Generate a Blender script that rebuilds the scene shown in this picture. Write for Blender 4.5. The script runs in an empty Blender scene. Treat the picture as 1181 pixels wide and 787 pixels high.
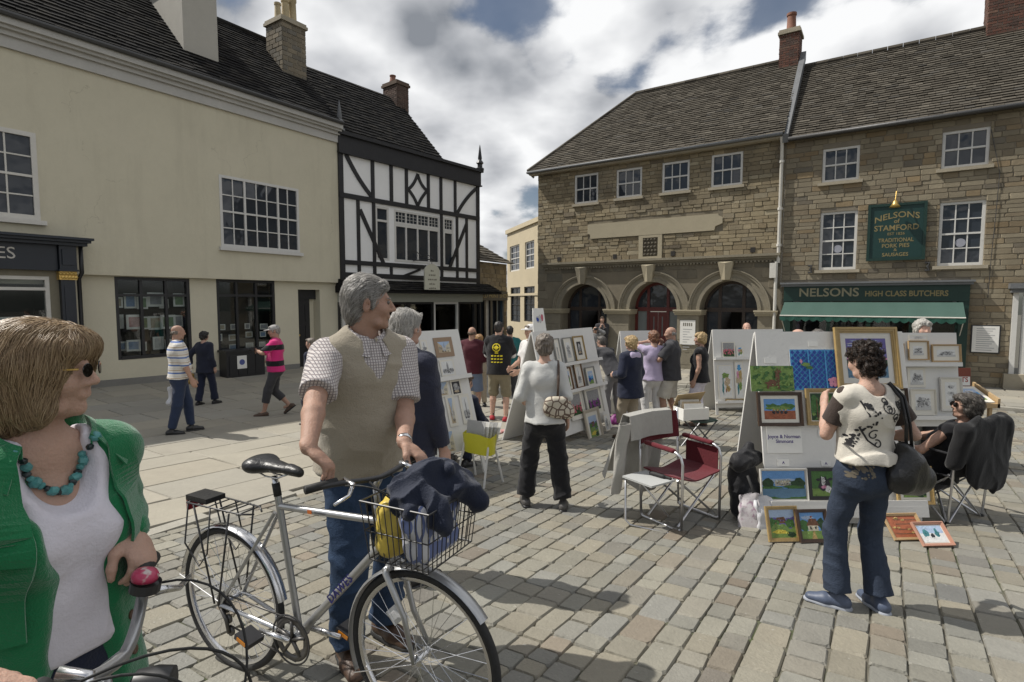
import bpy, bmesh, math, random
import numpy as np
from mathutils import Vector, Matrix
random.seed(7); np.random.seed(7)
R = math.radians
sc = bpy.context.scene
COL = sc.collection
# ------------------------------------------------------------------ camera
CAMZ, FPX, CX, CY, PITCH = 1.53, 636.0, 590.5, 393.5, R(4.18)
cd = bpy.data.cameras.new('camera'); cam = bpy.data.objects.new('camera', cd); COL.objects.link(cam)
cam.location = (0, 0, CAMZ); cam.rotation_euler = (R(90)-PITCH, 0, 0)
cd.sensor_width = 36; cd.lens = 36*FPX/1181; cd.clip_start = .05; cd.clip_end = 2000
sc.camera = cam
# ------------------------------------------------------------------ sky and sun
SUN_EL, SUN_AZ = R(52), math.atan2(-.97, .23)
w = bpy.data.worlds.new('World'); sc.world = w; w.use_nodes = True
def build_world():
    nt = w.node_tree; N = nt.nodes; L = nt.links; N.clear()
    def nd(t, **k):
        n = N.new(t)
        for a, b in k.items(): setattr(n, a, b)
        return n
    def mth(op, a, b=None, clamp=False):
        n = nd('ShaderNodeMath', operation=op, use_clamp=clamp)
        for i, v in enumerate((a, b)):
            if v is None: continue
            if isinstance(v, (int, float)): n.inputs[i].default_value = v
            else: L.new(v, n.inputs[i])
        return n.outputs[0]
    sky = nd('ShaderNodeTexSky', sky_type='NISHITA', sun_disc=False, sun_elevation=SUN_EL, sun_rotation=SUN_AZ, air_density=1.0, dust_density=1.5)
    tc = nd('ShaderNodeTexCoord'); sp = nd('ShaderNodeSeparateXYZ'); L.new(tc.outputs['Generated'], sp.inputs[0])
    z = mth('MAXIMUM', sp.outputs[2], 0.0); zz = mth('ADD', z, .38)
    cb = nd('ShaderNodeCombineXYZ'); L.new(mth('DIVIDE', sp.outputs[0], zz), cb.inputs[0]); L.new(mth('DIVIDE', sp.outputs[1], zz), cb.inputs[1]); L.new(mth('MULTIPLY', z, 0.7), cb.inputs[2])
    def noise(off, scale, detail, rough, dist=0.0):
        v = nd('ShaderNodeVectorMath', operation='ADD'); L.new(cb.outputs[0], v.inputs[0]); v.inputs[1].default_value = off
        n = nd('ShaderNodeTexNoise'); n.inputs['Scale'].default_value = scale; n.inputs['Detail'].default_value = detail
        n.inputs['Roughness'].default_value = rough; n.inputs['Distortion'].default_value = dist; L.new(v.outputs[0], n.inputs['Vector'])
        return n.outputs[0]
    O = CLOUD_OFF
    def dens(off, det):
        big = noise(off, .8, 2, .5, .2); mid = noise((off[0]+5, off[1]+2, off[2]), 1.9, det, .60, .15)
        v = nd('ShaderNodeVectorMath', operation='ADD'); L.new(cb.outputs[0], v.inputs[0]); v.inputs[1].default_value = off
        vo = nd('ShaderNodeTexVoronoi', feature='F1', voronoi_dimensions='2D'); vo.inputs['Scale'].default_value = 3.0; vo.inputs['Detail'].default_value = 2.0; vo.inputs['Roughness'].default_value = .5; L.new(v.outputs[0], vo.inputs['Vector'])
        puff = mth('SUBTRACT', 1.0, vo.outputs['Distance'])
        return mth('ADD', mth('ADD', mth('MULTIPLY', big, .50), mth('MULTIPLY', mid, .36)), mth('MULTIPLY', puff, .19))
    a = dens(O, 9); b = dens((O[0]-.10, O[1]+.02, O[2]+.09), 5)
    mask = nd('ShaderNodeMapRange', interpolation_type='SMOOTHSTEP'); L.new(a, mask.inputs[0]); mask.inputs[1].default_value = CLOUD_LO; mask.inputs[2].default_value = CLOUD_LO+.055
    hz = nd('ShaderNodeMapRange', interpolation_type='SMOOTHSTEP'); L.new(sp.outputs[2], hz.inputs[0]); hz.inputs[1].default_value = 0; hz.inputs[2].default_value = .05; cover = mth('MULTIPLY', mth('ADD', mth('MULTIPLY', mask.outputs[0], .88), .12), hz.outputs[0])
    lit = mth('ADD', mth('MULTIPLY', mth('SUBTRACT', a, b), 5.0), .82)
    thick = nd('ShaderNodeMapRange'); L.new(a, thick.inputs[0]); thick.inputs[1].default_value = CLOUD_LO+.06; thick.inputs[2].default_value = CLOUD_LO+.30; thick.inputs[3].default_value = 0; thick.inputs[4].default_value = .62
    lit = mth('SUBTRACT', lit, thick.outputs[0], True)
    rp = nd('ShaderNodeValToRGB'); L.new(lit, rp.inputs[0]); e = rp.color_ramp.elements
    e[0].position = 0; e[0].color = (4.0, 4.3, 4.8, 1); e[1].position = 1; e[1].color = (15, 15.1, 15.2, 1)
    m = e.new(.45); m.color = (9.0, 9.2, 9.6, 1)
    mx = nd('ShaderNodeMix', data_type='RGBA'); L.new(cover, mx.inputs[0]); L.new(sky.outputs[0], mx.inputs[6]); L.new(rp.outputs[0], mx.inputs[7])
    bg = nd('ShaderNodeBackground'); bg.inputs[1].default_value = .068; L.new(mx.outputs[2], bg.inputs[0])
    out = nd('ShaderNodeOutputWorld'); L.new(bg.outputs[0], out.inputs[0])
CLOUD_OFF, CLOUD_LO = (9.2, 1.1, 5.3), .385
build_world()
sl = bpy.data.lights.new('sun', 'SUN'); sl.energy = 5.0; sl.angle = R(.55); sl.color = (1, .955, .88)
so = bpy.data.objects.new('sun', sl); COL.objects.link(so)
SUND = Vector((math.cos(SUN_EL)*math.sin(SUN_AZ), math.cos(SUN_EL)*math.cos(SUN_AZ), math.sin(SUN_EL)))
so.rotation_euler = SUND.to_track_quat('Z', 'Y').to_euler(); so.location = (0, 0, 30)
vs = sc.view_settings; vs.view_transform = 'Standard'; vs.look = 'None'; vs.gamma = 1; vs.exposure = -0.07
# ------------------------------------------------------------------ pixel <-> place
CP, SP_ = math.cos(PITCH), math.sin(PITCH)
def ray(px, py):
    x = (px-CX)/FPX; y = (CY-py)/FPX
    return Vector((x, CP+y*SP_, -SP_+y*CP))
CAMP = Vector((0, 0, CAMZ))
def at_depth(px, py, Y):
    d = ray(px, py); return CAMP + d*(Y/d.y)
def project(p):
    v = Vector(p)-CAMP; f = v.y*CP - v.z*SP_; u = v.y*SP_ + v.z*CP
    return CX+FPX*v.x/f, CY-FPX*u/f, f
NL = Vector((-.827, .562, 0))               # away from the square, into the cream building
UL = Vector((.562, .827, 0))
KERB_N, WALL_N = 4.87, 14.25
def ground(x, y):
    yy = max(y, -8.0)
    z = -.97*(1-math.exp(-yy/9)) if yy > 0 else -.1078*yy*.6
    n = x*NL.x + y*NL.y
    s = min(max((n-KERB_N)/(WALL_N-KERB_N), 0), 1.3)
    return z + .30*s*s
def gpt(px, py):
    d = ray(px, py); t = 1.0
    for k in range(60):
        p = CAMP + d*t; h = p.z-ground(p.x, p.y)
        t += h/max(.05, -d.z+.06)*.7
        t = min(max(t, .2), 60)
    p = CAMP+d*t; return Vector((p.x, p.y, ground(p.x, p.y)))
# ------------------------------------------------------------------ materials
MATS = {}
def mat(name, col, rough=.75, var=.12, scale=6.0, bump=0.0, bscale=40.0, metal=0.0, rnd=0.0, coord='pos', spec=.5, ramp=None, hook=None, stretch=None, sheen=0, alpha=None):
    """procedural Principled material: base colour with two octaves of noise, optional per-piece variation, optional relief"""
    if name in MATS: return MATS[name]
    m = bpy.data.materials.new(name); m.use_nodes = True; nt = m.node_tree; N = nt.nodes; L = nt.links
    p = N['Principled BSDF']; p.inputs['Roughness'].default_value = rough; p.inputs['Metallic'].default_value = metal
    p.inputs['Specular IOR Level'].default_value = spec
    if sheen: p.inputs['Sheen Weight'].default_value = sheen
    if coord == 'pos': src = N.new('ShaderNodeNewGeometry').outputs['Position']
    else: src = N.new('ShaderNodeTexCoord').outputs['Object']
    if stretch:
        mp = N.new('ShaderNodeMapping'); mp.inputs['Scale'].default_value = stretch; L.new(src, mp.inputs[0]); src = mp.outputs[0]
    def mth(op, a, b=None, clamp=False):
        n = N.new('ShaderNodeMath'); n.operation = op; n.use_clamp = clamp
        for i, v in enumerate((a, b)):
            if v is None: continue
            if isinstance(v, (int, float)): n.inputs[i].default_value = v
            else: L.new(v, n.inputs[i])
        return n.outputs[0]
    def noise(s, det=5, ro=.6):
        n = N.new('ShaderNodeTexNoise'); n.inputs['Scale'].default_value = s; n.inputs['Detail'].default_value = det; n.inputs['Roughness'].default_value = ro
        L.new(src, n.inputs['Vector']); return n.outputs[0]
    def mix(f, a, b, bt='MIX'):
        n = N.new('ShaderNodeMix'); n.data_type = 'RGBA'; n.blend_type = bt
        for i, v in ((0, f), (6, a), (7, b)):
            if isinstance(v, (int, float)): n.inputs[i].default_value = v
            elif isinstance(v, tuple): n.inputs[i].default_value = (*v, 1) if len(v) == 3 else v
            else: L.new(v, n.inputs[i])
        return n.outputs[2]
    c = col if isinstance(col, tuple) else (col,)*3
    rv = None
    if rnd or ramp:
        oi = N.new('ShaderNodeObjectInfo').outputs['Random']; ip = N.new('ShaderNodeNewGeometry').outputs['Random Per Island']
        rv = mth('FRACT', mth('ADD', oi, mth('MULTIPLY', ip, 7.31)))
    if ramp:
        rp = N.new('ShaderNodeValToRGB'); e = rp.color_ramp.elements
        e[0].position, e[0].color = ramp[0][0], (*ramp[0][1], 1); e[1].position, e[1].color = ramp[-1][0], (*ramp[-1][1], 1)
        for pos, cc in ramp[1:-1]: k = e.new(pos); k.color = (*cc, 1)
        L.new(rv, rp.inputs[0]); out = rp.outputs[0]
    else:
        out = mix(0.0, c, c)
        out = mix(1.0, c, (1, 1, 1), 'MULTIPLY')
    f = mth('ADD', mth('MULTIPLY', noise(scale), 2*var), 1-var)
    f = mth('MULTIPLY', f, mth('ADD', mth('MULTIPLY', noise(scale*7.3, 3), var), 1-var*.5))
    if rnd: f = mth('MULTIPLY', f, mth('ADD', mth('MULTIPLY', mth('FRACT', mth('MULTIPLY', rv, 17.3)), 2*rnd), 1-rnd))
    out = mix(1.0, out, mth_rgb(N, L, f), 'MULTIPLY')
    ctx = dict(N=N, L=L, src=src, mth=mth, noise=noise, mix=mix, p=p)
    if hook: out = hook(ctx, out) or out
    L.new(out, p.inputs['Base Color'])
    if bump:
        b = N.new('ShaderNodeBump'); b.inputs['Strength'].default_value = min(1, bump); b.inputs['Distance'].default_value = .012
        h = mth('ADD', mth('MULTIPLY', noise(bscale, 4), .6), noise(bscale*.25, 3)); L.new(h, b.inputs['Height']); L.new(b.outputs[0], p.inputs['Normal'])
    MATS[name] = m; return m
def mth_rgb(N, L, v):
    c = N.new('ShaderNodeCombineColor')
    for i in range(3): L.new(v, c.inputs[i])
    return c.outputs[0]
def glass_mat(name, tint=(.03, .036, .045), refl=.1, clear=.0):
    """pane: a share of the light passes, the rest is a dark glossy sheet"""
    if name in MATS: return MATS[name]
    m = bpy.data.materials.new(name); m.use_nodes = True; N = m.node_tree.nodes; L = m.node_tree.links
    p = N['Principled BSDF']; p.inputs['Base Color'].default_value = (*tint, 1); p.inputs['Roughness'].default_value = .04; p.inputs['Specular IOR Level'].default_value = .5
    nn = N.new('ShaderNodeTexNoise'); nn.inputs['Scale'].default_value = 1.7; g = N.new('ShaderNodeNewGeometry'); L.new(g.outputs['Position'], nn.inputs['Vector'])
    b = N.new('ShaderNodeBump'); b.inputs['Strength'].default_value = .25; b.inputs['Distance'].default_value = .05; L.new(nn.outputs[0], b.inputs['Height']); L.new(b.outputs[0], p.inputs['Normal'])
    if clear:
        t = N.new('ShaderNodeBsdfTransparent'); t.inputs[0].default_value = (.92, .95, .95, 1); gl = N.new('ShaderNodeBsdfGlossy'); gl.inputs['Roughness'].default_value = .02
        fr = N.new('ShaderNodeFresnel'); fr.inputs[0].default_value = 1.5; mx = N.new('ShaderNodeMixShader'); L.new(fr.outputs[0], mx.inputs[0]); L.new(t.outputs[0], mx.inputs[1]); L.new(gl.outputs[0], mx.inputs[2])
        L.new(mx.outputs[0], N['Material Output'].inputs[0])
    MATS[name] = m; return m
# ------------------------------------------------------------------ objects
WM = {}                                     # world matrix of every object made here
def tag(o, label=None, cat=None, group=None, kind=None):
    if label: o['label'] = label
    if cat: o['category'] = cat
    if group: o['group'] = group
    if kind: o['kind'] = kind
    return o
def empty(name, loc, rz=0.0, label=None, cat=None, group=None, kind=None):
    o = bpy.data.objects.new(name, None); COL.objects.link(o); o.empty_display_size = .1
    o.location = loc; o.rotation_euler = (0, 0, rz); WM[o] = Matrix.Translation(loc) @ Matrix.Rotation(rz, 4, 'Z')
    return tag(o, label, cat, group, kind)
def link_mesh(name, me, parent=None):
    o = bpy.data.objects.new(name, me); COL.objects.link(o)
    if parent is not None: o.parent = parent; WM[o] = WM[parent].copy()
    else: WM[o] = Matrix.Identity(4)
    return o
class MB:
    """collects shapes in world (or local) coordinates; build() links ONE mesh object"""
    def __init__(s): s.v = []; s.f = []; s.m = []; s.ms = 0
    def add(s, vs, fs, mi=0):
        b = len(s.v); s.v.extend([tuple(x) for x in vs]); s.f.extend([tuple(b+i for i in f) for f in fs]); s.m.extend([mi]*len(fs)); return s
    def hexa(s, c8, mi=0):                  # 4 bottom corners (ccw seen from above) then 4 top
        return s.add(c8, [(3, 2, 1, 0), (4, 5, 6, 7), (0, 1, 5, 4), (1, 2, 6, 5), (2, 3, 7, 6), (3, 0, 4, 7)], mi)
    def box(s, x0, x1, y0, y1, z0, z1, mi=0, T=None):
        c = [(x0, y0, z0), (x1, y0, z0), (x1, y1, z0), (x0, y1, z0), (x0, y0, z1), (x1, y0, z1), (x1, y1, z1), (x0, y1, z1)]
        if T is not None: c = [T @ Vector(q) for q in c]
        return s.hexa(c, mi)
    def poly(s, pts, mi=0): return s.add(pts, [tuple(range(len(pts)))], mi)
    def prism(s, front, back, mi=0):
        n = len(front); s.add(list(front)+list(back), [tuple(range(n)), tuple(range(2*n-1, n-1, -1))]+[(i, i+n, (i+1) % n+n, (i+1) % n) for i in range(n)], mi); return s
    def tube(s, pts, r, n=8, closed=False, cap=True, mi=0, flat=1.0):
        pts = [Vector(p) for p in pts]; k = len(pts); rs = r if isinstance(r, (list, tuple)) else [r]*k
        tang = []
        for i in range(k):
            a = pts[i-1] if (i or closed) else pts[i]; b = pts[(i+1) % k] if (i < k-1 or closed) else pts[i]
            t = (b-a); tang.append(t.normalized() if t.length > 1e-9 else Vector((0, 0, 1)))
        up = Vector((0, 0, 1)) if abs(tang[0].z) < .9 else Vector((1, 0, 0))
        nn = (up - tang[0]*up.dot(tang[0])).normalized(); base = len(s.v); vs = []
        for i in range(k):
            nn = (nn - tang[i]*nn.dot(tang[i])); nn = nn.normalized() if nn.length > 1e-6 else Vector((1, 0, 0)); bn = tang[i].cross(nn)
            for j in range(n):
                a = 2*math.pi*j/n; vs.append(pts[i] + (nn*math.cos(a)*flat + bn*math.sin(a))*rs[i])
        fs = []
        for i in range(k if closed else k-1):
            for j in range(n):
                a0 = i*n+j; a1 = i*n+(j+1) % n; i2 = (i+1) % k; fs.append((a0, a1, i2*n+(j+1) % n, i2*n+j))
        if cap and not closed: fs.append(tuple(range(n-1, -1, -1))); fs.append(tuple((k-1)*n+j for j in range(n)))
        return s.add(vs, fs, mi)
    def lathe(s, prof, c, axis=Vector((0, 0, 1)), n=16, mi=0, ring=False):   # prof: (radius, height along axis)
        axis = Vector(axis).normalized(); up = Vector((0, 0, 1)) if abs(axis.z) < .9 else Vector((1, 0, 0))
        a = (up-axis*up.dot(axis)).normalized(); b = axis.cross(a); c = Vector(c); vs = []; k = len(prof)
        for r, h in prof:
            for j in range(n):
                t = 2*math.pi*j/n; vs.append(c+axis*h+(a*math.cos(t)+b*math.sin(t))*r)
        fs = [(i*n+j, i*n+(j+1) % n, (i+1)*n+(j+1) % n, (i+1)*n+j) for i in range(k-1) for j in range(n)]
        if ring: fs += [((k-1)*n+j, (k-1)*n+(j+1) % n, (j+1) % n, j) for j in range(n)]
        else: fs += [tuple(range(n-1, -1, -1)), tuple((k-1)*n+j for j in range(n))]
        return s.add(vs, fs, mi)
    def build(s, name, m, parent=None, smooth=False, local=False, recalc=True, auto=None):
        me = bpy.data.meshes.new(name); vs = s.v
        if parent is not None and not local:
            inv = WM[parent].inverted(); vs = [tuple(inv @ Vector(q)) for q in vs]
        me.from_pydata(vs, [], s.f)
        for mm in (m if isinstance(m, (list, tuple)) else [m]): me.materials.append(mm)
        if any(s.m): me.polygons.foreach_set('material_index', s.m)
        if recalc:
            bm = bmesh.new(); bm.from_mesh(me); bmesh.ops.recalc_face_normals(bm, faces=bm.faces); bm.to_mesh(me); bm.free()
        if smooth:
            me.polygons.foreach_set('use_smooth', [True]*len(me.polygons))
            if auto: me.set_sharp_from_angle(angle=R(auto))
        me.update(); return link_mesh(name, me, parent)
def unit_piece(bev=.06, round_top=True, seed=0, jit=.0):
    """chamfered block in -.5.. .5 (x, y) and -1..0 (z), top ring drawn in"""
    rng = random.Random(seed); vs = []
    def ring(k, z):
        out = []
        for sx, sy in ((-1, -1), (1, -1), (1, 1), (-1, 1)):
            for ax in ((.0, 1), (1, .0)) if (sx*sy > 0) else ((1, .0), (.0, 1)):
                out.append((sx*(.5-k-ax[0]*bev*1.3), sy*(.5-k-ax[1]*bev*1.3), z))
        return out
    j = lambda p: (p[0]+rng.uniform(-jit, jit), p[1]+rng.uniform(-jit, jit), p[2])
    a = ring(0, -1); b = ring(0, -.3); c = ring(bev*.75, 0)
    a = [j(p) for p in a]; b = [(x, y, -.3) for x, y, z in a]; c = [j(p) for p in c]
    vs = a+b+c; n = 8
    fs = [(i, (i+1) % n, (i+1) % n+n, i+n) for i in range(n)]+[(n+i, n+(i+1) % n, 2*n+(i+1) % n, 2*n+i) for i in range(n)]+[tuple(range(2*n, 3*n))]
    return vs, fs
def pieces(parent, name, items, units, m, stuff, limit=300):
    """items: (world matrix, rank). The highest ranked become objects of their own, the rest one joined part"""
    items = sorted(items, key=lambda t: -t[1]); inv = WM[parent].inverted(); meshes = []
    for i, (vs, fs) in enumerate(units):
        me = bpy.data.meshes.new(name); me.from_pydata(vs, [], fs); me.materials.append(m); me.update(); meshes.append(me)
    for i, (T, r) in enumerate(items[:limit]):
        o = bpy.data.objects.new(name, meshes[i % len(meshes)]); COL.objects.link(o); o.parent = parent; o.matrix_basis = inv @ T; WM[o] = T
    rest = items[limit:]
    if rest:
        uv = [np.array(u[0]) for u in units]; V = []; F = []; b = 0
        for i, (T, r) in enumerate(rest):
            k = i % len(units); A = np.array(inv @ T); V.append(uv[k] @ A[:3, :3].T + A[:3, 3])
            F.extend([tuple(b+j for j in f) for f in units[k][1]]); b += len(uv[k])
        me = bpy.data.meshes.new(stuff); me.from_pydata(np.concatenate(V).tolist(), [], F); me.materials.append(m); me.update()
        tag(link_mesh(stuff, me, parent), kind='stuff')
def basis(o, x, y, z):
    M_ = Matrix.Identity(4)
    for i in range(3): M_[i][0] = x[i]; M_[i][1] = y[i]; M_[i][2] = z[i]; M_[i][3] = o[i]
    return M_
class Fac:
    """a facade plane: u runs to the right seen from outside, z is world height, n points at the viewer"""
    def __init__(s, px, Y, u):
        s.u = Vector((u[0], u[1], 0)).normalized(); s.n = s.u.cross(Vector((0, 0, 1))); q = at_depth(px, 347, Y); s.o = Vector((q.x, q.y, 0))
    def P(s, u, z, out=0.0): q = s.o+s.u*u+s.n*out; return Vector((q.x, q.y, z))
    def at(s, px, py, out=0.0):
        d = ray(px, py); o = s.o+s.n*out; t = (o-CAMP).dot(s.n)/d.dot(s.n); p = CAMP+d*t; return (p-s.o).dot(s.u), p.z
    def rect(s, x0, y0, x1, y1, out=0.0):
        a = s.at(x0, y0, out); b = s.at(x1, y1, out); return a[0], b[0], b[1], a[1]       # u0 u1 z0 z1
    def T(s, u, z, out=0.0): return basis(s.P(u, z, out), s.u, Vector((0, 0, 1)), s.n)    # local x right, y up, z out
    def box(s, mb, u0, u1, z0, z1, o0, o1, mi=0):
        c = [s.P(u0, z0, o1), s.P(u1, z0, o1), s.P(u1, z0, o0), s.P(u0, z0, o0), s.P(u0, z1, o1), s.P(u1, z1, o1), s.P(u1, z1, o0), s.P(u0, z1, o0)]
        return mb.hexa(c, mi)
    def beam(s, mb, a, b, wd, o0, o1, mi=0):          # a, b in (u, z)
        d = Vector((b[0]-a[0], b[1]-a[1])); d.normalize(); q = Vector((-d.y, d.x))*wd/2
        c = [(a[0]-q.x, a[1]-q.y), (b[0]-q.x, b[1]-q.y), (b[0]+q.x, b[1]+q.y), (a[0]+q.x, a[1]+q.y)]
        return mb.prism([s.P(*k, o1) for k in c], [s.P(*k, o0) for k in c], mi)
    def wall(s, mb, u0, u1, z0, z1, holes, depth, out=0.0, mi=0):
        us = sorted({u0, u1, *[h[0] for h in holes], *[h[1] for h in holes]}); zs = sorted({z0, z1, *[h[2] for h in holes], *[h[3] for h in holes]})
        us = [u for u in us if u0 <= u <= u1]; zs = [z for z in zs if z0 <= z <= z1]
        for a, b in zip(us, us[1:]):
            for c, d in zip(zs, zs[1:]):
                mu, mz = (a+b)/2, (c+d)/2
                if any(h[0] < mu < h[1] and h[2] < mz < h[3] for h in holes): continue
                mb.poly([s.P(a, c, out), s.P(b, c, out), s.P(b, d, out), s.P(a, d, out)], mi)
        for h in holes:
            a, b, c, d = h[:4]; i = out-depth
            mb.poly([s.P(a, c, out), s.P(a, d, out), s.P(a, d, i), s.P(a, c, i)], mi); mb.poly([s.P(b, c, out), s.P(b, c, i), s.P(b, d, i), s.P(b, d, out)], mi)
            mb.poly([s.P(a, d, out), s.P(b, d, out), s.P(b, d, i), s.P(a, d, i)], mi); mb.poly([s.P(a, c, out), s.P(a, c, i), s.P(b, c, i), s.P(b, c, out)], mi)
def text(body, size, T, m, parent, name='lettering', ext=.002, align='CENTER', space=1.0, sx=1.0, bold=0.0):
    cu = bpy.data.curves.new('txt', 'FONT'); cu.body = body; cu.size = size; cu.align_x = align; cu.align_y = 'CENTER'; cu.extrude = ext; cu.space_character = space; cu.resolution_u = 3; cu.offset = bold
    t = bpy.data.objects.new('txt', cu); COL.objects.link(t); dg = bpy.context.evaluated_depsgraph_get(); dg.update()
    me = bpy.data.meshes.new_from_object(t.evaluated_get(dg)); me.name = name
    bpy.data.objects.remove(t); bpy.data.curves.remove(cu)
    inv = WM[parent].inverted() if parent is not None else Matrix.Identity(4)
    me.transform(inv @ T @ Matrix.Scale(sx, 4, (1, 0, 0))); me.materials.clear(); me.materials.append(m)
    return link_mesh(name, me, parent)
# ================================================================== SETTING: ground
rgb = lambda r, g, b: tuple(((c/255+.055)/1.055)**2.4 if c > 10 else c/3294 for c in (r, g, b))
RU = Vector((.828, -.562, 0)); RN = Vector((-.562, -.828, 0))
RF = Fac(1110, 14.5, RU)                    # arched hall and butcher's
LF = Fac(338, 16.0, UL)                     # cream building, upper wall
def rdist(x, y): return (Vector((x, y, 0))-RF.o).dot(RF.n)      # metres in front of the right-hand facades
RKERB = 4.1
def ndist(x, y): return x*NL.x+y*NL.y
M_dirt = mat('joint_dirt', (.075, .07, .055), .95, .35, 9, .5, 60)
def dirt_hook(c, out):
    g = c['mth']('MULTIPLY', c['mth']('SUBTRACT', c['noise'](1.1, 4), .52), 7.0, True)
    return c['mix'](g, out, (.05, .065, .022))
M_joint = mat('mossy_joint', (.115, .106, .082), .95, .35, 9, .5, 60, hook=dirt_hook)
def sett_hook(c, out):
    st = c['mth']('MULTIPLY', c['mth']('SUBTRACT', c['noise'](.55, 3), .45), 2.2, True)          # worn, dusty patches
    out = c['mix'](c['mth']('MULTIPLY', st, .25), out, (.29, .28, .235))
    sp = c['mth']('MULTIPLY', c['mth']('SUBTRACT', c['noise'](26, 2), .69), 12, True)             # lichen and gum spots
    return c['mix'](c['mth']('MULTIPLY', sp, .45), out, (.46, .45, .41))
M_sett = mat('sett_stone', .3, .68, .2, 5, .55, 55, rnd=.14, hook=sett_hook,
             ramp=[(0, (.188, .186, .166)), (.3, (.222, .210, .170)), (.55, (.236, .213, .163)), (.72, (.192, .190, .172)), (.9, (.196, .178, .142)), (.985, (.19, .158, .12)), (1, (.142, .145, .138))])
M_flag = mat('flag_stone', .35, .78, .16, 2.2, .4, 45, rnd=.08,
             ramp=[(0, (.265, .247, .205)), (.4, (.305, .28, .225)), (.7, (.265, .252, .217)), (1, (.32, .29, .23))])
def sheet(name, test, zoff, m, x0, x1, y0, y1, step):
    mb = MB(); nx = int((x1-x0)/step); ny = int((y1-y0)/step); idx = {}
    def vid(i, j):
        if (i, j) not in idx:
            x, y = x0+i*step, y0+j*step; idx[i, j] = len(mb.v); mb.v.append((x, y, ground(x, y)+zoff))
        return idx[i, j]
    for i in range(nx):
        for j in range(ny):
            if test(x0+(i+.5)*step, y0+(j+.5)*step):
                mb.f.append((vid(i, j), vid(i+1, j), vid(i+1, j+1), vid(i, j+1))); mb.m.append(0)
    return tag(mb.build(name, m, recalc=False), kind='structure')
g = sheet('ground', lambda x, y: True, -.03, M_dirt, -90, 90, -8, 130, 2.0)
sq = sheet('cobbled_square', lambda x, y: ndist(x, y) < KERB_N+.02 and rdist(x, y) > RKERB-.1, .006, M_joint, -14, 16, -3, 24, .25)
pv = sheet('pavement', lambda x, y: KERB_N-.02 < ndist(x, y) < WALL_N+.6 and rdist(x, y) > RKERB, 0.004, M_dirt, -24, 12, -6, 34, .25)
pr = sheet('pavement', lambda x, y: -3 < rdist(x, y) <= RKERB+.2 and ndist(x, y) < WALL_N+30, .008, M_dirt, -12, 26, 0, 48, .25)
def visible(x, y, m=70):
    if y < .35: return False
    px, py, f = project((x, y, ground(x, y))); return f > .3 and -m < px < 1181+m and py < 787+m
def lay(parent, name, U, W, wmin, wmax, lmin, lmax, gap, test, top, thick, m, stuff, units, t0, t1, n0, n1, rng, tilt=.012, hj=.004, square=0.0, limit=300):
    """courses of blocks: each course runs along U, courses step along W"""
    items = []; n = n0
    while n < n1:
        wd = rng.uniform(wmin, wmax); t = t0+rng.uniform(0, lmax)
        while t < t1:
            ln = rng.uniform(lmin, lmax) if rng.random() > square else wd*rng.uniform(.8, 1.1)
            c = U*(t+ln/2)+W*(n+wd/2); x, y = c.x, c.y
            if test(x, y) and visible(x, y):
                e = .15; gx = (ground(x+e, y)-ground(x-e, y))/(2*e); gy = (ground(x, y+e)-ground(x, y-e))/(2*e)
                up = Vector((-gx+rng.gauss(0, tilt), -gy+rng.gauss(0, tilt), 1)).normalized()
                ax = (U-up*U.dot(up)).normalized(); ay = up.cross(ax); a = rng.gauss(0, .012); ax, ay = ax*math.cos(a)+ay*math.sin(a), ay*math.cos(a)-ax*math.sin(a)
                z = ground(x, y)+top+rng.gauss(0, hj)
                T = basis(Vector((x, y, z)), ax*(ln-gap*rng.uniform(.7, 1.5)), ay*(wd-gap*rng.uniform(.7, 1.5)), up*thick)
                f = project((x, y, z))[2]; items.append((T, ln*wd/f**3))
            t += ln
        n += wd
    pieces(parent, name, items, units, m, stuff, limit); return len(items)
rng = random.Random(3)
units = [unit_piece(.05, seed=i, jit=.02) for i in range(7)]
W_ = -NL
lay(sq, 'sett', UL, W_, .125, .19, .13, .295, .0052, lambda x, y: ndist(x, y) < KERB_N-.09 and rdist(x, y) > RKERB+.1, .020, .045, M_sett, 'setts', units, -3, 22, -KERB_N+.02, 14, rng, .009, .0028, square=.35)
funits = [unit_piece(.012, seed=i, jit=.004) for i in range(5)]
lay(pv, 'flagstone', UL, NL, .5, .78, .7, 1.35, .012, lambda x, y: KERB_N < ndist(x, y) < WALL_N+.45 and rdist(x, y) > RKERB+.1, .024, .04, M_flag, 'flagstones', funits, -6, 34, KERB_N+.16, WALL_N+.2, rng, .003, .0015)
RI = -RN
lay(pr, 'flagstone', RU, RN, .5, .7, .6, 1.1, .014, lambda x, y: -.1 < rdist(x, y) < RKERB-.15, .075, .06, M_flag, 'flagstones', funits, RF.o.dot(RU)-14, RF.o.dot(RU)+8, RF.o.dot(RN)+.02, RF.o.dot(RN)+RKERB-.3, rng, .003, .0015)
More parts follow.
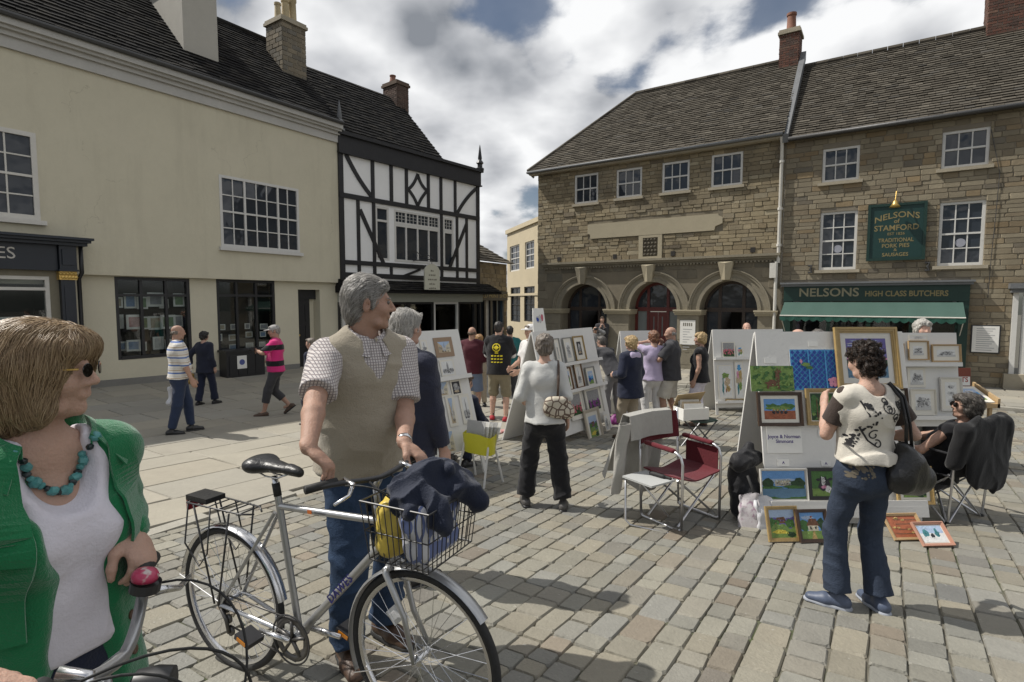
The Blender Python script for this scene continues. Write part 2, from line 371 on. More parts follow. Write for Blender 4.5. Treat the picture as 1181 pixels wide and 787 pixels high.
# kerbs: a flush edging of long stones by the flags, a low step by the right-hand pavement
M_kerb = mat('kerb_stone', .3, .75, .2, 6, .4, 50, rnd=.12, ramp=[(0, (.24, .23, .2)), (1, (.33, .31, .26))])
items = []
t = -2.5
while t < 22:
    ln = rng.uniform(.6, .95); c = UL*(t+ln/2)+NL*(KERB_N+.02)
    if rdist(c.x, c.y) > RKERB+.1 and visible(c.x, c.y): items.append((basis(Vector((c.x, c.y, ground(c.x, c.y)+.03)), UL*(ln-.012), NL*.14, Vector((0, 0, .08))), 1/c.y))
    t += ln
pieces(pv, 'kerbstone', items, funits, M_kerb, 'kerbstones')
items = []
t = RF.o.dot(RU)-13
while t < RF.o.dot(RU)+8:
    ln = rng.uniform(.7, 1.0); c = RU*(t+ln/2)+RN*(RF.o.dot(RN)+RKERB-.02)
    items.append((basis(Vector((c.x, c.y, ground(c.x, c.y)+.09)), RU*(ln-.012), RN*.16, Vector((0, 0, .15))), 1/c.y)); t += ln
pieces(pr, 'kerbstone', items, funits, M_kerb, 'kerbstones')

# ================================================================== building kit
M_white = mat('white_paint', (.60, .59, .56), .45, .07, 3, .15, 30)
M_greyw = mat('weathered_white_paint', (.6, .58, .53), .55, .14, 2.5, .2, 30)
M_black = mat('black_paint', (.016, .016, .018), .4, .25, 3, .2, 30)
M_navy = mat('dark_navy_paint', (.012, .017, .026), .35, .2, 3, .1, 30)
M_lead = mat('lead_sheet', (.14, .145, .15), .55, .2, 3, .3, 20)
M_iron = mat('cast_iron', (.05, .05, .05), .5, .2, 5, .3, 40)
M_gold = mat('gold_leaf', (.62, .42, .13), .35, .2, 20, .3, 60, metal=.7)
M_goldpaint = mat('gold_lettering', (.24, .19, .08), .5, .1)
G_dark = glass_mat('window_glass')
G_shop = glass_mat('shop_glass', clear=1)
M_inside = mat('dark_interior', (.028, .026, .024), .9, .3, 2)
def sash(f, r, parent, cols, rows, m=M_white, out=-.06, fr=.07, bar=.028, name='window', glass=None, meet=True, sill=None, sillm=None, mulls=(), panel=None):
    """timber window in the rectangle r=(u0,u1,z0,z1): frame, glazing bars and each pane a sub-part"""
    u0, u1, z0, z1 = r; mb = MB(); glass = glass or G_dark
    f.box(mb, u0, u0+fr, z0, z1, out-.06, out+.03); f.box(mb, u1-fr, u1, z0, z1, out-.06, out+.03)
    f.box(mb, u0+fr, u1-fr, z1-fr, z1, out-.06, out+.028); f.box(mb, u0+fr, u1-fr, z0, z0+fr*1.1, out-.06, out+.028)
    edges = [u0+fr]+[u0+(u1-u0)*q for q in mulls]+[u1-fr]
    bays = []
    for i in range(len(edges)-1):
        a = edges[i]+(fr*.4 if i else 0); b = edges[i+1]-(fr*.4 if i < len(edges)-2 else 0); bays.append((a, b))
        if i: f.box(mb, edges[i]-fr*.4, edges[i]+fr*.4, z0+fr*1.1, z1-fr, out-.055, out+.022)
    cl = cols if isinstance(cols, (list, tuple)) else [cols]*len(bays)
    zb, zt = z0+fr*1.1, z1-fr
    cells = []
    for (a, b), c in zip(bays, cl):
        for i in range(1, c): x = a+(b-a)*i/c; f.box(mb, x-bar/2, x+bar/2, zb, zt, out-.03, out+.008)
        for j in range(1, rows):
            z = zb+(zt-zb)*j/rows; k = bar*(1.7 if meet and j*2 == rows else 1); f.box(mb, a, b, z-k/2, z+k/2, out-.032, out+(.02 if meet and j*2 == rows else .006))
        for i in range(c):
            for j in range(rows): cells.append((a+(b-a)*i/c, a+(b-a)*(i+1)/c, zb+(zt-zb)*j/rows, zb+(zt-zb)*(j+1)/rows))
    w_ = mb.build(name, m, parent)
    for a, b, c, d in cells:
        t = random.gauss(0, .004); q = MB(); f.box(q, a, b, c, d, out-.02, out-.016); 
        q.v = [tuple(Vector(v)+f.n*(t*((i % 4 in (0, 3))-.5))) for i, v in enumerate(q.v)]
        q.build('pane', glass, w_)
    if sill:
        s = MB(); f.box(s, u0-sill, u1+sill, z0-.09, z0-.002, -.08, .09); s.build('sill', sillm or m, w_)
    return w_
def rect_free(r, holes, pad=0.0): return not any(r[0] < h[1]+pad and r[1] > h[0]-pad and r[2] < h[3]+pad and r[3] > h[2]-pad for h in holes)
def masonry(f, parent, u0, u1, z0, z1, holes, hmin, hmax, lmin, lmax, m, rng, out=0.0, gap=.008, name='stone', stuff='stones', rough=.012, limit=300, units=None, curve=None):
    items = []; z = z0
    while z < z1-.03:
        h = min(rng.uniform(hmin, hmax), z1-z); u = u0-rng.uniform(0, lmin)
        while u < u1-.02:
            ln = rng.uniform(lmin, lmax); a, b = max(u, u0), min(u+ln, u1)
            if u1-b < lmin*.5: b = u1
            segs = [(a, b)]
            for hh in holes:
                if z < hh[3]-.01 and z+h > hh[2]+.01:
                    ns = []
                    for p, q in segs:
                        if q <= hh[0] or p >= hh[1]: ns.append((p, q)); continue
                        if p < hh[0]: ns.append((p, hh[0]))
                        if q > hh[1]: ns.append((hh[1], q))
                    segs = ns
            for p, q in segs:
                if q-p > .05 and not (curve and curve((p+q)/2, z+h/2, (q-p)/2, h/2)):
                    c = f.P((p+q)/2, z+h/2, out+.012+abs(rng.gauss(0, rough)))
                    items.append((basis(c, f.u*(q-p-gap), Vector((0, 0, h-gap)), f.n*.06), (q-p)*h/(c.y**2)))
            u = b if b == u1 else u+ln
        z += h
    pieces(parent, name, items, units or [unit_piece(.05, seed=i, jit=.02) for i in range(6)], m, stuff, limit)
def slates(parent, P, L, rows, cw, m, rng, name='slates', jit=.012, thick=.022, lift=.03, test=None):
    """P(s, r): roof surface point for s metres along and r 0..1 up the slope; L length; overlapping courses as one joined part"""
    mb = MB(); V = []; F = []
    for k in range(rows):
        r0, r1 = k/rows, (k+1.25)/rows; s = -rng.uniform(0, cw)
        while s < L:
            wd = cw*rng.uniform(.65, 1.35); a, b = max(0, s), min(L, s+wd-.008)
            if b-a > .03 and (test is None or test((a+b)/2, (r0+r1)/2)):
                p0, p1 = P(a, r0), P(b, r0); q0, q1 = P(a, min(r1, 1)), P(b, min(r1, 1)); n = (p1-p0).cross(q0-p0).normalized()
                if n.z < 0: n = -n
                e = rng.gauss(0, jit); dz = (p0-q0).normalized()*abs(rng.gauss(0, jit*1.2))
                t = lift+thick+e*.3
                top = [p0+dz+n*t, p1+dz+n*(t+rng.gauss(0, .003)), q1+n*.012, q0+n*.012]; bot = [p0+dz+n*(t-thick), p1+dz+n*(t-thick)]
                i = len(V); V += top+bot; F += [(i, i+1, i+2, i+3), (i+4, i+5, i+1, i), (i, i+3, i+4), (i+1, i+5, i+2)]
            s += wd
    mb.add(V, F); return tag(mb.build(name, m, parent, recalc=False), kind='stuff')
def chimney(parent, c, ux, sx, sy, z0, z1, m, capm, pots, rng, name='chimney', bh=.075, bl=.22, top=.16, brick='brick', lim=140):
    """stack of real courses: cx, cy centre, ux its long direction"""
    ux = Vector((ux[0], ux[1], 0)).normalized(); uy = Vector((-ux.y, ux.x, 0)); C = Vector((c[0], c[1], 0)); mb = MB()
    def bx(mb, a, b, z0, z1, mi=0):
        k = [C-ux*a-uy*b, C+ux*a-uy*b, C+ux*a+uy*b, C-ux*a+uy*b]; mb.hexa([Vector((q.x, q.y, z0)) for q in k]+[Vector((q.x, q.y, z1)) for q in k], mi)
    bx(mb, sx-.012, sy-.012, z0, z1-top); o = mb.build(name, MATS['joint_dirt'] if False else mat('mortar', (.3, .27, .22), .9, .2), parent)
    items = []
    for d, sd, half in ((-uy, ux, sx), (ux, uy, sy), (uy, -ux, sx), (-ux, -uy, sy)):
        off = sy if abs(d.dot(uy)) > .5 else sx; z = z0; row = 0
        while z < z1-top-.01:
            s = -half-(bl/2 if row % 2 else 0)
            while s < half-.01:
                a, b = max(s, -half), min(s+bl, half)
                if b-a > .03:
                    q = C+d*(off+abs(rng.gauss(0, .004)))+sd*((a+b)/2); h = min(bh, z1-top-z)
                    vis = 1 if d.y < .3 else 0
                    items.append((basis(Vector((q.x, q.y, z+h/2)), sd*(b-a-.01), Vector((0, 0, h-.01)), d*.05), vis))
                s += bl
            z += bh; row += 1
    pieces(o, brick, items, [unit_piece(.05, seed=i, jit=.02) for i in range(4)], m, brick+'s', lim)
    k = MB(); bx(k, sx+.05, sy+.05, z1-top, z1-top*.45); bx(k, sx+.02, sy+.02, z1-top*.45, z1); k.build('cap', capm, o)
    for i, (off, h, r, pm) in enumerate(pots):
        q = C+ux*off; p = MB(); p.lathe([(r*1.15, 0), (r*1.15, .05), (r, .09), (r*.88, h*.85), (r*1.05, h*.88), (r*1.05, h), (r*.75, h), (r*.7, h*.5)], (q.x, q.y, z1), n=14); p.build('pot', pm, o, smooth=True, auto=40)
    return o
# ================================================================== SETTING: cream building on the left
rng = random.Random(11)
def grime(c, out):
    N, L = c['N'], c['L']; mp = N.new('ShaderNodeMapping'); mp.inputs['Scale'].default_value = (1.6, 1.6, .22); L.new(c['src'], mp.inputs[0]); n = N.new('ShaderNodeTexNoise'); n.inputs['Scale'].default_value = 1.4; n.inputs['Detail'].default_value = 6; n.inputs['Roughness'].default_value = .65; L.new(mp.outputs[0], n.inputs['Vector'])
    out = c['mix'](c['mth']('MULTIPLY', c['mth']('SUBTRACT', n.outputs[0], .5), 1.5, True), out, (.40, .365, .275))
    p2 = c['mth']('MULTIPLY', c['mth']('SUBTRACT', c['noise'](.45, 3), .54), 9, True); out = c['mix'](c['mth']('MULTIPLY', p2, .22), out, (.62, .57, .45))
    v = N.new('ShaderNodeTexVoronoi'); v.feature = 'DISTANCE_TO_EDGE'; v.inputs['Scale'].default_value = .42; w_ = N.new('ShaderNodeVectorMath'); w_.operation = 'ADD'; nn = N.new('ShaderNodeTexNoise'); nn.inputs['Scale'].default_value = 2.2; nn.inputs['Detail'].default_value = 4; L.new(c['src'], nn.inputs['Vector']); L.new(c['src'], w_.inputs[0]); L.new(nn.outputs['Color'], w_.inputs[1]); L.new(w_.outputs[0], v.inputs['Vector'])
    cr = c['mth']('MULTIPLY', c['mth']('LESS_THAN', v.outputs[0], .0035), c['mth']('GREATER_THAN', c['noise'](.7, 2), .55))
    return c['mix'](c['mth']('MULTIPLY', cr, .22), out, (.2, .17, .12))
M_cream = mat('cream_render', (.57, .53, .405), .85, .08, 1.1, .45, 16, hook=grime)
M_cream2 = mat('cream_masonry_paint', (.58, .54, .415), .8, .08, 1.3, .3, 25)
M_plinth = mat('grey_plinth', (.2, .195, .18), .9, .2, 2, .4, 25)
M_cornice = mat('cornice_paint', (.46, .45, .42), .7, .15, 2, .3, 25)
M_slate = mat('dark_slate', .05, .95, .25, 3, .4, 40, rnd=.2, spec=.12, ramp=[(0, (.020, .0195, .020)), (.6, (.028, .027, .026)), (1, (.040, .037, .033))])
M_stoneslate = mat('stone_slate', .12, .95, .35, 2, .5, 40, rnd=.18, spec=.15, ramp=[(0, (.066, .059, .048)), (.5, (.088, .078, .063)), (.85, (.108, .097, .079)), (1, (.075, .07, .062))])
M_chst = mat('chimney_stone', .2, .9, .3, 4, .5, 40, rnd=.2, ramp=[(0, (.15, .125, .09)), (.5, (.22, .185, .13)), (1, (.13, .12, .1))])
M_brick = mat('old_brick', .2, .9, .3, 5, .5, 50, rnd=.2, ramp=[(0, (.10, .045, .032)), (.5, (.135, .062, .042)), (.8, (.08, .05, .04)), (1, (.15, .085, .058))])
M_pot = mat('pot_clay', (.42, .34, .2), .8, .2, 6, .3, 40)
M_redpot = mat('red_pot_clay', (.22, .1, .065), .8, .25, 6, .3, 40)
M_stonetrim = mat('stone_trim', (.34, .3, .225), .85, .22, 2.5, .4, 35)
M_card = mat('white_card', (.75, .74, .7), .7, .05)
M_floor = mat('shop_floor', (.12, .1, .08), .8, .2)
uL, uR = LF.at(-260, 300)[0], LF.at(392, 300)[0]
zc1, zc0 = LF.at(391.5, 146)[1], LF.at(391.5, 166)[1]       # cornice top and bottom
zj = LF.at(385, 325)[1]                                     # underside of the overhanging upper wall
zg = lambda f, u, out=0: ground(f.P(u, 0, out).x, f.P(u, 0, out).y)
cb = empty('cream_building', LF.P(uR-6, zg(LF, uR-6)), label='long cream rendered building with dark slate roof at left', cat='building')
zb = -1.6
LO = -.16                                                   # the ground-floor wall stands back
w1r = LF.rect(0, 146, 47, 255); w1 = (w1r[1]-1.75, w1r[1], w1r[2], w1r[3])
w2 = LF.rect(252, 201, 346, 292)
mb = MB(); LF.wall(mb, uL, uR, zj, zc0, [w1, w2], .14)
LF.box(mb, uL, uR, zj-.03, zj, LO-.1, 0); mb.poly([LF.P(uR, zj, 0), LF.P(uR, zj, -5.6), LF.P(uR, zc0, -5.6), LF.P(uR, zc0, 0)])
mb.build('upper_wall', M_cream, cb)
sA = LF.rect(131.5, 319, 222, 409, LO); sB = LF.rect(249, 322, 319, 402, LO); dr = LF.rect(343.5, 334, 371, 430, LO); dr = (dr[0], dr[1], zb, dr[3])
sh0 = LF.rect(-130, 285, 92, 400, LO)                       # opening behind the projecting shopfront
sC = (uL+.4, sh0[1]-.15, zb, zj-.25)
mb = MB(); LF.wall(mb, uL, uR, zb, zj-.03, [sA, sB, dr, sC], .3, LO); mb.build('lower_wall', M_cream2, cb)
mb = MB()
for a, b in ((sC[1]+.02, dr[0]-.02), (dr[1]+.02, uR)):
    z0 = zg(LF, (a+b)/2); c = [LF.P(a, zb, LO+.035), LF.P(b, zb, LO+.035), LF.P(b, zb, LO-.02), LF.P(a, zb, LO-.02)]
    t = [Vector((q.x, q.y, ground(q.x, q.y)+.17)) for q in c]; mb.hexa(c+t)
mb.build('plinth', M_plinth, cb)
mb = MB()                                                   # moulded cornice and gutter
hc = zc1-zc0
for a, b, o in ((0, .42, .06), (.42, .6, .12), (.6, .72, .2), (.72, 1.0, .27)): LF.box(mb, uL, uR+.02, zc0+hc*a+.001, zc0+hc*b, -.1, o)
mb.build('cornice', M_cornice, cb)
mb = MB(); mb.tube([LF.P(uL, zc1+.03, .3), LF.P(uR, zc1+.03, .3)], .06, 8); mb.build('gutter', M_iron, cb)
def Lroof(s, r): return LF.P(uL+s, zc1+.02+3.0*r, .22-3.0*r)
RL = uR-uL
mb = MB(); mb.poly([Lroof(0, 0), Lroof(RL, 0), Lroof(RL, 1), Lroof(0, 1)]); mb.poly([Lroof(0, 1), Lroof(RL, 1), LF.P(uR, zc1, -6), LF.P(uL, zc1, -6)]); roof = mb.build('roof', M_slate, cb, recalc=False)
slates(cb, Lroof, RL, 26, .26, M_slate, rng)
mb = MB(); 
for i in range(int(RL/.45)): mb.tube([LF.P(uL+i*.45+.005, zc1+3.05, -2.78), LF.P(uL+i*.45+.44, zc1+3.05, -2.78)], .09, 8)
mb.build('ridge_tiles', M_slate, cb)
# dormer with a glazed top
d0 = LF.at(212, 57, -.6); d1 = LF.at(252, 69, -.6); zt = zc1+3.9
mb = MB(); LF.box(mb, d0[0], d1[0], zc1+.3, zt-1.25, -4.2, -.6); LF.box(mb, d0[0]-.06, d1[0]+.06, zt-1.25, zt-1.15, -4.2, -.53); LF.box(mb, d0[0], d1[0], zt-1.15, zt-.9, -4.2, -.66)
dm = mb.build('dormer', mat('dormer_paint', (.42, .40, .35), .8, .1, 2), cb)
mb = MB(); LF.box(mb, d0[0]-.2, d1[0]+.2, zt, zt+.12, -4.3, -.35); mb.build('dormer_roof', M_lead, dm)
sash(LF, (d0[0]+.04, d1[0]-.04, zt-.9, zt), dm, 3, 1, M_white, out=-.63)
# stone chimney and its pots
cA = LF.at(327, 60, -1.9); cpos = LF.P(cA[0], 0, -1.75)
chimney(cb, cpos, LF.u, .42, .42, zc1+1.0, LF.at(327, 30, -1.75)[1]+.1, M_chst, M_stonetrim, [(-.26, .5, .1, M_pot), (0, .72, .12, M_pot), (.26, .85, .12, M_pot)], rng, bh=.14, bl=.34, brick='stone')
sash(LF, w1, cb, 4, 4, M_greyw, out=-.02, sill=.08, fr=.09)
sash(LF, w2, cb, [2, 3, 2], 4, M_white, out=-.02, sill=.06, mulls=(.295, .715))
# ground-floor shop windows with things on show behind clear panes
def shopwin(f, r, parent, n, out, m, transom=.78, depth=.75, name='shop_window', rows=1):
    u0, u1, z0, z1 = r; mb = MB(); fr = .07
    f.box(mb, u0, u0+fr, z0, z1, out-.08, out+.03); f.box(mb, u1-fr, u1, z0, z1, out-.08, out+.03); f.box(mb, u0+fr, u1-fr, z1-fr, z1, out-.08, out+.028); f.box(mb, u0+fr, u1-fr, z0, z0+fr, out-.08, out+.05)
    zt = z0+(z1-z0)*transom; f.box(mb, u0+fr, u1-fr, zt-.03, zt+.03, out-.06, out+.024)
    for i in range(1, n): x = u0+(u1-u0)*i/n; f.box(mb, x-.03, x+.03, z0+fr, z1-fr, out-.06, out+.02)
    w_ = mb.build(name, m, parent)
    for i in range(n):
        a, b = u0+(u1-u0)*i/n, u0+(u1-u0)*(i+1)/n
        for c, d in ((z0+fr, zt), (zt, z1-fr)): q = MB(); f.box(q, a+.03, b-.03, c, d, out-.03, out-.024); q.build('pane', G_shop, w_)
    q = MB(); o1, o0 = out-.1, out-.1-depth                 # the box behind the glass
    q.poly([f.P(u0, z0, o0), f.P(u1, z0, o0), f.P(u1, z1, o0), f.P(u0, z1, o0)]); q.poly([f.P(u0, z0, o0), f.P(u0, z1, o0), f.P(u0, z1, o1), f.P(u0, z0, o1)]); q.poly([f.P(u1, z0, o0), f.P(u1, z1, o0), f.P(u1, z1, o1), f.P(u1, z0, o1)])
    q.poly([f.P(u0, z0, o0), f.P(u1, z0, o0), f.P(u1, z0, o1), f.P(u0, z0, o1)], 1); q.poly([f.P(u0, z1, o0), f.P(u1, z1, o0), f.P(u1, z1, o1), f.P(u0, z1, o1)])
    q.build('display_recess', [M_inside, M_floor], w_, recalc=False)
    return w_
PRT = [mat('print_%s' % n, c, .6, .55, 9, 0, 20) for n, c in (('grey', (.3, .3, .32)), ('sepia', (.42, .36, .26)), ('blue', (.2, .28, .42)), ('green', (.16, .24, .13)), ('pale', (.6, .58, .55)), ('rose', (.45, .25, .24)))]
ORD = ('first', 'second', 'third', 'fourth', 'fifth', 'sixth', 'seventh', 'eighth')
def showcards(f, r, out, rng, spots, label, cat, group, ny=1):
    """cards and framed prints standing in a shop window"""
    u0, u1, z0, z1 = r
    for i, (a, b, wd, h, dp) in enumerate(spots):
        u = u0+(u1-u0)*a; z = z0+(z1-z0)*b; o = out-.16-dp; base = f.P(u, z, o)
        root = empty('display_card', base, label=label % (ORD[i//ny], ('bottom row', 'middle row' if ny == 3 else 'top row', 'top row')[i % ny]), cat=cat, group=group)
        q = MB(); f.box(q, u-wd/2, u+wd/2, z, z+h, o-.012, o); q.build('mount', M_card, root); e = min(wd, h)*.16
        q = MB(); f.box(q, u-wd/2+e, u+wd/2-e, z+e, z+h-e, o+.001, o+.004); q.build('print', PRT[(i*5+int(wd*100)) % 6], root)
shopwin(LF, sA, cb, 3, LO-.04, M_black); shopwin(LF, sB, cb, 3, LO-.04, M_black)
def gridspots(rng, nx, ny, z0=.08, z1=.62, s=.26):
    return [((i+.5)/nx+rng.uniform(-.03, .03), z0+(z1-z0)*j/max(1, ny-1)+rng.uniform(-.02, .02), s*rng.uniform(.7, 1.2), s*rng.uniform(.7, 1.25), rng.uniform(0, .3)) for i in range(nx) for j in range(ny)]
showcards(LF, sA, LO, rng, gridspots(rng, 6, 3, s=.3), '%s mounted print from the left, %s, in the cream building\'s wide shop window', 'print', 'prints in the wide cream shop window', 3)
showcards(LF, sB, LO, rng, gridspots(rng, 4, 3, .02, .3, .2), '%s small card from the left, %s, in the window beside the dark door', 'print', 'cards in the window beside the dark door', 3)
mb = MB(); LF.box(mb, dr[0]+.06, dr[1]-.2, zb, dr[3]-.28, LO-.3, LO-.24); LF.box(mb, dr[0], dr[1], dr[3]-.28, dr[3], LO-.32, LO-.2)
for k in range(2):
    for j in range(3):
        wd = (dr[1]-dr[0]-.26)/2; a = dr[0]+.1+k*wd; z = dr[3]-.4-(j+1)*.62; LF.box(mb, a+.04, a+wd-.06, z+.06, z+.56, LO-.24, LO-.225)
d_ = mb.build('door', M_black, cb); q = MB(); q.lathe([(.0, 0), (.03, .005), (.034, .03), (.015, .055)], LF.P(dr[0]+.16, zg(LF, dr[0])+1.0, LO-.24), LF.n, 10); q.build('handle', M_gold, d_, smooth=True)
mb = MB(); mb.poly([LF.P(dr[0], zb, LO-.31), LF.P(dr[1], zb, LO-.31), LF.P(dr[1], dr[3], LO-.31), LF.P(dr[0], dr[3], LO-.31)]); mb.build('door_recess', M_cream2, cb)
# black panelled chest under the middle window, with a notice
cx0, cx1 = LF.at(262, 430, .25)[0], LF.at(306, 430, .25)[0]; zf = zg(LF, (cx0+cx1)/2, .2); ztop = LF.at(283, 403, .25)[1]
pb = empty('window_planter', LF.P((cx0+cx1)/2, zf, 0), label='black panelled planter box with a notice under the shop window', cat='planter')
mb = MB(); LF.box(mb, cx0, cx1, zf, ztop-.06, LO+.05, .24); mb.build('body', M_black, pb)
for i in range(4):
    a = cx0+.05+(cx1-cx0-.1)*i/4; q = MB(); LF.box(q, a+.02, a+(cx1-cx0-.1)/4-.02, zf+.08, ztop-.14, .24, .256); q.build('panel', M_black, pb)
mb = MB(); LF.box(mb, cx0-.04, cx1+.04, ztop-.06, ztop, LO+.04, .28); mb.build('rim', M_black, pb)
q = MB(); a = cx0+(cx1-cx0)*.38; LF.box(q, a-.13, a+.13, ztop-.5, ztop-.16, .26, .265); nt_ = q.build('notice', M_card, pb); q = MB(); q.lathe([(.0, 0), (.075, 0), (.075, .002), (.04, .002), (.04, .0005)], LF.P(a, ztop-.33, .266), LF.n, 16); q.build('printed_ring', mat('ink_blue', (.08, .1, .28), .6, .1), nt_)
# projecting dark shopfront at far left: fascia, console, gold capital, pilaster, window, downpipe
SO = .28
f0 = LF.rect(-170, 275, 97, 277, SO); 
ft = LF.at(60, 274, SO)[1]; fb = LF.at(60, 312, SO)[1]; ur = LF.at(88, 300, SO)[0]; zt0 = LF.at(97, 276, SO)[1]
sf = empty('shopfront', LF.P(ur-2, zg(LF, ur-2), .1), label='dark navy shopfront with gold capital and cream letters at far left', cat='shopfront')
mb = MB()
for a, b, o in ((0, .05, SO+.30), (.05, .1, SO+.22), (.1, .16, SO+.12)): LF.box(mb, uL+.2, ur+.03+o*.35, zt0-b, zt0-a-.001, LO, o)
mb.build('cornice', M_navy, sf); mb = MB(); LF.box(mb, uL+.2, ur-.3, fb, zt0-.16, LO, SO-.05); fa = mb.build('fascia', M_navy, sf)
tz = (fb+zt0-.16)/2; tx = LF.at(9, 292, SO)[0]
text('ES', .32, LF.T(tx+.13, LF.at(9, 292, SO)[1], SO-.046), M_greyw, fa, align='RIGHT')
mb = MB(); LF.box(mb, ur-.29, ur, fb+.03, zt0-.16, LO, SO+.03); LF.box(mb, ur-.25, ur-.04, fb+.12, zt0-.24, SO+.03, SO+.06); LF.box(mb, ur-.31, ur+.02, fb-.01, fb+.03, LO, SO+.06); mb.build('console', M_navy, sf)
mb = MB(); cz = fb-.012; LF.box(mb, ur-.3, ur+.0, cz-.17, cz, LO, SO)
for i in range(5): mb.lathe([(.0, -.02), (.034, 0), (.03, .02), (.0, .035)], LF.P(ur-.27+i*.06, cz-.05, SO), LF.n, 8); mb.lathe([(.0, -.02), (.034, 0), (.03, .02), (.0, .03)], LF.P(ur-.24+i*.055, cz-.12, SO), LF.n, 8)
mb.build('gilded_capital', M_gold, sf)
mb = MB(); LF.box(mb, ur-.27, ur-.03, zb, cz-.17, LO, SO-.03); LF.box(mb, ur-.31, ur+.02, zb, zg(LF, ur)+.35, LO, SO+.01); LF.box(mb, ur-.22, ur-.08, zg(LF, ur)+.5, cz-.3, SO-.03, SO-.015); mb.build('pilaster', M_navy, sf)
ws = (uL+.5, ur-.42, zg(LF, ur)+.62, fb-.12); mb = MB(); LF.box(mb, uL+.2, ur-.27, fb-.12, fb, LO, SO-.16); LF.box(mb, ur-.42, ur-.27, zb, fb-.12, LO, SO-.16); mb.build('surround', mat('olive_stone', (.2, .18, .13), .8, .2), sf)
mb = MB(); LF.box(mb, uL+.2, ur-.42, zb, ws[2], LO, SO-.1); mb.build('stall_riser', M_navy, sf)
shopwin(LF, ws, sf, 3, SO-.2, M_greyw, transom=.86, depth=.9)
showcards(LF, ws, SO-.15, rng, [(.3+.1*i, .05+.3*(i % 2), .3, .36, .1+.1*(i % 3)) for i in range(7)], '%s print from the left, %s, in the dark shopfront at far left', 'print', 'prints in the far left shopfront')
dp = MB(); q0 = LF.P(ur+.09, zt0-.16, SO-.02); dp.tube([q0, LF.P(ur+.09, cz-.02, SO-.02), LF.P(ur+.06, cz-.14, SO-.1), LF.P(ur+.06, cz-.9, SO-.1), LF.P(ur+.06, zb+.2, SO-.1)], .04, 8); dp.build('downpipe', M_black, sf, smooth=True)

# ================================================================== timber-framed building
TU = Vector((.62, .785, 0)); q = LF.P(uR, 0, 0); TF = Fac(393, q.y, TU); TF.o = q+TU*.01
c4 = lambda x, y: (370+x/2.624, 80+y/2.624)
T4 = lambda x, y, out=0: TF.at(*c4(x, y), out)
M_plaster = mat('white_plaster', (.8, .8, .79), .8, .05, 2, .25, 30)
M_timber = mat('black_timber', (.014, .014, .016), .6, .3, 4, .4, 30)
tz1 = T4(60, 190)[1]; tz0 = T4(70, 640)[1]; tuR = T4(478, 450)[0]; tf1 = T4(60, 250)[1]
tb = empty('timber_framed_building', TF.P(tuR/2, zg(TF, tuR/2)), label='black and white timber-framed building with jettied upper floor', cat='building')
hl = TF.rect(*c4(165, 413), *c4(208, 580)); hm = TF.rect(*c4(221, 424), *c4(360, 592)); hr = TF.rect(*c4(370, 448), *c4(402, 600))
mb = MB(); TF.wall(mb, 0, tuR, tz0, tz1, [hl, hm, hr], .12); mb.poly([TF.P(tuR, tz0, 0), TF.P(tuR, tz0, -6), TF.P(tuR, tz1, -6), TF.P(tuR, tz1, 0)]); mb.build('plaster_wall', M_plaster, tb)
def timber(a, b, wd, o=.045):
    m_ = MB(); TF.beam(m_, a, b, wd, -.01, o+rng.uniform(0, .006)); return m_.build('timber', M_timber, tb)
def tb4(x0, y0, x1, y1, wd): timber(T4(x0, y0), T4(x1, y1), wd)
zr1 = T4(70, 382)[1]; zr2 = T4(75, 584)[1]; zr3 = T4(70, 622)[1]
m_ = MB(); TF.box(m_, -.02, tuR+.05, tf1, tz1-.1, -.01, .09); TF.box(m_, -.05, tuR+.12, tz1-.1, tz1, -.05, .17); TF.box(m_, -.03, tuR+.09, tf1-.05, tf1, -.01, .12); m_.build('fascia', M_timber, tb)
timber((.07, tz0), (.07, tf1), .17, .05); timber((tuR-.08, tz0), (tuR-.08, tf1), .17, .05)
for z, wd in ((zr1, .15), (zr2, .14), (zr3, .16)): timber((0, z), (tuR, z), wd, .056)
for x in (156, 212, 258, 324, 362, 405): u = T4(x, 350)[0]; timber((u, zr1+.07), (u, tf1), .12)
for x in (113, 160, 364, 411, 440): u = T4(x, 500)[0]; timber((u, zr3), (u, zr1-.07), .11)
for x in (212, 320): u = T4(x, 600)[0]; timber((u, zr3), (u, zr2), .1)
def curve4(pts, wd, o=.043):
    p = [T4(*k) for k in pts]; m_ = MB()
    n = 10; cs = []
    for i in range(n+1):
        t = i/n
        if len(p) == 3: cs.append(((1-t)**2*p[0][0]+2*t*(1-t)*p[1][0]+t*t*p[2][0], (1-t)**2*p[0][1]+2*t*(1-t)*p[1][1]+t*t*p[2][1]))
        else: cs.append((p[0][0]*(1-t)+p[1][0]*t, p[0][1]*(1-t)+p[1][1]*t))
    L_ = []; R_ = []
    for i in range(n+1):
        a = cs[max(0, i-1)]; b = cs[min(n, i+1)]; d = Vector((b[0]-a[0], b[1]-a[1])).normalized(); L_.append((cs[i][0]-d.y*wd/2, cs[i][1]+d.x*wd/2)); R_.append((cs[i][0]+d.y*wd/2, cs[i][1]-d.x*wd/2))
    for i in range(n): m_.prism([TF.P(*k, o) for k in (L_[i], L_[i+1], R_[i+1], R_[i])], [TF.P(*k, -.01) for k in (L_[i], L_[i+1], R_[i+1], R_[i])])
    m_.build('timber_brace', M_timber, tb)
curve4([(75, 258), (108, 330), (152, 385)], .13); curve4([(468, 362), (432, 395), (411, 438)], .13)
curve4([(117, 425), (150, 500), (190, 590)], .13); curve4([(440, 468), (412, 540), (388, 602)], .13)
for s in ([(292, 318), (282, 350), (263, 364)], [(263, 364), (282, 385), (292, 415)], [(292, 318), (300, 352), (321, 368)], [(321, 368), (302, 388), (292, 415)]): curve4(s, .1)
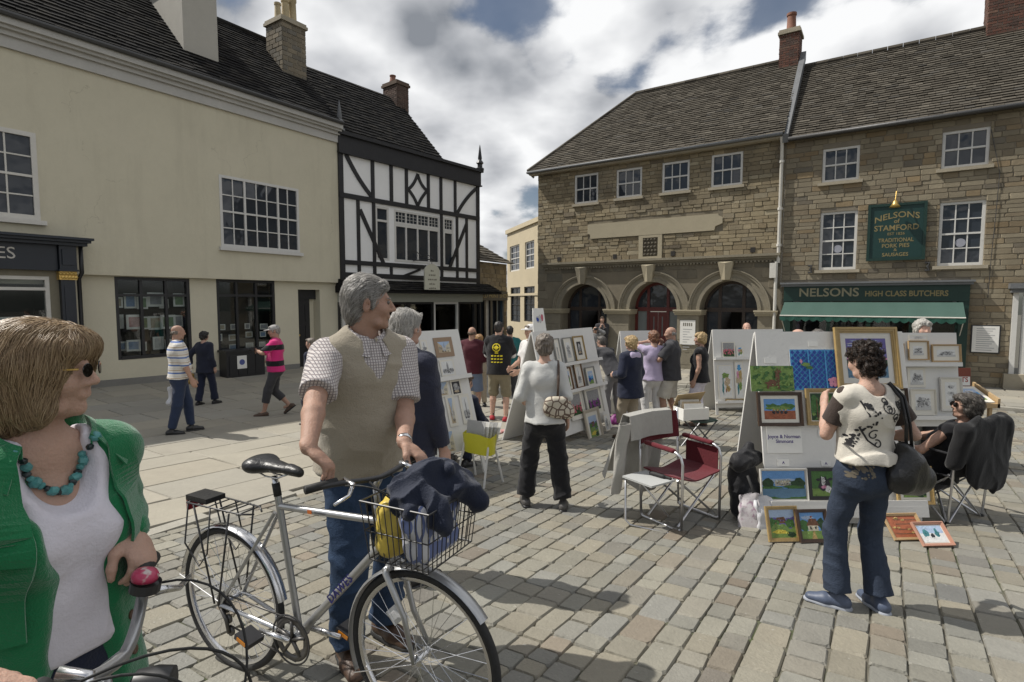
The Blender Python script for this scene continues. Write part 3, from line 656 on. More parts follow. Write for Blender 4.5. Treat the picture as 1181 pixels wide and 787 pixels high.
curve4([(245, 628), (300, 606)], .08); curve4([(345, 612), (318, 632)], .08)
sash(TF, hl, tb, 1, 1, M_white, out=-.03); 
def casement(r, n):
    u0, u1, z0, z1 = r; zt = z0+(z1-z0)*.73; w_ = sash(TF, (u0, u1, z0, zt-.002), tb, [1]*n, 1, M_white, out=-.02, fr=.08, mulls=tuple(i/n for i in range(1, n)))
    sash(TF, (u0, u1, zt, z1), tb, [3]*n, 3, M_white, out=-.02, fr=.07, bar=.012, meet=False, mulls=tuple(i/n for i in range(1, n)), name='leaded_light')
casement(hm, 4); casement(hr, 1)
q = MB(); LFr = hl; TF.box(q, hl[0]+.07, hl[1]-.07, hl[2]+(hl[3]-hl[2])*.72, hl[2]+(hl[3]-hl[2])*.76, -.06, .0); q.build('transom', M_white, tb)
def finial(f, u, z, out, h, parent, m, r=.09):
    q = MB(); q.lathe([(r*1.5, 0), (r*1.5, h*.07), (r*.9, h*.1), (r*.9, h*.22), (r*1.35, h*.27), (r*1.1, h*.33), (r*.6, h*.4), (r*.75, h*.46), (r*.25, h*.9), (0.005, h)], f.P(u, z, out), n=10); q.build('finial', m, parent, smooth=True, auto=35)
finial(TF, .05, tz1, .05, T4(62, 98)[1]-tz1, tb, M_lead, .11); finial(TF, tuR+.03, tz1, .05, 1.0, tb, M_black, .11)
# roof continues the cream building's ridge
uge = T4(376, 275)[0]
def Troof(s, r): return TF.P(-.25*r+s*(uge+.25*r)/(uge+.0001)*1.0, tz1-.12+2.95*r, .05-2.75*r)
mb = MB(); mb.poly([Troof(0, 0), Troof(uge, 0), Troof(uge, 1), Troof(0, 1)]); mb.poly([Troof(0, 1), Troof(uge, 1), TF.P(uge, tz1-.2, -6), TF.P(0, tz1-.2, -6)]); mb.poly([Troof(uge, 0), TF.P(uge, tz1-.2, -6), Troof(uge, 1)]); mb.build('roof', M_slate, tb, recalc=False)
slates(tb, Troof, uge, 22, .22, M_slate, rng)
cp = TF.P(uge-.12, 0, -2.6); chimney(tb, cp, TF.u, .3, .42, tz1+1.6, T4(270, 66, -2.7)[1], mat('sooty_brick', .2, .9, .3, 5, .5, 50, rnd=.2, ramp=[(0, (.06, .038, .03)), (.5, (.085, .052, .04)), (1, (.1, .07, .055))]), mat('dark_brick_cap', (.1, .07, .05), .9, .3), [(-.14, .28, .12, M_redpot), (.16, .12, .12, M_redpot)], rng, lim=90)
# shopfront under the jetty: slate pent roof, pale fascia, windows, hanging board
pz1 = T4(70, 636)[1]; pz0 = T4(70, 668, .75)[1]; tz0b = T4(300, 690, .1)[1]; 
mb = MB(); mb.prism([TF.P(-.1, pz1, .02), TF.P(-.1, pz0, .78), TF.P(-.1, pz0-.07, .78), TF.P(-.1, pz0-.07, -.3)], [TF.P(tuR+.5, pz1, .02), TF.P(tuR+.5, pz0, .78), TF.P(tuR+.5, pz0-.07, .78), TF.P(tuR+.5, pz0-.07, -.3)]); mb.build('pent_roof', M_slate, tb)
slates(tb, lambda s, r: TF.P(-.1+s, pz0+(pz1-pz0)*r, .8-.78*r), tuR+.6, 5, .2, M_slate, rng)
fz1 = pz0-.07; fz0 = fz1-.3; mb = MB(); TF.box(mb, -.02, tuR, fz0, fz1-.001, -.4, .2); mb.build('shop_fascia', mat('pale_green_paint', (.36, .37, .32), .6, .1), tb)
gz = zg(TF, tuR/2)-.5
us = [.0, .55, 1.15, 1.75, 2.7, 3.9, 5.2, tuR-.35, tuR]
us = [u*tuR/us[-1] for u in us]
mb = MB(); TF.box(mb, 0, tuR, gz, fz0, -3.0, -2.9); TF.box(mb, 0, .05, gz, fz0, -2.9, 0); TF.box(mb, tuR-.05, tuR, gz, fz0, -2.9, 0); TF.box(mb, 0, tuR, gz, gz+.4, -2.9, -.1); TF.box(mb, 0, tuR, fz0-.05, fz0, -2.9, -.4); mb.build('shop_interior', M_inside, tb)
stall = zg(TF, tuR/2)+.55
for i, (a, b) in enumerate(zip(us, us[1:])):
    if i == 2: 
        q = MB(); TF.box(q, a+.08, b-.08, gz, fz0-.3, -.25, -.2); q.build('door', M_navy, tb); continue
    q = MB(); TF.box(q, a, b, gz, stall, -.1, .06); q.build('stall_riser', M_navy, tb)
    w_ = MB(); TF.box(w_, a, a+.08, stall, fz0, -.05, .1); TF.box(w_, b-.06, b, stall, fz0, -.05, .095); TF.box(w_, a+.08, b-.06, stall, stall+.08, -.05, .09); TF.box(w_, a+.08, b-.06, fz0-.08, fz0, -.05, .09)
    w_ = w_.build('shop_window', M_white if i in (5, 0) else M_black, tb); q = MB(); TF.box(q, a+.08, b-.06, stall+.08, fz0-.08, .0, .006); q.build('pane', G_shop, w_)
shr = (us[3], us[-1], stall, fz0); showcards(TF, shr, 0, rng, gridspots(rng, 7, 2, .1, .4, .28), '%s small item from the left, %s, in the timbered house\'s shop window', 'print', 'goods in the timbered shop window', 2)
sb = TF.rect(*c4(313, 588), *c4(359, 668), .95); uc = (sb[0]+sb[1])/2; hw = (sb[1]-sb[0])/2
hs = empty('hanging_sign', TF.P(uc, sb[2], .95), label='pale round-topped board sign hung over the timbered shop', cat='sign')
pts = [(-hw, sb[2]), (hw, sb[2])]+[(hw*math.cos(t), sb[3]-hw*.75+hw*.75*math.sin(t)) for t in [math.pi*i/10 for i in range(11)]]
mb = MB(); mb.prism([TF.P(uc+a, z, .975) for a, z in pts], [TF.P(uc+a, z, .925) for a, z in pts]); mb.build('board', mat('sign_cream', (.5, .49, .4), .6, .1), hs)
zt_ = (sb[2]+sb[3])/2; dk = mat('sign_ink', (.16, .15, .12), .6, .1)
rg_ = random.Random(6)
for i, (wd_, n_) in enumerate(((.16, 2), (.34, 4), (.42, 5), (.3, 4), (.34, 5))):       # worn lettering, too faint to read
    q = MB()
    for k_ in range(n_): a_ = uc-wd_/2+wd_*k_/n_; TF.box(q, a_, a_+wd_/n_*rg_.uniform(.55, .85), sb[3]-.26-i*.15, sb[3]-.26-i*.15+rg_.uniform(.03, .06), .976, .978)
    tag(q.build('worn_lettering', dk, hs), kind='stuff')
mb = MB(); mb.tube([TF.P(uc, sb[3]+.16, 0), TF.P(uc, sb[3]+.16, 1.1)], .018, 6); mb.tube([TF.P(uc, sb[3]-.0, .95), TF.P(uc, sb[3]+.16, .95)], .01, 5)
mb.tube([TF.P(uc, sb[3]+.14, 1.05), TF.P(uc, sb[3]+.3, .8), TF.P(uc, sb[3]+.28, .45), TF.P(uc, sb[3]+.45, .2), TF.P(uc, sb[3]+.5, 0)], .012, 6); mb.build('iron_bracket', M_iron, hs)

# ================================================================== print shop beyond, beige house in the side street
PF = Fac(553, 20.4, Vector((.50, .866, 0))); PF.o = TF.P(tuR+.06, 0, -.2)
P4 = lambda x, y, out=0: PF.at(*c4(x, y), out)
M_rub = mat('rubble_stone', .2, .9, .25, 4, .5, 35, rnd=.2, ramp=[(0, (.21, .165, .1)), (.5, (.28, .23, .15)), (1, (.17, .14, .1))])
puR = P4(562, 640)[0]; pz1 = P4(485, 582)[1]
ps = empty('print_shop', PF.P(puR/2, zg(PF, 1)), label='small stone print shop with gold lettered fascia beside the timbered house', cat='building')
pg = zg(PF, puR/2)-.4; ff = PF.rect(*c4(478, 676), *c4(560, 702), .1); pf1, pf0 = P4(485, 672)[1], P4(485, 700)[1]
mb = MB(); PF.wall(mb, 0, puR, pg, pz1, [(.25, puR-.25, pg, pf0)], .3); mb.poly([PF.P(puR, pg), PF.P(puR, pg, -5), PF.P(puR, pz1, -5), PF.P(puR, pz1)]); mb.build('wall', mat('mortar', (.3, .27, .22)), ps)
masonry(PF, ps, 0, puR, pg, pz1, [(.25, puR-.25, pg, pf1)], .14, .22, .25, .5, M_rub, rng, limit=40)
mb = MB(); PF.box(mb, .15, puR-.1, pf0, pf1, -.05, .12); mb.build('fascia', M_black, ps)
text('OLD PRINT SHOP', (pf1-pf0)*.62, PF.T(puR*.5, (pf0+pf1)/2, .123), M_goldpaint, ps, bold=.004, sx=1.22)
for i in range(4):
    a, b = .25+(puR-.5)*i/4, .25+(puR-.5)*(i+1)/4; q = MB(); PF.box(q, a, a+.07, pg, pf0, -.2, -.05); PF.box(q, b-.05, b, pg, pf0, -.2, -.05); PF.box(q, a+.07, b-.05, pg, pg+1.0, -.2, -.08); w_ = q.build('shop_window', mat('slate_blue_paint', (.07, .11, .15), .5, .15) if i == 3 else M_black, ps)
    q = MB(); PF.box(q, a+.07, b-.05, pg+1.0, pf0, -.16, -.15); q.build('pane', G_dark if i != 1 else M_greyw, w_)
PR = lambda s, r: PF.P(-.2+s, pz1+1.25*r, .25-2.4*r)
mb = MB(); mb.poly([PR(0, 0), PR(puR+.4, 0), PR(puR+.4, 1), PR(0, 1)]); mb.build('roof', M_slate, ps, recalc=False); slates(ps, PR, puR+.4, 9, .2, M_stoneslate, rng)
chimney(ps, PF.P(puR*.55, 0, -2.2), PF.u, .75, .3, pz1, P4(520, 518, -2.2)[1], mat('dark_stack_stone', .1, .9, .3, rnd=.2, ramp=[(0, (.06, .055, .05)), (1, (.11, .1, .09))]), M_lead, [(.5, .2, .1, M_lead)], rng, bh=.18, bl=.4, brick='stone', lim=60)
BF = Fac(621, 26.5, Vector((.29, -.957, 0)))
be1 = BF.at(621, 256)[1]; buL = BF.at(585, 300)[0]
bh_ = empty('beige_house', BF.P(-2, ground(*BF.P(-2, 0).xy)), label='pale sandstone building glimpsed in the gap behind the arched hall', cat='building')
hs_ = [BF.rect(588, 285, 599, 312), BF.rect(605.5, 280, 616, 309), BF.rect(589, 332, 600, 372), BF.rect(604.5, 331, 616.5, 372)]
mb = MB(); BF.wall(mb, buL, 3.0, -2.2, be1, hs_, .2); BF.box(mb, buL-.05, 3.0, be1, be1+.22, -.3, .1); BF.box(mb, buL, 3.0, be1*.34, be1*.34+.12, .0, .05); mb.poly([BF.P(buL, -2.2), BF.P(buL, -2.2, -6), BF.P(buL, be1, -6), BF.P(buL, be1)]); mb.build('wall', mat('beige_ashlar', (.5, .43, .3), .85, .14, 1.3, .3, 30), bh_)
for i, h in enumerate(hs_): sash(BF, h, bh_, 2, 4 if i < 2 else 6, M_white if i < 2 else M_black, out=-.08)
# ================================================================== SETTING: arched hall and butcher's on the right
rng = random.Random(23)
c5 = lambda x, y: (600+x/3.147, 150+y/3.147)
c6 = lambda x, y: (880+x/2.625, 100+y/2.625)
R5 = lambda x, y, o=0: RF.at(*c5(x, y), o)
R6 = lambda x, y, o=0: RF.at(*c6(x, y), o)
def stain(zt, k=1.0):
    def h(c, out):
        n = c['mth']('MULTIPLY', c['mth']('SUBTRACT', c['noise'](.5, 5, .65), .47), 4.0, True)
        out = c['mix'](c['mth']('MULTIPLY', n, .75*k), out, (.06, .052, .04))
        n2 = c['mth']('MULTIPLY', c['mth']('SUBTRACT', c['noise'](.33, 4), .55), 5.0, True)
        return c['mix'](c['mth']('MULTIPLY', n2, .45), out, (.42, .36, .25))
    return h
M_wst = mat('warm_wall_stone', .3, .9, .24, 4, .55, 40, rnd=.16, hook=stain(0), ramp=[(0, (.23, .185, .115)), (.4, (.29, .24, .152)), (.7, (.205, .162, .10)), (.85, (.33, .285, .195)), (1, (.16, .13, .09))])
M_nst = mat('buff_wall_stone', .3, .9, .22, 4, .5, 40, rnd=.14, hook=stain(0, .6), ramp=[(0, (.225, .19, .13)), (.4, (.27, .232, .162)), (.7, (.195, .165, .115)), (.88, (.25, .185, .105)), (1, (.17, .15, .115))])
M_ash = mat('weathered_ashlar', .2, .9, .3, 3, .45, 40, rnd=.16, hook=stain(0), ramp=[(0, (.15, .13, .095)), (.5, (.21, .185, .135)), (1, (.12, .11, .085))])
M_arch = mat('arch_stone', (.225, .20, .148), .88, .3, 3, .4, 40)
M_tablet = mat('tablet_stone', (.37, .325, .23), .85, .12, 2, .3, 40)
M_mort = mat('wall_mortar', (.2, .175, .135), .95, .25, 4)
M_dmort = mat('dark_mortar', (.19, .165, .12), .95, .25, 4)
uA0 = R5(65, 400)[0]; uA1 = R5(955, 300)[0]; uN1 = RF.at(1330, 300)[0]
zeA = R5(500, 92)[1]; zeN = R6(400, 118)[1]
zgR = min(zg(RF, uA0), zg(RF, uN1))-.3
ha = empty('arched_hall', RF.P((uA0+uA1)/2, zg(RF, uA0)), label='old stone hall with three round arches and stone slate roof', cat='building')
wins = [RF.rect(*c5(x0, y0), *c5(x1, y1)) for x0, y0, x1, y1 in ((198, 166, 282, 262), (350, 146, 441, 240), (516, 121, 613, 219), (695, 92, 806, 198))]
zs0, zs1 = R5(110, 503)[1], R5(110, 484)[1]                  # string course
zsp = R5(300, 652)[1]                                       # springing of the arches
arch = []
for x0, x1, xo0, xo1, ya, yo in ((150, 315, 120, 345, 560, 528), (398, 570, 348, 603, 552, 515), (652, 862, 605, 905, 547, 507)):
    a, b = R5(x0, 650)[0], R5(x1, 650)[0]; oa, ob = R5(xo0, 650)[0], R5(xo1, 650)[0]; arch.append(((a+b)/2, (b-a)/2, (ob-oa)/2, R5((x0+x1)/2, ya)[1]-zsp, R5((xo0+xo1)/2, yo)[1]-zsp))
NA = 22
def apt(A, t, inner=True): c, ri, ro, hi, ho = A; return (c+(ri if inner else ro)*math.cos(t), zsp+(hi if inner else ho)*math.sin(t))
mb = MB(); RF.wall(mb, uA0, uA1, zs1, zeA, wins, .16)
edges = [uA0]
for A in arch: edges += [A[0]-A[1], A[0]+A[1]]
edges.append(uA1)
for i in range(0, len(edges), 2): mb.poly([RF.P(edges[i], zgR), RF.P(edges[i+1], zgR), RF.P(edges[i+1], zs1), RF.P(edges[i], zs1)])
DEP = .55
for A in arch:
    P_ = [apt(A, math.pi*(1-i/NA)) for i in range(NA+1)]
    for p, q in zip(P_, P_[1:]):
        mb.poly([RF.P(*p), RF.P(*q), RF.P(q[0], zs1), RF.P(p[0], zs1)]); mb.poly([RF.P(*p), RF.P(*p, -DEP), RF.P(*q, -DEP), RF.P(*q)])
    for u in (A[0]-A[1], A[0]+A[1]): mb.poly([RF.P(u, zgR), RF.P(u, zsp), RF.P(u, zsp, -DEP), RF.P(u, zgR, -DEP)])
mb.poly([RF.P(uA0, zgR), RF.P(uA0, zgR, -6), RF.P(uA0, zeA, -6), RF.P(uA0, zeA)])
mb.build('wall', M_dmort, ha, recalc=False)
tab = RF.rect(*c5(247, 340), *c5(735, 352)); tabz1, tabz0 = R5(490, 324)[1], R5(490, 380)[1]; stub = RF.rect(*c5(432, 385), *c5(515, 460))
hol = wins+[(tab[0], tab[1], tabz0, tabz1), (stub[0], stub[1], zs1, tabz0)]
masonry(RF, ha, uA0, uA1-.02, zs1, zeA-.02, hol, .09, .17, .18, .48, M_wst, rng, limit=260)
def in_arch(u, z, du, dz):
    for A in arch:
        for a in (-du, du):
            for b in (-dz, dz):
                x, y = (u+a-A[0])/(A[2]+.0), (z+b-zsp)/A[4]
                if z+b > zsp and x*x+y*y < 1 or z+b <= zsp+.2 and abs(u+a-A[0]) < A[2]*.93: return True
    return False
masonry(RF, ha, uA0, uA1-.02, zgR, zs0, [], .3, .36, .5, .9, M_ash, rng, gap=.008, rough=.002, curve=in_arch, limit=40, name='ashlar_block', stuff='ashlar_blocks')
# return wall of the hall round the corner, in coursed stone
SF = Fac(621, 22, -RN); SF.u = RN.copy(); SF.n = -RU; SF.o = RF.P(uA0, 0, 0)-SF.u*0
masonry(SF, ha, -6, 0, zgR, zeA-.02, [], .2, .3, .4, .8, M_ash, rng, limit=20, name='side_stone', stuff='side_stones')
for i, A in enumerate(arch):                                # moulded arch rings, keystones, imposts, piers
    q = MB()
    for lo, hi_, o in ((.0, .28, .07), (.28, .72, .035), (.72, .9, .09), (.9, 1.0, .12)):
        for k in range(NA*2):
            t0, t1 = math.pi*(1-k/NA/2), math.pi*(1-(k+1)/NA/2); I = lambda t, w: tuple(apt(A, t)[j]*(1-w)+apt(A, t, False)[j]*w for j in (0, 1))
            c = [I(t0, lo), I(t1, lo), I(t1, hi_), I(t0, hi_)]; q.prism([RF.P(*p, o) for p in c], [RF.P(*p, -.02) for p in c])
    q.build('arch_ring', M_arch, ha)
    kx = ((208, 248, 500, 560), (447, 492, 490, 552), (722, 777, 478, 545))[i]; a, b = R5(kx[0], 520)[0], R5(kx[1], 520)[0]; z1, z0 = R5(kx[0], kx[2])[1], R5(kx[0], kx[3])[1]; c = (a+b)/2; h = (b-a)/2
    z1 = min(z1, zs0-.01)
    F_ = [(c-h*.55, z0), (c+h*.55, z0), (c+h, z1), (c-h, z1)]; q = MB(); q.prism([RF.P(*p, .14+(.1 if p[1] == z1 else 0)) for p in F_], [RF.P(*p, 0) for p in F_])
    m1, m2 = RF.P(c, z0-.0, .22), RF.P(c, z1-.04, .30); q.add([RF.P(*p, .142+(.1 if p[1] == z1 else 0)) for p in F_]+[m1, m2], [(0, 4, 5, 3), (4, 1, 2, 5), (3, 5, 2), (0, 1, 4)]); q.build('keystone', M_tablet if i else M_arch, ha)
piers = [(uA0+.28, arch[0][0]-arch[0][1]), (arch[0][0]+arch[0][1], arch[1][0]-arch[1][1]), (arch[1][0]+arch[1][1], arch[2][0]-arch[2][1]), (arch[2][0]+arch[2][1], min(uA1-.1, arch[2][0]+arch[2][2]+.12))]
for a, b in piers:
    q = MB(); z = zgR; k = 0
    while z < zsp-.16:
        h = min(.42, zsp-.16-z); RF.box(q, a+.02, b-.02, z+.004, z+h-.004, -DEP+.01, .06+.004*(k % 2)); z += h; k += 1
    q.build('pier', M_arch, ha)
    q = MB()
    for z0, z1, o in ((-.16, -.1, .1), (-.1, -.03, .15), (-.03, .02, .19)): RF.box(q, a-.02-o*.4, b+.02+o*.4, zsp+z0+.001, zsp+z1, -DEP+.02, o)
    q.build('impost', M_tablet, ha)
q = MB()
for a, b, o in ((0, .3, .06), (.3, .62, .14), (.62, 1, .22)): RF.box(q, uA0+.3, uA1-.02, zs0+(zs1-zs0)*a+.001, zs0+(zs1-zs0)*b, 0, o)
sc_ = q.build('string_course', M_arch, ha); q = MB(); n = int((uA1-uA0-.4)/.11)
for i in range(n): RF.box(q, uA0+.34+i*.11, uA0+.34+i*.11+.055, zs0-.05, zs0+.001, .0, .1)
q.build('dentils', M_arch, sc_)
q = MB(); h = (tabz1-tabz0)
F_ = [(tab[0], tabz1), (tab[0], tabz0+h*.35), (tab[0]+.1, tabz0+h*.3), (tab[0]+.12, tabz0), (tab[1]-.25, tabz0), (tab[1]-.22, tabz0+h*.25), (tab[1], tabz0+h*.4), (tab[1], tabz0+h*.75), (tab[1]-.12, tabz0+h*.9), (tab[1]-.14, tabz1)]
q.prism([RF.P(*p, .06) for p in F_], [RF.P(*p, 0) for p in F_]); q.build('stone_tablet', M_tablet, ha)
cr = RF.rect(*c5(447, 393), *c5(500, 458)); q = MB(); RF.box(q, stub[0], cr[0], zs1, tabz0-.002, 0, .055); RF.box(q, cr[1], stub[1], zs1, tabz0-.002, 0, .055); RF.box(q, cr[0], cr[1], zs1, cr[2], 0, .055); RF.box(q, cr[0], cr[1], cr[3], tabz0-.002, 0, .055); q.build('crest_surround', M_tablet, ha)
q = MB(); RF.box(q, cr[0], cr[1], cr[2], cr[3], -.05, .015)
for i in range(4):
    for j in range(5): q.lathe([(.0, .05), (.04, .035), (.055, .0)][::-1], RF.P(cr[0]+(cr[1]-cr[0])*(i+.5+.25*(j % 2))/4.4, cr[2]+(cr[3]-cr[2])*(j+.5)/5, .015), RF.n, 7)
q.build('carved_crest', mat('dark_carving', (.10, .085, .06), .8, .4, 8), ha, smooth=False)
for x, y in ((142, 470), (345, 460), (555, 449), (845, 436)):
    u, z = R5(x, y); q = MB(); RF.box(q, u-.07, u+.07, z-.08, z+.08, .01, .045); q.build('painted_hole_shade', M_inside, ha)  # solid dark blocks: the shade inside each square hole is put into their colour
for r in wins: sash(RF, r, ha, 3, 2, M_white, out=-.05, sill=.07, sillm=M_stonetrim)
# doors behind the arches
M_oxred = mat('oxblood_paint', (.10, .017, .014), .4, .2, 3); M_brownw = mat('dark_oak', (.035, .022, .015), .5, .3, 5)
def arch_fill(A, kind):
    c, ri, ro, hi, ho = A; o = -DEP; q = MB(); bars = []
    zt = zsp+.02
    fm = M_brownw if kind != 1 else M_oxred
    RF.box(q, c-ri, c+ri, zt-.07, zt+.07, o-.06, o+.05)
    us_ = [c-ri, c-ri*.42, c+ri*.42, c+ri]
    for u in us_[1:-1]:
        zt2 = zsp+hi*math.sqrt(max(0, 1-((u-c)/ri)**2)); RF.box(q, u-.05, u+.05, zgR, zt2, o-.05, o+.04)
    for k in range(NA):
        t0, t1 = math.pi*(1-k/NA), math.pi*(1-(k+1)/NA); I = lambda t, w: (c+ri*w*math.cos(t), zsp+hi*w*math.sin(t)); p = [I(t0, .9), I(t1, .9), I(t1, 1), I(t0, 1)]; q.prism([RF.P(*s, o+.05) for s in p], [RF.P(*s, o-.05) for s in p])
    for s in (-1, 1): RF.box(q, c+s*ri-(.1 if s > 0 else 0), c+s*ri+(0 if s > 0 else .1), zgR, zt, o-.05, o+.04)
    fr = q.build('arch_frame', fm, ha)
    fan = [(c+ri*.9*math.cos(math.pi*i/NA), zsp+hi*.9*math.sin(math.pi*i/NA)) for i in range(NA+1)]; g_ = MB(); g_.prism([RF.P(*s, o-.0) for s in fan], [RF.P(*s, o-.008) for s in fan]); g_.build('fanlight', G_dark, fr)
    if kind == 1:
        a, b = us_[1]+.06, us_[2]-.06; m_ = (a+b)/2; ztop = zt-.1
        for x0, x1 in ((a, m_-.01), (m_+.01, b)):
            q = MB(); RF.box(q, x0, x0+.12, zgR, ztop, o-.03, o+.02); RF.box(q, x1-.12, x1, zgR, ztop, o-.03, o+.02); RF.box(q, x0+.12, x1-.12, ztop-.16, ztop, o-.03, o+.018); RF.box(q, x0+.12, x1-.12, zgR, zgR+1.3, o-.03, o+.012)
            d_ = q.build('door', M_oxred, ha); g_ = MB(); RF.box(g_, x0+.12, x1-.12, zgR+1.3, ztop-.16, o-.012, o-.004); g_.build('pane', mat('frosted_glass', (.16, .18, .18), .25, .1), d_)
        for x0, x1 in ((us_[0]+.1, us_[1]-.05), (us_[2]+.05, us_[3]-.1)): g_ = MB(); RF.box(g_, x0, x1, zgR, zt-.07, o-.02, o-.01); g_.build('side_pane', mat('frosted_glass', (.16, .18, .18), .25, .1), fr)
    else:
        a, b = us_[1]+.05, us_[2]-.05
        for x0, x1 in ((us_[0]+.1, us_[1]-.05), (us_[2]+.05, us_[3]-.1)): g_ = MB(); RF.box(g_, x0, x1, zgR+.9, zt-.07, o-.02, o-.01); g_.build('side_pane', G_dark, fr); q = MB(); RF.box(q, x0, x1, zgR, zgR+.9, o-.03, o+.01); q.build('side_panel', M_brownw, fr)
        q = MB(); RF.box(q, a, b, zgR, zt-.07, o-1.5, o-1.4); RF.box(q, a-.05, a, zgR, zt-.07, o-1.4, o); RF.box(q, b, b+.05, zgR, zt-.07, o-1.4, o); q.build('porch_recess', M_inside, ha)
for i, A in enumerate(arch): arch_fill(A, i)
nb = RF.rect(*c5(581, 690), *c5(634, 780), .08); q = MB(); RF.box(q, nb[0], nb[1], nb[2], nb[3], .075, .095)
nbo = empty('notice_board', RF.P((nb[0]+nb[1])/2, nb[2], .09), label='white paper notice fixed to the pier between the red door and right arch', cat='notice')
q.build('sheet', M_card, nbo); q = MB(); hx_ = nb[1]-nb[0]
for k in range(5): RF.box(q, nb[0]+hx_*(.2+.13*k), nb[0]+hx_*(.28+.13*k), nb[3]-.2, nb[3]-.09, .0955, .0965)
tag(q.build('heading', dk, nbo), kind='stuff')
q = MB()
for k in range(9): RF.box(q, nb[0]+.1, nb[1]-.1-.08*(k % 3), nb[3]-.32-k*.085, nb[3]-.295-k*.085, .0955, .0965)
q.build('printed_lines', mat('grey_ink', (.4, .4, .4), .7, .1), nbo)
# roofs
OV = .3
hipu = RF.at(733, 127, -2.9)[0]
def Aroof(s, r): return RF.P(uA0-OV+s, zeA+.02+3.25*r, OV-3.2*r)
AL = uA1-uA0+OV; hb = hipu-uA0+OV
mb = MB(); mb.poly([Aroof(0, 0), Aroof(AL, 0), Aroof(AL, 1), Aroof(hb, 1)]); mb.poly([Aroof(0, 0), Aroof(hb, 1), RF.P(uA0-OV, zeA, -6.1)]); mb.poly([RF.P(uA0-OV, zeA, -6.1), Aroof(hb, 1), Aroof(AL, 1), RF.P(uA1, zeA, -6.1)]); mb.build('roof', M_stoneslate, ha, recalc=False)
slates(ha, Aroof, AL, 36, .24, M_stoneslate, rng, test=lambda s, r: s > hb*r-.06, jit=.011, thick=.02)
q = MB()
for i in range(int((AL-hb)/.4)): a = Aroof(hb+i*.4+.005, 1.0); b = Aroof(hb+i*.4+.392, 1.0); q.tube([a+Vector((0, 0, .03)), b+Vector((0, 0, .03))], .1, 8)
for i in range(12): a = Aroof(hb*i/12, i/12); b = Aroof(hb*(i+.97)/12, (i+.97)/12); q.tube([a+Vector((0, 0, .04)), b+Vector((0, 0, .04))], .07, 6)
q.build('ridge_tiles', M_stoneslate, ha)
q = MB(); gu = [RF.P(uA0-OV-.02, zeA+.0, OV+.02), RF.P(uA1-.05, zeA+.0, OV+.02)]; q.tube(gu, .05, 8); q.tube([gu[0], RF.P(uA0-OV, zeA-.02, OV-.2), RF.P(uA0-OV+.1, zeA-.15, OV-.3)], .04, 8); q.build('gutter', M_lead, ha, smooth=True)
q = MB(); RF.box(q, uA0-OV+.04, uA1-.02, zeA-.1, zeA-.04, 0, OV-.04); q.build('soffit', M_stonetrim, ha)
q = MB(); u = R5(948, 200)[0]; q.tube([RF.P(u, zeA-.06, OV-.05), RF.P(u, zeA-.3, .1), RF.P(u, zs1-.3, .1)], .05, 8); q.tube([RF.P(u-.05, zs1-.25, .12), RF.P(u-.05, zgR, .12)], .05, 8); RF.box(q, u-.22, u-.04, zs1-.75, zs1-.3, .05, .2)
for z in (zeA-.8, zeA-2.2, zs1+.2): q.lathe([(.075, 0), (.075, .07)], RF.P(u, z, .1), n=8)
q.build('downpipe', M_greyw, ha, smooth=True, auto=40)
# ------------------------------------------------------------------ the butcher's
hn = empty('butchers_building', RF.P((uA1+uN1)/2, zg(RF, uN1)), label='buff stone house with green butcher shopfront and sash windows', cat='building')
nw = [RF.rect(*c6(*a), *c6(*b)) for a, b in (((182, 190), (290, 281)), ((545, 138), (683, 236)), ((175, 382), (280, 553)), ((537, 352), (665, 540)))]
fs1, fs0 = R6(350, 590)[1], R6(350, 650)[1]; sfu0, sfu1 = R6(63, 620, .15)[0], R6(628, 600, .15)[0]
shop = (sfu0+.08, sfu1-.1, zgR, fs0); door = (R6(752, 700)[0], R6(850, 700)[0], zgR, R6(760, 612)[1])
mb = MB(); RF.wall(mb, uA1, uN1, zgR, zeN, nw+[shop, door], .2, -.004); mb.build('wall', M_mort, hn, recalc=False)
masonry(RF, hn, uA1+.02, uN1, zgR, zeN-.02, nw+[shop, door, (sfu0, sfu1, fs0, fs1)], .10, .18, .2, .52, M_nst, rng, out=-.004, limit=300, rough=.006)
for i, r in enumerate(nw):
    w_ = sash(RF, r, hn, 3, 2 if i < 2 else 4, M_white, out=-.07, sill=.1, sillm=M_stonetrim)
    if i > 1: q = MB(); q.lathe([(.0, 0), (.11, 0), (.11, .004), (.0, .004)], RF.P((r[0]+r[1])/2, r[2]+(r[3]-r[2])*.36, -.082), RF.n, 20); q.build('window_sticker', mat('sticker_grey', (.3, .31, .36), .6, .2), w_)
for x, y in ((145, 553), (500, 545)):
    u, z = R6(x, y, .03); q = MB(); q.tube([RF.P(u-.07, z+.1, .05), RF.P(u+.02, z+.1, .05), RF.P(u-.02, z, .05), RF.P(u+.02, z-.1, .05), RF.P(u-.07, z-.1, .05)], .03, 6); q.build('wall_tie', M_iron, hn)
q = MB(); q.tube([RF.P(*R6(690, 130), .04), RF.P(*R6(716, 260), .04), RF.P(*R6(705, 380), .04), RF.P(*R6(690, 520), .04), RF.P(*R6(680, 640), .04)], .008, 5); q.build('cable', M_iron, hn)
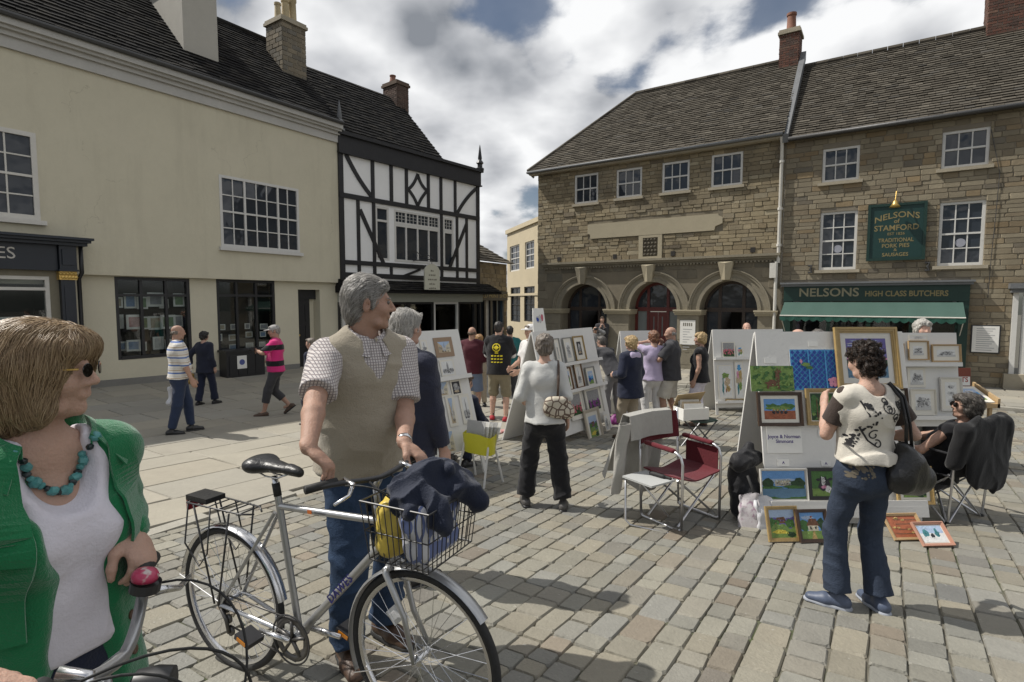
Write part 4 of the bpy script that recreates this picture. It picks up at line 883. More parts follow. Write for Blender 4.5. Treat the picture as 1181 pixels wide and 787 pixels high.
# painted sign board
M_green = mat('bottle_green_paint', (.004, .030, .022), .45, .12, 3); M_green2 = mat('sign_green', (.003, .034, .030), .5, .1, 3)
sg = RF.rect(*c6(322, 362), *c6(487, 521), .06); cu_, hw = (sg[0]+sg[1])/2, (sg[1]-sg[0])/2
sgo = empty('shop_sign', RF.P(cu_, sg[2], .06), label='green painted board sign with gold lettering between first-floor windows', cat='sign')
q = MB(); RF.box(q, sg[0], sg[1], sg[2], sg[3], .03, .07); q.build('board', M_green2, sgo)
q = MB(); e = .05; RF.box(q, sg[0]-.02, sg[0]+e, sg[2]-.02, sg[3]+.02, .03, .1); RF.box(q, sg[1]-e, sg[1]+.02, sg[2]-.02, sg[3]+.02, .03, .1); RF.box(q, sg[0]+e, sg[1]-e, sg[2]-.02, sg[2]+e, .03, .098); RF.box(q, sg[0]+e, sg[1]-e, sg[3]-e, sg[3]+.02, .03, .098); q.build('frame', M_green, sgo)
H_ = sg[3]-sg[2]; W2 = 2*hw
def fit(body, z, size, wfrac, bold=.003): 
    o = text(body, size, RF.T(cu_, z, .072), M_goldpaint, sgo, bold=bold)
    xs = [v.co.dot(RF.u) for v in o.data.vertices]; k = W2*wfrac/(max(xs)-min(xs)); c0 = (max(xs)+min(xs))/2
    for v in o.data.vertices: v.co += RF.u*((v.co.dot(RF.u)-c0)*(k-1))
    return o
o = fit('NELSONS', sg[3]-H_*.2, H_*.15, .78)
cc = sum((v.co.dot(RF.u) for v in o.data.vertices))/len(o.data.vertices)
for v in o.data.vertices: v.co.z -= ((v.co.dot(RF.u)-cc)/(hw))**2*H_*.1
fit('of', sg[3]-H_*.31, H_*.1, .1); fit('STAMFORD', sg[3]-H_*.43, H_*.14, .78); fit('EST 1826', sg[3]-H_*.535, H_*.065, .3, .001); fit('TRADITIONAL', sg[3]-H_*.65, H_*.1, .62, .002); fit('PORK PIES', sg[3]-H_*.75, H_*.1, .48, .002); fit('&', sg[3]-H_*.825, H_*.07, .06, .001); fit('SAUSAGES', sg[3]-H_*.91, H_*.09, .46, .002)
lu, lz = R6(400, 358, .3); wl = empty('brass_wall_lamp', RF.P(lu, sg[3]+.02, .05), label='small brass bell-shaped lamp above the green board sign', cat='lamp')
q = MB(); q.tube([RF.P(lu+.02, sg[3]+.3, .05), RF.P(lu+.02, sg[3]+.32, .2), RF.P(lu, lz+.1, .3)], .014, 6); q.build('arm', M_gold, wl); q = MB(); q.lathe([(.02, .12), (.05, .1), (.07, .03), (.13, -.06), (.12, -.06), (.06, .02), (.01, .08)], RF.P(lu, lz, .3), n=14); q.build('shade', M_gold, wl, smooth=True)
# shopfront
sh = empty('butchers_shopfront', RF.P((sfu0+sfu1)/2, zgR+.3, .1), label='dark green butcher shopfront with gold fascia letters and awning', cat='shopfront')
q = MB(); RF.box(q, sfu0, sfu1, fs0, fs1-.12, -.05, .16); fa = q.build('fascia', M_green, sh); q = MB(); RF.box(q, sfu0-.06, sfu1+.06, fs1-.12, fs1-.05, 0, .24); RF.box(q, sfu0-.09, sfu1+.09, fs1-.05, fs1, 0, .3); q.build('cornice', M_lead, sh)
def fascia_text(body, x0, x1, y, h, m):
    a, z = R6(x0, y, .162); b, _ = R6(x1, y, .162); o = text(body, h*1.38, RF.T(a, z, .162), m, fa, align='LEFT', bold=.006)
    xs = [v.co.dot(RF.u) for v in o.data.vertices]; k = (b-a)/(max(xs)-min(xs)); c0 = min(xs)
    for v in o.data.vertices: v.co += RF.u*((v.co.dot(RF.u)-c0)*(k-1))
fascia_text('NELSONS', 108, 288, 625, .245, mat('cream_lettering', (.27, .24, .15), .5, .1)); fascia_text('HIGH CLASS BUTCHERS', 308, 560, 628, .15, M_goldpaint)
awn = RF.rect(*c6(63, 652), *c6(614, 700), .3); az1 = fs0-.03; az0 = R6(340, 697, .95)[1]; n = 26; V = []; F = []
q = MB(); au0, au1 = sfu0+.03, R6(614, 690, .9)[0]
for i in range(n+1):
    u = au0+(au1-au0)*i/n; sag = .02*math.sin(i*1.7)+.01*math.sin(i*3.1); V += [RF.P(u, az1, .17), RF.P(u, (az1+az0)/2-.02+sag, .6), RF.P(u, az0, .98)]
for i in range(n):
    for j in (0, 1): F.append((i*3+j, i*3+j+1, i*3+j+4, i*3+j+3))
q.add(V, F); q.build('awning', mat('green_canvas', (.045, .092, .075), .85, .1, 3, .3, 60), sh, smooth=True)
q = MB(); V = []; F = []; m_ = 88
for i in range(m_+1):
    u = au0+(au1-au0)*i/m_; V += [RF.P(u, az0-.003, .985), RF.P(u, az0-.1-.06*abs(math.sin(i*math.pi/4)), .99+.01*math.sin(i))]
for i in range(m_): F.append((2*i, 2*i+1, 2*i+3, 2*i+2))
q.add(V, F); q.build('valance', mat('dark_green_canvas', (.012, .07, .05), .85, .1, 3), sh); q = MB(); q.tube([RF.P(au0, az0, .98), RF.P(au1, az0, .98)], .018, 6); q.tube([RF.P(au0+.03, az0-.02, .97), RF.P(au0+.03, az0-.5, .1)], .012, 6); q.tube([RF.P(au1-.03, az0-.02, .97), RF.P(au1-.03, az0-.5, .1)], .012, 6); q.build('awning_bar', M_greyw, sh)
for a in (sfu0, sfu1-.2): q = MB(); RF.box(q, a, a+.2, zgR, fs0, -.05, .13); q.build('pilaster', M_green, sh)
stall = zgR+.9; nn = 4
for i in range(nn):
    a, b = sfu0+.2+(sfu1-sfu0-.4)*i/nn, sfu0+.2+(sfu1-sfu0-.4)*(i+1)/nn; q = MB(); RF.box(q, a, a+.05, stall, fs0, -.1, -.02); RF.box(q, b-.05, b, stall, fs0, -.1, -.02); RF.box(q, a+.05, b-.05, stall, stall+.06, -.1, -.022); w_ = q.build('shop_window', M_green, sh); q = MB(); RF.box(q, a+.05, b-.05, stall+.06, fs0, -.07, -.064); q.build('pane', G_shop, w_); q = MB(); RF.box(q, a, b, zgR, stall, -.1, -.03); q.build('stall_riser', M_green, sh)
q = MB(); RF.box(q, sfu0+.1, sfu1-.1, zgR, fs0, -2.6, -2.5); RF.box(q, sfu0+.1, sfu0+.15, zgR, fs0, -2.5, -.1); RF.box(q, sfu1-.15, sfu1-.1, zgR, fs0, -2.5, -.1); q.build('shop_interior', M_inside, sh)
# panelled doorway at the right edge
q = MB(); RF.box(q, door[0]-.1, door[1]+.1, door[3], door[3]+.13, 0, .32); RF.box(q, door[0]-.06, door[1]+.06, door[3]-.1, door[3]-.001, 0, .22); q.build('door_hood', M_lead, hn)
for a in (door[0], door[0]+.2): q = MB(); RF.box(q, a, a+.1, zgR, door[3]-.1, -.1, .1-.05*(a > door[0])); q.build('door_post', M_white, hn)
q = MB(); RF.box(q, door[0]+.3, door[1], zgR, door[3]-.1, -.18, -.12)
for j in range(3): RF.box(q, door[0]+.4, door[0]+.75, zgR+.5+j*.75, zgR+1.1+j*.75, -.12, -.105); RF.box(q, door[0]+.85, door[1]-.1, zgR+.5+j*.75, zgR+1.1+j*.75, -.12, -.105)
q.build('door', M_black, hn); q = MB(); RF.box(q, door[0]-.1, door[0]+.32, zgR, zg(RF, door[0])+.45, .0, .2); RF.box(q, door[0]+.32, door[1]+.3, zgR, zg(RF, door[0])+.22, -.1, .5); q.build('doorstep', M_stonetrim, hn)
nr = RF.rect(1122, 376, 1151, 407, .05); nto = empty('wall_notice', RF.P((nr[0]+nr[1])/2, nr[2], .05), label='framed white menu notice on the stone wall beside the right doorway', cat='notice')
q = MB(); RF.box(q, nr[0]-.03, nr[1]+.03, nr[2]-.03, nr[3]+.03, .02, .05); q.build('frame', M_black, nto); q = MB(); RF.box(q, nr[0], nr[1], nr[2], nr[3], .05, .056); q.build('sheet', M_card, nto); q = MB(); 
for k in range(11): RF.box(q, nr[0]+.08, nr[1]-.08-.05*(k % 3), nr[3]-.08-k*.055, nr[3]-.06-k*.055, .0565, .0575)
q.build('printed_lines', mat('grey_ink', (.4, .4, .4)), nto)
NL_ = uN1-uA1
def Nroof(s, r): return RF.P(uA1+s, zeN+.02+3.05*r, .22-3.05*r)
mb = MB(); mb.poly([Nroof(0, 0), Nroof(NL_, 0), Nroof(NL_, 1), Nroof(0, 1)]); mb.poly([Nroof(0, 1), Nroof(NL_, 1), RF.P(uN1, zeN, -6), RF.P(uA1, zeN, -6)]); mb.build('roof', M_stoneslate, hn, recalc=False)
slates(hn, Nroof, NL_, 34, .24, M_stoneslate, rng, jit=.011, thick=.02)
q = MB()
for i in range(int(NL_/.4)): a = Nroof(i*.4+.005, 1.0); b = Nroof(i*.4+.392, 1.0); q.tube([a+Vector((0, 0, .03)), b+Vector((0, 0, .03))], .1, 8)
q.build('ridge_tiles', M_stoneslate, hn)
q = MB(); q.prism([RF.P(uA1-.06, zeA-.02, .3), RF.P(uA1-.06, zeA+3.5, -2.95), RF.P(uA1-.06, zeA+3.2, -2.95), RF.P(uA1-.06, zeA-.25, .22)], [RF.P(uA1+.1, zeA-.02, .3), RF.P(uA1+.1, zeA+3.5, -2.95), RF.P(uA1+.1, zeA+3.2, -2.95), RF.P(uA1+.1, zeA-.25, .22)]); q.build('verge', M_lead, hn)
q = MB(); q.tube([RF.P(uA1+.1, zeN-.01, .27), RF.P(uN1, zeN-.01, .27)], .06, 8); q.build('gutter', M_iron, hn, smooth=True)
M_lav = mat('stone_flashing', (.3, .28, .24), .9, .2)
k1 = RF.at(911, 80, -2.9); chimney(hn, RF.P(k1[0], 0, -2.9), RF.u, .3, .36, zeN+2.3, RF.at(911, 38, -2.9)[1], M_brick, M_stonetrim, [(0, .62, .15, M_redpot)], rng, lim=120)
k2 = RF.at(1163, 40, -2.9); chimney(hn, RF.P(k2[0]+.1, 0, -2.9), RF.u, .62, .45, zeN+2.3, zeN+5.2, M_brick, M_stonetrim, [(-.3, .5, .15, M_redpot), (.3, .5, .15, M_redpot)], rng, lim=160)
# ================================================================== people: smooth-blended solids turned into one continuous skin
V3 = lambda *a: np.array(a, float)
def nrm(v): v = np.asarray(v, float); return v/(np.linalg.norm(v)+1e-12)
def vnoise(P, seed=0):
    i = np.floor(P).astype(np.int64); f = P-i; u = f*f*(3-2*f); out = np.zeros(len(P))
    for dx in (0, 1):
        for dy in (0, 1):
            for dz in (0, 1):
                h = ((i[:, 0]+dx)*374761393+(i[:, 1]+dy)*668265263+(i[:, 2]+dz)*2147483647+seed*1274126177) & 0xffffffff
                h = (h ^ (h >> 13))*1274126177 & 0xffffffff; h = (h ^ (h >> 16)) & 0xffff
                out += (h/65535.0)*(u[:, 0] if dx else 1-u[:, 0])*(u[:, 1] if dy else 1-u[:, 1])*(u[:, 2] if dz else 1-u[:, 2])
    return out
class Solid:
    def __init__(s): s.pr = []; s.clips = []
    def cone(s, a, b, ra, rb, k=.02, flat=None, R_=None, clip=None, op='+'):
        s.pr.append(dict(t='c', a=np.asarray(a, float), b=np.asarray(b, float), ra=ra, rb=rb, k=k, flat=flat, R=R_, clip=clip, op=op)); return s
    def ell(s, c, r, k=.02, R_=None, op='+', clip=None):
        s.pr.append(dict(t='e', a=np.asarray(c, float), b=np.asarray(c, float), r=np.asarray(r, float), ra=max(r), rb=max(r), k=k, R=R_, clip=clip, op=op)); return s
    def chain(s, pts, rs, k=.02, **kw):
        for i in range(len(pts)-1): s.cone(pts[i], pts[i+1], rs[i], rs[i+1], k, **kw)
        return s
    def clip(s, p, n): s.clips.append((np.asarray(p, float), nrm(n))); return s
    def mesh(s, res, fold=None, smooth=1):
        lo = np.min([np.minimum(p['a']-p['ra'], p['b']-p['rb']) for p in s.pr if p['op'] == '+'], 0)-4*res-.02; hi = np.max([np.maximum(p['a']+p['ra'], p['b']+p['rb']) for p in s.pr if p['op'] == '+'], 0)+4*res+.02
        n = np.ceil((hi-lo)/res).astype(int)+1; ax = [lo[i]+res*np.arange(n[i]) for i in range(3)]
        D = np.full(n, 1.0, np.float32)
        for p in s.pr:
            m = p['k']+5*res; b0 = np.minimum(p['a']-p['ra'], p['b']-p['rb'])-m; b1 = np.maximum(p['a']+p['ra'], p['b']+p['rb'])+m
            i0 = np.clip(np.floor((b0-lo)/res).astype(int), 0, n); i1 = np.clip(np.ceil((b1-lo)/res).astype(int)+1, 0, n)
            if np.any(i1 <= i0): continue
            X, Y, Z = np.meshgrid(*[ax[j][i0[j]:i1[j]].astype(np.float32) for j in range(3)], indexing='ij', sparse=True)
            x, y, z = X-p['a'][0], Y-p['a'][1], Z-p['a'][2]; ba = p['b']-p['a']
            if p['R'] is not None:
                M_ = p['R']; x, y, z = x*M_[0][0]+y*M_[0][1]+z*M_[0][2], x*M_[1][0]+y*M_[1][1]+z*M_[1][2], x*M_[2][0]+y*M_[2][1]+z*M_[2][2]; ba = np.asarray(M_) @ ba
            if p['t'] == 'e':
                r = p['r']; k0 = np.sqrt((x/r[0])**2+(y/r[1])**2+(z/r[2])**2); k1 = np.sqrt((x/r[0]**2)**2+(y/r[1]**2)**2+(z/r[2]**2)**2); d = k0*(k0-1)/np.maximum(k1, 1e-6)
            else:
                sc_ = 1.0
                if p['flat'] is not None: fl = p['flat']; x, y, z = x/fl[0], y/fl[1], z/fl[2]; ba = ba/np.asarray(fl); sc_ = min(fl)
                l2 = max(ba @ ba, 1e-9); h = np.clip((x*ba[0]+y*ba[1]+z*ba[2])/l2, 0, 1)
                d = (np.sqrt((x-h*ba[0])**2+(y-h*ba[1])**2+(z-h*ba[2])**2)-(p['ra']+(p['rb']-p['ra'])*h))*(sc_**.5)
            if p['clip']:
                for q, nv in p['clip']: d = np.maximum(d, (X-q[0])*nv[0]+(Y-q[1])*nv[1]+(Z-q[2])*nv[2])
            sl = tuple(slice(i0[j], i1[j]) for j in range(3)); e = D[sl]; k = max(p['k'], 1e-4)
            if p['op'] == '+': h = np.clip(.5+.5*(e-d)/k, 0, 1); D[sl] = e*(1-h)+d*h-k*h*(1-h)
            else: h = np.clip(.5-.5*(e+d)/k, 0, 1); D[sl] = e*(1-h)-d*h+k*h*(1-h)
        if fold is not None:
            id_ = np.nonzero(np.abs(D) < .03+2*res)
            P = np.stack([ax[j][id_[j]] for j in range(3)], 1); D[id_] += fold(P).astype(np.float32)
        if s.clips:
            X, Y, Z = np.meshgrid(*[a.astype(np.float32) for a in ax], indexing='ij', sparse=True)
            for q, nv in s.clips: D = np.maximum(D, (X-q[0])*nv[0]+(Y-q[1])*nv[1]+(Z-q[2])*nv[2])
        ins = D < 0
        c = np.zeros(np.array(D.shape)-1, np.int8)
        for dx in (0, 1):
            for dy in (0, 1):
                for dz in (0, 1): c += ins[dx:D.shape[0]-1+dx, dy:D.shape[1]-1+dy, dz:D.shape[2]-1+dz]
        ci = np.nonzero((c > 0) & (c < 8)); N = len(ci[0]); idx = np.full(c.shape, -1, np.int64); idx[ci] = np.arange(N)
        acc = np.zeros((N, 3)); cnt = np.zeros(N); I = np.stack(ci, 1)
        for a in range(3):
            o = [k for k in range(3) if k != a]
            for u in (0, 1):
                for v in (0, 1):
                    off = np.zeros(3, int); off[o[0]] = u; off[o[1]] = v; A = I+off; B = A.copy(); B[:, a] += 1
                    d0 = D[A[:, 0], A[:, 1], A[:, 2]]; d1 = D[B[:, 0], B[:, 1], B[:, 2]]; mk = (d0 < 0) != (d1 < 0)
                    t = np.where(mk, d0/np.where(d0 == d1, 1, d0-d1), 0); pos = A.astype(float); pos[:, a] += t; acc[mk] += pos[mk]; cnt[mk] += 1
        V = lo+res*acc/cnt[:, None]; F = []
        for a in range(3):
            sl0 = [slice(None)]*3; sl1 = [slice(None)]*3; sl0[a] = slice(0, -1); sl1[a] = slice(1, None)
            ch = ins[tuple(sl0)] != ins[tuple(sl1)]; e = np.stack(np.nonzero(ch), 1); o = [k for k in range(3) if k != a]
            e = e[(e[:, o[0]] > 0) & (e[:, o[1]] > 0) & (e[:, o[0]] < D.shape[o[0]]-1) & (e[:, o[1]] < D.shape[o[1]]-1)]
            q = []
            for u, v in ((1, 1), (0, 1), (0, 0), (1, 0)): g = e.copy(); g[:, o[0]] -= u; g[:, o[1]] -= v; q.append(idx[g[:, 0], g[:, 1], g[:, 2]])
            q = np.stack(q, 1); flip = ins[e[:, 0], e[:, 1], e[:, 2]] ^ (a == 1); q[~flip] = q[~flip][:, ::-1]; F.append(q)
        F = np.concatenate(F); F = F[(F >= 0).all(1)]
        for _ in range(smooth):
            S = np.zeros_like(V); C = np.zeros(len(V))
            for i in range(4):
                a, b = F[:, i], F[:, (i+1) % 4]; np.add.at(S, a, V[b]); np.add.at(C, a, 1)
            V = V*.5+.5*S/np.maximum(C, 1)[:, None]
        return V, F
def solid_obj(name, sol, m, parent, res, fold=None, smooth=1):
    V, F = sol.mesh(res, fold, smooth); me = bpy.data.meshes.new(name)
    me.vertices.add(len(V)); me.vertices.foreach_set('co', V.astype(np.float32).ravel()); me.loops.add(len(F)*4); me.loops.foreach_set('vertex_index', F.astype(np.int32).ravel())
    me.polygons.add(len(F)); me.polygons.foreach_set('loop_start', np.arange(len(F), dtype=np.int32)*4); me.polygons.foreach_set('use_smooth', np.ones(len(F), bool))
    me.update(calc_edges=True); me.validate(); me.materials.append(m); return link_mesh(name, me, parent)
def folds(amp, sx=9, sy=9, sz=7, seed=0, ridge=True, amp2=.0):
    def f(P):
        w_ = vnoise(P*4.0, seed+9)[:, None]; a = vnoise(P*V3(sx, sy, sz)+w_*1.6, seed); b = vnoise(P*V3(sx, sy, sz)*2.3+w_*2, seed+3)
        r = (1-np.abs(2*a-1))**2*.9 if ridge else a
        return -amp*(r-.45)-amp*.45*(b-.5)
    return f
def ik(a, t, l1, l2, pole):
    a, t = np.asarray(a, float), np.asarray(t, float); d = t-a; L = np.linalg.norm(d)
    if L > (l1+l2)*.999: t = a+d/L*(l1+l2)*.999; d = t-a; L = np.linalg.norm(d)
    x = (l1*l1-l2*l2+L*L)/(2*L); h = math.sqrt(max(l1*l1-x*x, 0)); dn = d/L; p = np.asarray(pole, float); p = nrm(p-dn*(p @ dn)); return a+dn*x+p*h, t
def rotz(a): c, s = math.cos(a), math.sin(a); return np.array([[c, -s, 0], [s, c, 0], [0, 0, 1]])
def rotx(a): c, s = math.cos(a), math.sin(a); return np.array([[1, 0, 0], [0, c, -s], [0, s, c]])
def roty(a): c, s = math.cos(a), math.sin(a); return np.array([[c, 0, s], [0, 1, 0], [-s, 0, c]])
def skin_hook(c, out):
    n = c['mth']('MULTIPLY', c['mth']('SUBTRACT', c['noise'](9, 3), .5), 2.0, True); return c['mix'](c['mth']('MULTIPLY', n, .22), out, (.36, .15, .105))
def skin(name, col):
    m = mat('skin_'+name, col, .62, .16, 26, .3, 140, coord='obj', hook=skin_hook); p = m.node_tree.nodes['Principled BSDF']; p.inputs['Subsurface Weight'].default_value = .12; p.inputs['Subsurface Radius'].default_value = (.012, .005, .003); p.inputs['Subsurface Scale'].default_value = 1.0; return m
SK = dict(fair=skin('fair', (.45, .285, .215)), tan=skin('tanned', (.37, .222, .16)), pink=skin('pink', (.46, .28, .215)))
def cloth(name, col, bump=.35, rough=.88, var=.1, hook=None, bscale=170, sheen=.15): return mat('cloth_'+name, col, rough, var, 14, bump, bscale, coord='obj', hook=hook, sheen=sheen, spec=.25)
def hair_mat(name, col, dark, streak=26):
    if 'hair_'+name in MATS: return MATS['hair_'+name]
    def h(c, out):
        N, L = c['N'], c['L']; mp = N.new('ShaderNodeMapping'); mp.inputs['Scale'].default_value = (1, 1, .14); L.new(c['src'], mp.inputs[0]); n = N.new('ShaderNodeTexNoise'); n.inputs['Scale'].default_value = streak*4; n.inputs['Detail'].default_value = 3; n.inputs['Distortion'].default_value = .4; L.new(mp.outputs[0], n.inputs['Vector'])
        f = c['mth']('MULTIPLY', c['mth']('SUBTRACT', n.outputs[0], .36), 3.2, True); b = N.new('ShaderNodeBump'); b.inputs['Strength'].default_value = .8; b.inputs['Distance'].default_value = .008; L.new(n.outputs[0], b.inputs['Height']); L.new(b.outputs[0], c['p'].inputs['Normal'])
        return c['mix'](f, dark, out)
    return mat('hair_'+name, col, .5, .2, 18, 0, coord='obj', hook=h)
class Person:
    def __init__(s, base, face, label, H=1.72, sex='m', bulk=1.0, lean=0.0, feet=None, hands=None, poles=None, head=(0, 0), res=.011, pelvis=None, sk='fair', group=None, twist=0.0, kpole=(.0, 1, 0), roll=0.0, hand_dir=None, palm=None, curl=(.35, .35), hz=None):
        base = Vector(base); s.res = res; s.k = k = H/1.75; s.sex = sex; s.skin = SK[sk] if isinstance(sk, str) else sk
        rz = R(face)-math.pi/2; inv = (Matrix.Translation((base.x, base.y, base.z+.018)) @ Matrix.Rotation(rz, 4, 'Z')).inverted(); s.inv = inv
        lp = lambda v, w_=1: None if v is None else (np.array(inv @ Vector(v[1]) if w_ else inv.to_3x3() @ Vector(v[1])) if isinstance(v, tuple) and v[0] == 'w' else np.asarray(v, float))
        hands = [lp(h) for h in (hands or [None, None])]; hand_dir = [lp(h, 0) for h in (hand_dir or [None, None])]; palm = [lp(h, 0) for h in (palm or [None, None])]
        s.root = empty('person', (base.x, base.y, base.z+.018), rz, label, 'person', group); s.rz = rz
        hipw = (.088 if sex == 'm' else .09)*k*(bulk**.4); shw = (.172 if sex == 'm' else .15)*k*(bulk**.35); s.bulk = bulk
        feet = feet or [(-.1, .03, 0, 12), (.1, -.02, 0, 12)]
        pz = .925*k if pelvis is None else pelvis[2]; pxy = (np.mean([f[0] for f in feet]), np.mean([f[1] for f in feet])) if pelvis is None else pelvis[:2]
        P0 = V3(pxy[0], pxy[1], pz)
        if pelvis is None:
            for i, f in enumerate(feet):
                a = V3(f[0], f[1], f[2]+.08*k); hx = P0[0]+(-hipw, hipw)[i]; hd = math.hypot(a[0]-hx, a[1]-P0[1]); mz = a[2]+math.sqrt(max(.01, (.858*k)**2-hd**2)); P0[2] = min(P0[2], mz)
        s.pel = P0; T = rotz(R(twist)) @ rotx(-R(lean)) @ roty(R(roll)); s.tx, s.ty, s.tz = T[:, 0], T[:, 1], T[:, 2]; s.RT = T.T
        s.hip = [P0+V3(-hipw, 0, 0), P0+V3(hipw, 0, 0)]; s.foot = feet; s.knee = []; s.ank = []
        for i, f in enumerate(feet):
            a = V3(f[0], f[1], f[2]+.08*k); kn, a2 = ik(s.hip[i], a, .44*k, .42*k, np.asarray(kpole)+V3((-.12, .12)[i], 0, 0)); s.knee.append(kn); s.ank.append(a2)
        S = lambda x, y, z: P0+T @ V3(x*k, y*k, z*k); s.S = S
        s.sh = [S(-shw/k, -.01, .50), S(shw/k, -.01, .50)]; s.nb = S(0, -.025, .555); s.shw = shw
        s.elb = []; s.wr = []; s.ua = .29*k; s.fa = .255*k; hands = hands or [None, None]; poles = poles or [None, None]
        for i in (0, 1):
            sgn = (-1, 1)[i]; t = hands[i]
            t = s.sh[i]+V3(sgn*.07*k, .05*k, -.525*k) if t is None else np.asarray(t, float)
            po = poles[i] if poles[i] is not None else (sgn*.5, -1, -.2); e, w_ = ik(s.sh[i], t, s.ua, s.fa, po); s.elb.append(e); s.wr.append(w_)
        hy_, hp = head; s.RH = rotz(R(twist+hy_)) @ rotx(-R(lean*.4)+R(hp)); s.hc = s.nb+T @ V3(0, .018*k, .072*k)+s.RH @ V3(0, .012*k, .10*k); s.hs = .233*k/.233*(.97 if sex == 'm' else .94)
        s.hand_dir = hand_dir or [None, None]; s.palm = palm or [None, None]; s.curl = curl
    def Hd(s, x, y, z): return s.hc+s.RH @ (V3(x, y, z)*s.hs)
    def head_prims(s, so, detail=True):
        q = s.hs; H = s.Hd; Rh = s.RH.T
        so.ell(H(0, -.014, .034), V3(.074, .094, .082)*q, .01, Rh); so.ell(H(0, .030, -.022), V3(.060, .062, .080)*q, .03, Rh)
        so.cone(H(0, .012, -.062), H(0, .066, -.096), .050*q, .021*q, .022); so.cone(s.nb+s.tz*(-.03*s.k), H(0, -.026, -.05), (.062 if s.sex == 'm' else .052)*s.k, (.058 if s.sex == 'm' else .048)*s.k, .03)
        so.cone(H(-.046, .040, -.088), H(.046, .040, -.088), .016*q, .016*q, .025)
        so.cone(H(0, .092, .012), H(0, .110, -.026), .009*q, .0125*q, .010); so.ell(H(-.013, .098, -.031), V3(.009, .011, .008)*q, .006, Rh); so.ell(H(.013, .098, -.031), V3(.009, .011, .008)*q, .006, Rh)
        if detail:
            so.cone(H(-.036, .078, .026), H(.036, .078, .026), .0115*q, .0115*q, .014)
            for e in (-1, 1):
                so.ell(H(e*.031, .096, .006), V3(.017, .012, .010)*q, .008, Rh, op='-'); so.ell(H(e*.042, .064, -.026), V3(.02, .02, .02)*q, .03, Rh)
            so.cone(H(-.02, .086, -.054), H(.02, .086, -.054), .0068*q, .0068*q, .006); so.cone(H(-.016, .086, -.064), H(.016, .086, -.064), .0075*q, .0075*q, .006)
        for e in (-1, 1):
            Re = (s.RH @ rotz(-e*.35) @ rotx(-.15)).T; so.ell(H(e*.083, -.010, -.006), V3(.0085, .019, .034)*q, .008, Re)
            if detail: so.ell(H(e*.090, -.006, -.002), V3(.006, .010, .019)*q, .005, Re, op='-')
    def hand_prims(s, so, i, fine):
        k = s.k; w_ = s.wr[i]; d = nrm(s.hand_dir[i]) if s.hand_dir[i] is not None else nrm(s.wr[i]-s.elb[i]); sg = (-1, 1)[i]
        pn = np.asarray(s.palm[i], float) if s.palm[i] is not None else V3(-sg, 0, 0)
        pn = nrm(pn-d*(pn @ d)); ac = nrm(np.cross(d, pn))*(1 if np.cross(d, pn) @ V3(0, 1, 0) > 0 else -1)      # ac: towards the thumb side
        if s.palm[i] is not None: ac = nrm(np.cross(pn, d))*(1 if i == 0 else -1)
        c = s.curl[i]; R_ = np.stack([ac, d, pn])
        so.cone(w_-d*.01, w_+d*.045*k, .026*k, .040*k, .015, flat=(1, 1, .52), R_=R_); so.cone(w_+d*.045*k, w_+d*.082*k, .040*k, .041*k, .01, flat=(1, 1, .42), R_=R_)
        fr = .0088*k if fine else .0105*k
        for f, (o, ln) in enumerate(((.031, .070), (.0105, .079), (-.0105, .073), (-.030, .058))):
            p = w_+d*(.086-.006*(f == 3))*k+ac*o*k; a = c*.75; v = d; pts = [p-d*.02*k, p]
            for seg, kk in ((.45, 1.0), (.32, 1.15), (.23, .8)):
                ang = a*kk; v = nrm(v*math.cos(ang)+pn*math.sin(ang)) if True else v; p = p+v*ln*seg*k; pts.append(p)
                # keep curling in the finger plane
                d2 = v; pn_ = nrm(np.cross(np.cross(d2, pn), d2)) if abs(d2 @ pn) < .98 else -d; pn2 = pn_; v = d2; 
                if seg != .23: a_next = ang; v = nrm(d2*math.cos(.0)+pn2*.0)
                pn = pn if seg == .23 else pn2
            pn = nrm(R_[2]); so.chain(pts, [fr*1.08, fr*1.08, fr, fr*.92, fr*.85], .005)
        t0 = w_+d*.025*k+ac*.026*k; td = nrm(d*.75+ac*.62+pn*.35*(.5+c)); t1 = t0+td*.045*k; t2 = t1+nrm(d*.9+ac*.15+pn*(.25+.5*c))*.033*k; t3 = t2+nrm(d*.9+ac*-.05+pn*(.2+.5*c))*.024*k
        so.chain([t0, t1, t2, t3], [.017*k, .0125*k, .0108*k, .0095*k], .009)
    def arm_prims(s, so, i, r=1.0):
        k = s.k*(s.bulk**.35)*(1 if s.sex == 'm' else .9)*r; a, e, w_ = s.sh[i], s.elb[i], s.wr[i]; m = e+(w_-e)*.3
        so.chain([a, a+(e-a)*.45, e], [.055*k, .048*k, .040*k], .02); so.chain([e, m, w_], [.040*k, .042*k, .0275*k], .012)
    def leg_prims(s, so, i, r=1.0):
        k = s.k*(s.bulk**.35)*r; h, n, a = s.hip[i], s.knee[i], s.ank[i]; c = n+(a-n)*.3-V3(0, .012, 0)
        so.chain([h, n], [.086*k, .056*k], .02); so.chain([n, c, a], [.054*k, .056*k, .034*k], .015)
        fy = rotz(-R(s.foot[i][3])*(1 if i else -1)) @ V3(0, 1, 0); so.cone(a, a+fy*.10*k-V3(0, 0, .04*k), .034*k, .028*k, .02)
    def body(s, arms=(True, True), legs=(False, False), detail=True, fine=False, hand=(True, True), name='body'):
        so = Solid(); s.head_prims(so, detail); k = s.k
        so.cone(s.nb-s.tz*.05*k, s.nb-s.tz*.16*k+s.ty*.02, .075*k, .10*k, .04, flat=(1, .7, 1), R_=s.RT)
        for i in (0, 1):
            so.cone(s.nb-s.tz*.02*k, s.sh[i], .05*k, .05*k, .03)
            if arms[i]: s.arm_prims(so, i)
            if hand[i]: s.hand_prims(so, i, fine)
            if legs[i]: s.leg_prims(so, i)
        return solid_obj(name, so, s.skin, s.root, s.res)
